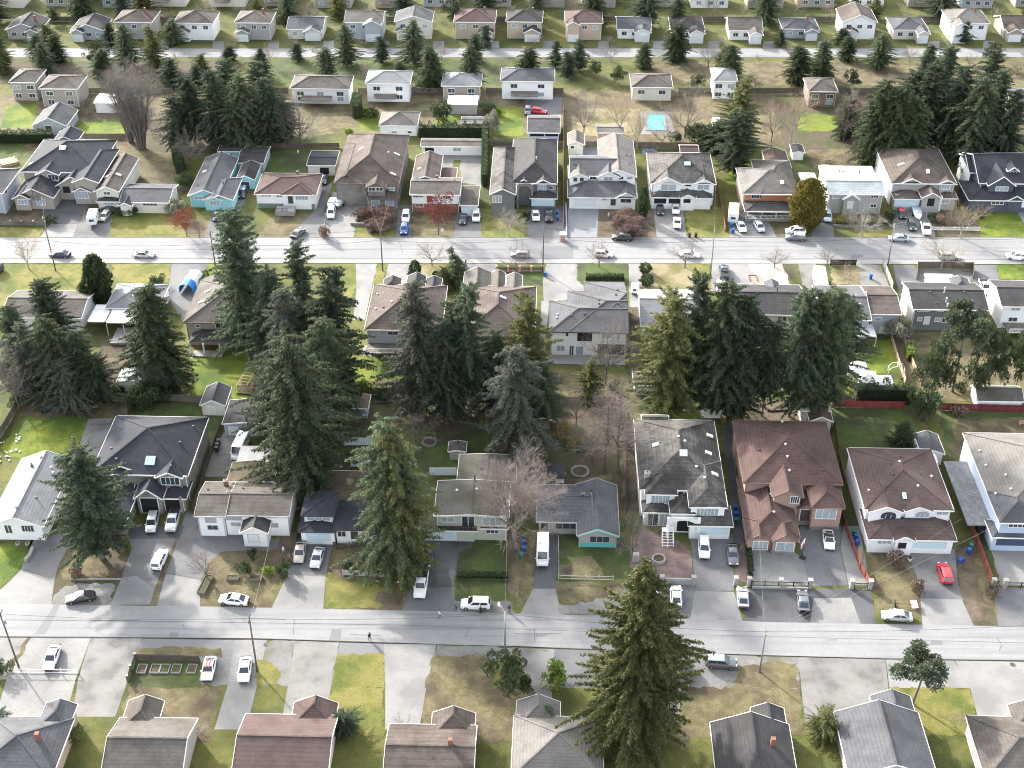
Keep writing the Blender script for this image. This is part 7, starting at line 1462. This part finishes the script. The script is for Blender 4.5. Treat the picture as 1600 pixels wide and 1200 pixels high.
# garden ornament: red cap lantern on a white post
o=empty('garden_ornament',G(851,757)); tag(o,'red birdhouse on a white post beside the black canopy','birdhouse'); MB().box(-.05,-.05,0,.05,.05,1.3).build('post',TRIM,o); MB().box(-.25,-.25,1.3,.25,.25,1.8).build('house_box',DOORR,o); MB().face([(-.35,-.3,1.8),(.35,-.3,1.8),(0,0,2.2)]).face([(.35,-.3,1.8),(.35,.3,1.8),(0,0,2.2)]).face([(.35,.3,1.8),(-.35,.3,1.8),(0,0,2.2)]).face([(-.35,.3,1.8),(-.35,-.3,1.8),(0,0,2.2)]).build('cap',REDF,o)
o=empty('arched_trellis',G(1400,588),-.2); tag(o,'white arched hoop trellis at the end of the dirt path','trellis')
for y in (0,1.6):
    t=MB(); pr=[(-1.6,0),(-1.5,1.2),(-.9,2.0),(0,2.3),(.9,2.0),(1.5,1.2),(1.6,0)]
    for a,b in zip(pr,pr[1:]): t.beam((a[0],y,a[1]),(b[0],y,b[1]),.07)
    t.build('hoop',TRIM,o)
t=MB()
for x,z in ((-1.5,1.2),(0,2.3),(1.5,1.2)): t.beam((x,0,z),(x,1.6,z),.06)
t.build('crossbar',TRIM,o)
# wooden shipping crate, junk chair by the fir, white lattice greenhouse on brick paving
o=empty('utility_box',G(641,893),.1); tag(o,'pale junk crate beside the fir trunks and white pickup','crate'); MB().box(-.7,-.5,0,.7,.5,.8).build('crate_body',CONCB,o); MB().box(-.75,-.55,.8,.75,.55,.88).build('lid',WOOD,o)
o=empty('lattice_frame',G(1042,843),-PSI); tag(o,'white metal stair and lattice frame beside the arched entry','stair frame'); t=MB()
for k in range(6): t.beam((-.9,-k*.35,1.8-k*.3),(.9,-k*.35,1.8-k*.3),.08)
for s in (-.9,0,.9): t.beam((s,0,1.9),(s,-2.0,.1),.07); t.beam((s,0,2.8),(s,-2,1.0),.05)
for s in (-.9,.9):
    for k in range(3): t.beam((s,-k*.9,0),(s,-k*.9,2.7-k*.8),.06)
t.build('frame',TRIM,o); MB().box(-.9,0,1.7,.9,1.0,1.8).build('landing',TRIM,o)
o=empty('storage_cabinet',G(993,876),-PSI); tag(o,'grey arched arbour box beside the brick paving','cabinet'); MB().box(-.5,-.3,0,.5,.3,1.6).build('cabinet_body',TRIM_G,o); MB().box(-.4,-.33,.1,.4,-.3,1.4).build('cabinet_door',CONCB,o)
o=empty('mailbox',G(691,366)); tag(o,'white yard sign standing below the red maple','sign'); MB().box(-.03,-.03,0,.03,.03,1.0).build('post',WOOD,o); MB().box(-.35,-.04,.6,.35,.04,1.4).build('panel',TRIM,o)
def statue(label,x,y,h=.8):
    o=empty('garden_statue',G(x,y)); tag(o,label,'statue'); MB().box(-.2,-.2,0,.2,.2,h*.35).build('plinth',CONCB,o); MB().blob((0,0,h*.6),.2,1.5,8,6).blob((0,0,h*.95),.13,1.1,8,6).build('figure',TRIM,o,smooth=True)
statue('white garden figure in the brown garden bed of the new white house',951,340,1.2); statue('white statue among shrubs left of the champagne sedan',443,862,1.0); statue('white post figure on the wall beside the wide dark drive',68,345,1.2); statue('white lawn ornament in the dark lawn of the bungalow with green base',466,240,1.0); statue('pale fountain figure beside the entry gable garden of the brick house',557,345,1.4)
o=empty('manhole_cover',G(415,1007,.05)); tag(o,'round manhole cover in the verge beside the gravel','manhole'); MB().tube((0,0,-.04),(0,0,.0),.4,.4,16).build('cover_plate',PATCH,o); MB().tube((0,0,0),(0,0,.008),.3,.3,16).build('inner_plate',SEAM,o)
o=empty('manhole_cover',G(1582,1038,.05)); tag(o,'round manhole cover near the right bottom corner','manhole'); MB().tube((0,0,-.04),(0,0,.0),.45,.45,16).build('cover_plate',PATCH,o); MB().tube((0,0,0),(0,0,.008),.33,.33,16).build('inner_plate',SEAM,o)
o=empty('wood_frame_ladder',G(1178,440)); tag(o,'orange timber frame on the white gravel garden','frame'); MB().beam((-.8,0,.1),(-.8,2.6,.1),.12).beam((.8,0,.1),(.8,2.6,.1),.12).beam((-.8,2.6,.1),(.8,2.6,.1),.12).build('frame',ORF,o)
# ------------------------------------------------------------- hedges
hedge('long dark clipped hedge at the top left corner above the green lawn',[(-120,222),(0,222),(84,222)],3.0,2.0); hedge('clipped hedge of cedars beyond the long low outbuilding',[(655,214),(710,214),(764,214)],3.4,1.6,bump=.6); hedge('tall narrow hedge along the charcoal sided house lot',[(757,292),(758,255),(758,222)],4.0,1.3); hedge('dark cedar hedge behind the red alley fence',[(1335,626),(1380,627),(1424,628)],3.8,2.0,bump=.7); hedge('dark column hedge beside the white deck house at the top',[(558,186),(559,168)],4.5,2.2); hedge('dark hedge wedge behind the grey split level house',[(284,272),(277,250)],4.0,2.0); hedge('low bright hedge strip beside the car shelter',[(316,447),(322,430)],1.2,1.2,LF_LIME); hedge('low bushy hedge across the lawn of the sage green house',[(713,902),(755,903),(794,902)],.9,1.0,LF_RHODO); hedge('small hedge behind the yellow fence in the back garden',[(1419,545),(1422,565)],1.8,1.2,LF_LIME); hedge('dark low hedge in front of the new house lawn',[(915,437),(975,437)],1.2,1.0,LF_HEDGE); hedge('ragged dark hedge beside the gravel drive and bare garden',[(1304,352),(1345,354),(1388,355)],.8,.9,LF_RHODO); hedge('low dark hedge strip beside the light courtyard wall',[(1173,900),(1171,875),(1168,858)],1.0,.7,LF_HEDGE)

fence('dark plank fence at the back of the shaded middle gardens',[(541,617),(650,616),(760,614)],1.6,WOODD); fence('plank fence running back between the fir yard and the leaf strewn garden',[(812,760),(806,700),(800,640)],1.5,WOODD); fence('plank fence beside the patio cover and corrugated roof',[(425,760),(440,700),(452,640)],1.4,WOODD)
shed('garden_shed','weathered brown tool shed in the leaf strewn garden',(835,655),(862,656),640,2.2,W_BROWN,R_OLIVE,pitch=.3); shed('garden_shed','low grey shed beside the stone ringed shrub under the firs',(700,705),(728,706),690,2.1,W_GREY,R_TAUPE,pitch=.2); shed('garden_shed','small brown shed behind the pale bungalow of the fir row',(1060,560),(1090,561),545,2.2,W_BROWN,R_DARK,pitch=.3)
stack('log_pile','stack of cut logs by the leaf strewn garden fence','logs',830,745,4,2.4,1.5,WOOD,.22,3); stack('lumber_pile','weathered timber pile at the mid garden fence','lumber',600,628,4,3.2,.1,WOODD,.15,2)
rocks('brush_pile','pile of dead brush in the leaf strewn garden','brush',905,700,26,2.6,1.4,.4,MULCH); rocks('debris','odds and ends beside the black canopy','debris',835,765,12,1.6,.8,.22,CONCB)
# ------------------------------------------------------------- trees and shrubs
FG = 'tall evergreens between the two streets'
for k,l,b,t,r in (
 ('spruce','dense dark spruce in the mulched yard left of the wide drive',(160,872),703,5.9),
 ('fir_b','dark conifer at the left with the highest top, behind the low grey building',(92,560),435,5.2),
 ('fir_d','greyish conifer low at the left photo side beside the ivy clad trunk',(58,618),505,4.8),
 ('fir_a','green conifer in the middle of the left evergreen group',(100,628),490,5.2),
 ('fir_b2','dark conifer at the right end of the left evergreen group',(140,625),515,5.0),
 ('cedar','broad conical cedar between the white bungalow and the brown roofed house',(256,605),442,6.0),
 ('fir_b','very tall dark fir whose top reaches the far street, beside the brown roofed house',(392,560),322,7.2),
 ('fir_b2','slender dark fir top right of the very tall one at the far street',(482,560),378,5.4),
 ('fir_d','greyish fir standing behind the biggest fir of the middle group',(462,650),450,6.5),
 ('fir_a','biggest green fir of the middle group, reaching down to the white split level house',(478,770),520,8.2),
 ('fir_b2','dark fir at the right side of the middle group by the brown shake house',(535,650),415,6.6),
 ('fir_a2','green fir low in the middle group above the white vinyl fence',(520,690),500,6.0),
 ('fir_a','twin crowned fir in front of the near street with pale trunks',(618,900),650,6.4),
 ('fir_c','lighter fir sharing the same root as the twin crowned fir',(630,905),668,5.0),
 ('fir_d','grey feathery fir in front of the brown shake house',(657,645),440,6.8),
 ('fir_high','thin dark fir between the grey feathery fir and the pointed gable house',(735,650),445,5.2),
 ('fir_b2','dark fir left of the pointed gable house yard',(700,655),500,5.6),
 ('fir_c','light fir rising beside the new white two storey house',(822,650),455,5.0),
 ('fir_b2','deep green fir behind the drooping one',(775,650),520,5.4),
 ('fir_d','broad grey green fir with drooping boughs at the leaf strewn garden',(806,725),540,7.2),
 ('fir_c','small light conifer in front of the concrete patio',(921,625),562,2.9),
 ('fir_c','wide light green fir at the left end of the fir row, behind shake roofed house',(1040,645),450,6.8),
 ('fir_b','slim dark fir with the highest tip in the fir row',(1078,640),425,5.0),
 ('fir_a2','full green fir in the fir row right of the slim dark one',(1118,650),440,6.2),
 ('fir_high','bare trunked fir in the middle of the fir row',(1162,650),490,4.8),
 ('fir_high','lower bare trunked fir right of the row middle',(1190,650),500,4.6),
 ('fir_high','bright green bare trunked fir of the right half of the row',(1232,650),452,5.6),
 ('fir_a2','broad fir at the right end of the fir row beside the white tents',(1282,640),450,6.0),
 ('fir_high','short fir behind the right end of the fir row',(1310,600),468,4.6),
 ('fir_big','huge light olive fir rising from below the photo in front of the near street',(988,1165),880,7.3),
 ('fir_b2','dark fir filling the left evergreen group behind, by the low grey building',(35,575),475,4.8),
 ('fir_d','feathery low fir in the front of the left evergreen group',(112,640),560,4.6),
 ('fir_a2','bushy fir between the left evergreen group and the small shed',(158,628),555,4.2),
 ('fir_b','dark fir between the very tall one and the slender top',(438,600),420,6.0),
 ('fir_a2','broad green fir in front of the slender dark top',(500,640),470,6.6),
 ('fir_b2','dark fir low behind the biggest fir of the middle group',(430,690),590,5.0),
 ('fir_b2','dark fir between the grey feathery fir and the deep green one',(712,640),470,5.6),
 ('fir_a2','green fir right of the pointed gable house, behind the drooping one',(845,660),560,4.4),
 ('fir_b','deep green fir between the two halves of the fir row',(1145,655),462,5.6),
 ('fir_a','green fir just left of the broad one at the row end',(1255,645),455,5.6),
): tree(k,l,b,t,r*1.06,'conifer_tree',group=FG)
BG = 'evergreens at the top of the photo'
for k,l,b,t,r in (
 ('fir_b','dark conifer left of the turquoise bungalow sheds, first of the top left group',(305,225),118,6.0),('fir_b2','second dark conifer of the top left group',(345,232),108,6.0),('fir_a','third conifer of the top left group by the grey twigs',(385,228),112,6.0),('fir_b','fourth dark conifer of the top left group above the green lawn',(425,228),120,5.5),('fir_b','dark conifer behind the top left group',(365,205),90,6.0),('fir_b2','another dark conifer behind the top left group nearer the white house',(410,200),95,5.5),
 ('fir_c','pale yellow green conifer right of the pool trees',(1152,225),120,5.6),('fir_b','bluish dark conifer behind the shake roofed white house',(1148,270),172,6.2),('cedar','small dark conifer beside the pale yellow green one',(1122,232),190,4.4),
 ('cedar','tall yellow green cedar behind the pale stucco house',(1362,258),122,5.0),('cedar','second yellow green cedar beside the first behind the pale stucco house',(1390,262),128,4.8),('cedar','narrow dark cedar left of the yellow green cedars',(1322,215),150,3.6),
 ('fir_b','dark fir at the top right behind the brown roofed house',(1435,235),95,6.5),('fir_b2','dark fir at the top right nearer the navy house',(1480,245),100,6.5),('fir_a','green fir at the top right between two dark ones',(1510,262),120,6.5),('fir_b','dark fir at the top right beside the beige house',(1540,240),110,6.0),('fir_b2','dark fir farther back at the top right',(1460,200),70,6.0),('fir_b','dark fir farther back above the beige house',(1530,200),78,6.0),
 ('fir_b','low dark fir at the left of the top left group',(282,228),150,5.0),('fir_a2','low dark fir below the top left group',(372,236),160,5.0),('fir_d','greyish conifer right of the top left group',(448,215),150,4.6),('fir_b2','dark fir at the far top right corner',(1565,255),140,5.4),('fir_b','dark fir behind the yellow green cedars',(1410,225),110,5.6),('cedar','bushy cedar between the yellow green cedars and the dark firs',(1415,262),150,4.6),
): tree(k,l,b,t,r*1.08,'conifer_tree',group=BG)
for k,l,b,t,r,n in (
 ('spruce_small','small young spruce on the lawn behind the rose brown roofed house',(1408,700),655,2.6,'spruce_tree'),('cypress','dense dark cypress beside the white bungalow facing the far street',(158,472),400,3.0,'cypress_tree'),('cypress','lower bulge of dark cypress left of the dense one',(147,475),428,2.4,'cypress_tree'),('golden','large golden brown cypress at the orange fronted house',(1258,355),281,4.3,'cypress_tree'),('column','bright narrow cypress beside the brown garden bed',(1004,342),293,1.25,'cypress_tree'),('column','dark pencil cypress behind the brown shake house',(649,437),408,1.5,'cypress_tree'),('column','second smaller pencil cypress next to the dry yard',(682,445),424,1.1,'cypress_tree'),
 ('ball','upper ball clipped shrub at the dry lawn',(1008,427),412,1.5,'topiary'),('ball','lower ball clipped shrub at the dry lawn',(1010,446),430,1.6,'topiary'),('weeping','narrow weeping conifer behind the pencil cypress',(709,447),383,2.8,'conifer_tree'),('fir_c','light green young conifer beside the weeping one',(695,450),418,2.4,'conifer_tree'),
 ('pine','umbrella shaped pine crown in front of the dark grey sided house',(1488,612),478,4.8,'pine_tree'),('oak','round dark evergreen left of the umbrella pine',(1455,622),538,4.6,'evergreen_tree'),('oak','round olive evergreen right of the umbrella pine',(1532,622),520,4.4,'evergreen_tree'),('oak','round evergreen at the right edge by the grey shed',(1585,615),518,4.4,'evergreen_tree'),
 ('pine','rounded dark tree top at the bottom edge right of the road',(1425,1100),1026,3.8,'pine_tree'),('oak','dark round shrub top at the bottom edge near the street lamp',(795,1090),1022,3.6,'evergreen_tree')):
    tree(k,l,b,t,r,n)
BT = 'leafless street and garden trees'
for k,l,b,t,r in (
 ('bare_c','round leafless tree on the lawn by the far street at the left',(45,420),368,4.4),('bare_b','thin bare street tree before the leafy brown patch',(675,415),374,4.0),('bare_b','small bare street tree in front of the grey car',(806,425),380,3.6),('bare_red','small reddish bare street tree before the green lawn',(936,417),378,3.8),('bare_b','bare street tree at the dry lawn in front of the white sedan',(1070,418),370,4.0),('bare_a','bare dark twigged tree on the white gravel garden',(1210,418),385,3.4),('bare_a','small bare tree by the white camper',(1292,414),384,3.0),('bare_c','tan bare street tree in front of the silver estate car',(1470,420),372,4.6),
 ('bare_dense','wide pinkish brown leafless tree overhanging the sage green house',(803,862),712,7.8),('bare_tall','tall multi stemmed leafless tree behind the shake roofed house, left one',(945,735),595,6.2),('bare_tall','tall multi stemmed leafless tree behind the shake roofed house, right one',(966,738),590,5.8),('bare_b','leafless thicket tree low in the leaf strewn garden',(925,720),655,4.6),('bare_a','grey bare tree between the slate bungalow and the brick paving',(988,872),795,4.4),
 ('bare_red','low spreading red twigged shrub tree in the planter garden',(324,905),858,3.6),('bare_a','young bare tree in front of the new white patio house',(946,600),478,5.2),('bare_a','grey bare tree by the small shed under the conical cedar',(245,615),545,3.8),
 ('poplar','tall leafless poplars with upright stems at the top left',(222,232),95,6.2),('poplar','second clump of leafless poplars next to the first',(205,222),100,4.6),('bare_a','grey leafless tree right of the poplars',(268,232),165,6.0),('bare_a','grey leafless tree with long trunk beside the hedge wedge',(298,262),195,4.6),('bare_a','grey leafless tree in front of the dark conifer group',(470,228),140,6.4),
 ('bare_a','grey bare tree left of the tan shed',(912,215),135,5.0),('bare_c','yellowish willow like bare tree by the tan shed',(968,215),135,6.0),('bare_c','tan bare tree between the shed and the pool',(995,232),160,5.0),('bare_b','pinkish bare tree right of the pool',(1070,215),135,6.4),('bare_b','low pinkish bare tree at the pool fence',(1035,228),185,4.0),
 ('bare_c','pale brown bare tree above the brown roofed shed',(1235,225),140,5.4),('bare_b','pinkish brown bare tree left of the brown roofed shed',(1205,222),150,4.6),('bare_tall','slim grey bare tree by the covered deck house',(1318,222),130,3.4),('bare_a','bare shrub tree behind the pale stucco house',(1340,255),212,4.2),
 ('bare_c','round tan leafless tree at the white picket fence',(1500,372),310,5.0),('bare_pale','pale yellowish bare tree in front of the pale stucco house',(1346,368),325,4.4),('bare_pale','pale bare tree on the lawn of the charcoal sided house',(795,368),322,4.2),('bare_a','small bare shrub tree over the stone fronted house wing',(60,325),282,3.0),('weep','weeping brown mound tree in the garden bed of the new white house',(985,357),333,4.6),
 ('weep','tangled brown shrubs in the brick house garden',(592,350),327,4.2),('weep','second tangle of brown shrubs in the brick house garden',(575,346),327,3.2),('bare_red','red twigged shrub below the red maple by the curb',(312,372),345,2.2),('bare_c','bare twiggy hedge beside the white camper',(1325,447),415,3.4),('bare_a','leafless tangle under the left evergreens',(30,640),520,4.0),('bare_red','reddish leafless heap of brush by the spruce sapling',(1450,660),632,3.0),
 ('bare_b','thin leafless sapling in the dark fir yard',(650,690),640,3.6),('bare_a','bare tree in the left corner lawn of the far street',(-8,480),430,4.0),('bare_a','grey bare tree at the back of the leaf strewn garden',(900,665),600,4.0),('bare_b','leafless twiggy tree at the yard fence below the firs',(690,640),585,3.6)):
    tree(k,l,b,t,r,'leafless_tree',group=BT)
tree('red_tree','bright red maple in front of the white over brick house',(685,366),302,4.6,'maple_tree'); tree('red_tree','dull red maple beside the lawn of the turquoise bungalow',(292,368),322,3.8,'maple_tree')
SG='garden shrubs'
for k,l,b,t,r in (
 ('lime_shrub','lime green round shrub in the mulched yard by the wide drive',(198,860),846,.95),('lime_shrub','bright green shrub top at the bottom edge left of the huge fir',(870,1070),1030,2.6),('fern','brown dead looking shrub on the mossy verge',(122,898),884,1.5),('shrub','dark shrub beside the porch of the white split level house',(395,873),857,.9),('shrub','rounded green shrub in the planter garden',(383,897),880,1.3),('lime_shrub','yellow green shrub by the fence of the planter garden',(418,896),884,1.2),
 ('fern','brown spreading shrub under the front window of the rose brown house',(1395,880),860,1.9),('fern','pinkish dried shrub beside the worn concrete drive',(1430,925),902,1.5),('fern','pinkish dried shrub at the end of the orange red fence',(1546,928),905,1.3),('shrub','bluish leafy shrub overhanging the red alley fence',(1440,652),605,3.2),('pale_shrub','pale rounded bush at the back of the dark and brown roofed house',(1406,530),497,3.4),
 ('pale_shrub','pale green bush beside the turquoise bungalow',(280,333),308,2.8),('shrub','dark green bush behind the turquoise bungalow front',(291,290),273,2.6),('yellow_shrub','yellow flowering shrub in the leaf strewn garden',(885,680),660,3.2),('yellow_shrub','second yellow shrub by the stone ring garden',(897,695),675,2.2),('shrub','dark bush by the dark lawn back fence',(232,632),600,3.2),('shrub','bush left of the dark lawn back fence beside the shed',(215,640),608,2.2),
 ('shrub','round bush in front of the car shelter drive',(247,446),431,1.8),('shrub','dark bush beside the wooden greenhouse',(250,625),605,2.4),('pale_shrub','grey green round tree by the dark shed hedge',(770,208),172,2.6),('lime_shrub','yellow green bush at the top right of the hedge',(778,180),165,2.0),('shrub','dark round bush on the green lawn near the white garage',(580,183),170,2.6),('shrub','dark bush by the house with metal patio roof',(690,190),158,3.0),('shrub','dark bush right of the patio roof house',(762,178),160,2.4),
 ('shrub','dark evergreen bush by the pool fence, left one',(1085,222),192,3.0),('shrub','dark evergreen bush by the pool fence, right one',(1105,228),195,3.0),('shrub','green bush right of the trampoline shrubs',(1055,222),205,1.8),('shrub','dark shrub beside the wall of the wide dark drive',(80,350),336,1.6),('fern','brown shrub at the gate of the brick house drive',(507,372),348,1.5),('lime_shrub','yellow green bush under the porch firs',(546,214),198,1.8),
 ('shrub','dark shrub in front of the grey split level house',(190,335),323,1.8),('shrub','dark shrub right of the grey split level house door',(208,336),324,1.4),('yellow_shrub','yellowish low shrub in front of the pale stucco house',(1315,350),332,2.6),('shrub','dark round bush at the corner of the pale stucco house',(1390,345),330,1.6),('shrub','low dark bush in the raised corner of the bottom left',(5,1052),1035,1.6),('shrub','ivy like bush at the shed under the left evergreens',(20,600),560,2.6),
 ('lime_shrub','fresh green bush below the fir group by the bright lawn',(570,615),590,2.2),('shrub','dark bush beside the fir trunks and fence',(548,895),880,1.2),('fern','brown shrubs under the round evergreens',(1500,650),632,1.8),('shrub','leafy shrub left of the blue black roofed house fence',(443,900),880,1.4),('fern','dry brown shrub by the white statue',(450,880),865,1.2),('shrub','round shrub in the front yard of the stone coloured house',(1455,345),335,1.3),
 ('shrub','small dark bush at the corner of the navy house lawn',(1533,340),330,1.3),('fern','brown scrub before the picket fence',(1470,348),334,1.8),('shrub','dark shrub by the driveway of the charcoal house',(823,345),330,1.0)):
    tree(k,l,b,t,r,'shrub',cat='shrub',group=SG)
for i,(x,y,r) in enumerate(((415,715,1.6),(440,735,1.8),(560,650,1.5),(600,622,1.7),(640,630,1.9),(700,625,1.6),(745,640,1.8),(770,660,1.5),(835,690,1.3),(870,640,1.5),(1010,615,1.5),(30,635,2.0),(60,605,2.2),(150,608,1.8),(185,612,1.6),(505,690,1.4),(470,765,1.6),(985,700,1.3),(960,610,1.6),(1320,625,1.5),(1500,610,1.5))):
    tree(('shrub','fern','shrub')[i%3],('first second third fourth fifth sixth seventh eighth ninth tenth eleventh twelfth thirteenth fourteenth fifteenth sixteenth seventeenth eighteenth nineteenth twentieth twenty-first'.split()[i])+' undergrowth bush of the shaded middle gardens',(x,y),0,r,'shrub',cat='shrub',group='undergrowth bushes',h=r*1.1)
# ------------------------------------------------------------- what lies past the photo's edges: next street and its houses
ROWS=[W_WHITE,W_BEIGE,W_GREY,W_CREAM,W_LBLUE,W_TAN]; ROOFS=[R_TAUPE,R_SLATE,R_DARK,R_WARM,R_SHBRN,R_ROSE]
ORD='first second third fourth fifth sixth seventh eighth ninth tenth eleventh twelfth thirteenth fourteenth fifteenth sixteenth seventeenth eighteenth nineteenth twentieth'.split(); ORD+=['twenty '+o for o in ORD[:9]]+['thirtieth']+['thirty '+o for o in ORD[:9]]
patch('road',[(-1200,90),(3000,90),(3000,76),(-1200,76)],ROAD,6)
patch('road',[(-1200,-42),(3000,-42),(3000,-52),(-1200,-52)],ROAD,6)
rr=random.Random(4)
def compound(label, x, y, wall, roof, face, grp, zz):
    """house with a cross wing; face 1 fronts the camera, -1 fronts away"""
    w=rr.uniform(10,13); d=rr.uniform(9,12); two=rr.random()<.6; z=5.4 if two else 3.1; z=zz or z; H=House('house',label,'house',(x,y),wall,roof,TRIM,group=grp,psi=PSI+rr.uniform(-.02,.02)); k=rr.choice((-1,1)); ww=w*rr.uniform(.35,.5); e=rr.choice(('hh','gg')); r=rr.choice('uv')
    H.volm(-w/2,w/2,0,d,z,rr.uniform(.3,.48),r,e); x0=-w/2+.3 if k<0 else w/2-ww-.3; o=rr.uniform(1.5,3.5)
    H.volm(x0,x0+ww,-o if face>0 else d-2,3.5 if face>0 else d+o,z if rr.random()<.5 else 2.9,.5,'v','gh' if face>0 else 'hg')
    for q in (-.28,.02,.3):
        H.open_m('F',0,w*q-.7,w*q+.7,z-2.0,z-.9,'w2')
    if face>0: H.open_m('F',1,x0+.7,x0+ww-.7,.05,2.2,'g')
    elif two: MB().box(-w*.3,-2.6,2.3,w*.1,0.2,2.5).build('deck',WOOD,H.o)
    if rr.random()<.5: x1,x2,y1,y2,zt,zb=H.vols[0]; MB().box(w*.2,d*.5,z,w*.2+.6,d*.5+.6,z+2.6).build('chimney',BRICK,H.o)
def row(y, xs, face, grp, where, zz=None):
    for i,x in enumerate(xs): compound(ORD[i]+' house from the left '+where,x+rr.uniform(-8,8),y+rr.uniform(-1.5,1.5),ROWS[rr.randrange(6)],ROOFS[rr.randrange(6)],face,grp,zz)
row(112,range(-20,1620,86),-1,'houses backing on the photo top','on the near side of the next street') if False else None
row(62,range(-40,1660,86),1,'houses of the next street','fronting the next street')
row(12,range(-70,1680,84),-1,'houses behind the next street','in the last row above the photo')
KT=('fir_b','bare_b','fir_a','bare_a','cedar','bare_c','fir_b2','bare_a','fir_c','oak','bare_b'); tn=[0]
def belt(n, y0, y1, grp, where, hmin=7, hmax=17, xa=-60, xb=1660):
    for i in range(n):
        k=KT[rr.randrange(len(KT))]; x=xa+(xb-xa)*(i+.5)/n+rr.uniform(-14,14); hh=rr.uniform(hmin,hmax)*(.55 if k in ('bare_a','bare_b','bare_c','oak') else 1)
        tree(k,ORD[i]+' tree from the left '+where,(x,rr.uniform(y0,y1)),0,hh*.24+rr.uniform(1,2),'background_tree',group=grp,h=hh)
belt(39,24,44,'trees in the gardens behind the next street','in the gardens behind the next street'); belt(38,92,112,'trees along the next street','along the next street',5,14); belt(34,114,142,'trees in the gardens at the top edge','in the gardens at the photo top edge',6,13); belt(39,-40,8,'trees on the skyline side','beyond the last row of houses',9,20); belt(18,66,74,'front garden trees of the next street','in front gardens of the next street',4,8)
for i,x in enumerate(range(-30,1640,86)):
    patch('driveway',[(x+18,75),(x+36,75),(x+36,64),(x+19,64)],(CONC,ASPH,CONCW)[i%3],5)
    if i%2: fence(ORD[i]+' back fence from the left above the photo top',[(x,34),(x+84,34)],1.7,(WOOD,WOODD)[i%2])
for i,(x0,x1) in enumerate(((128,270),(330,450),(560,690),(760,880),(1060,1110),(1160,1250),(1310,1430),(1440,1570))): fence(ORD[i]+' garden fence from the left at the top edge',[(x0,146),(x1,146)],1.6,(WOOD,WOODD)[i%2])
BH='houses on the near side of the near street, below the photo'
for i,(x,y) in enumerate(((20,1240),(225,1246),(440,1238),(670,1246),(870,1240),(1180,1246),(1390,1238),(1600,1244))):
    compound(ORD[i]+' house from the left below the bottom edge',x,y,ROWS[rr.randrange(6)],ROOFS[(i*5+1)%6],-1,BH,3.2)
for i,(m,pts) in enumerate(((CONC,[(10,1062),(118,1062),(100,1130),(60,1150),(-10,1130)]),(CONCW,[(122,1062),(200,1062),(180,1120),(112,1120)]),(CONC,[(356,1070),(402,1070),(385,1140),(335,1140)]),(CONCW,[(450,1070),(518,1070),(508,1130),(440,1130)]),(CONC,[(602,1075),(666,1075),(655,1140),(602,1140)]),(CONCW,[(828,1075),(863,1075),(862,1140),(824,1140)]),(CONC,[(1016,1075),(1064,1075),(1060,1135),(1010,1135)]),(CONCW,[(1252,1075),(1388,1075),(1375,1130),(1258,1130)]),(CONC,[(1516,1075),(1660,1075),(1675,1130),(1530,1130)]))): patch('driveway',pts,m,4)
for i,(m,pts) in enumerate(((LAWN_M,[(200,1075),(345,1075),(330,1160),(185,1160)]),(LAWN_Y,[(518,1075),(601,1075),(600,1150),(508,1150)]),(LAWN_M,[(664,1075),(828,1075),(822,1160),(655,1160)]),(LAWN_M,[(1064,1075),(1250,1075),(1256,1150),(1060,1150)]),(LAWN_Y,[(1390,1075),(1516,1075),(1530,1150),(1376,1150)]))): patch('lawn',pts,m,3)
belt(16,1135,1165,'front garden trees below the photo','in the front gardens below the photo',3,6)
lay_ground()
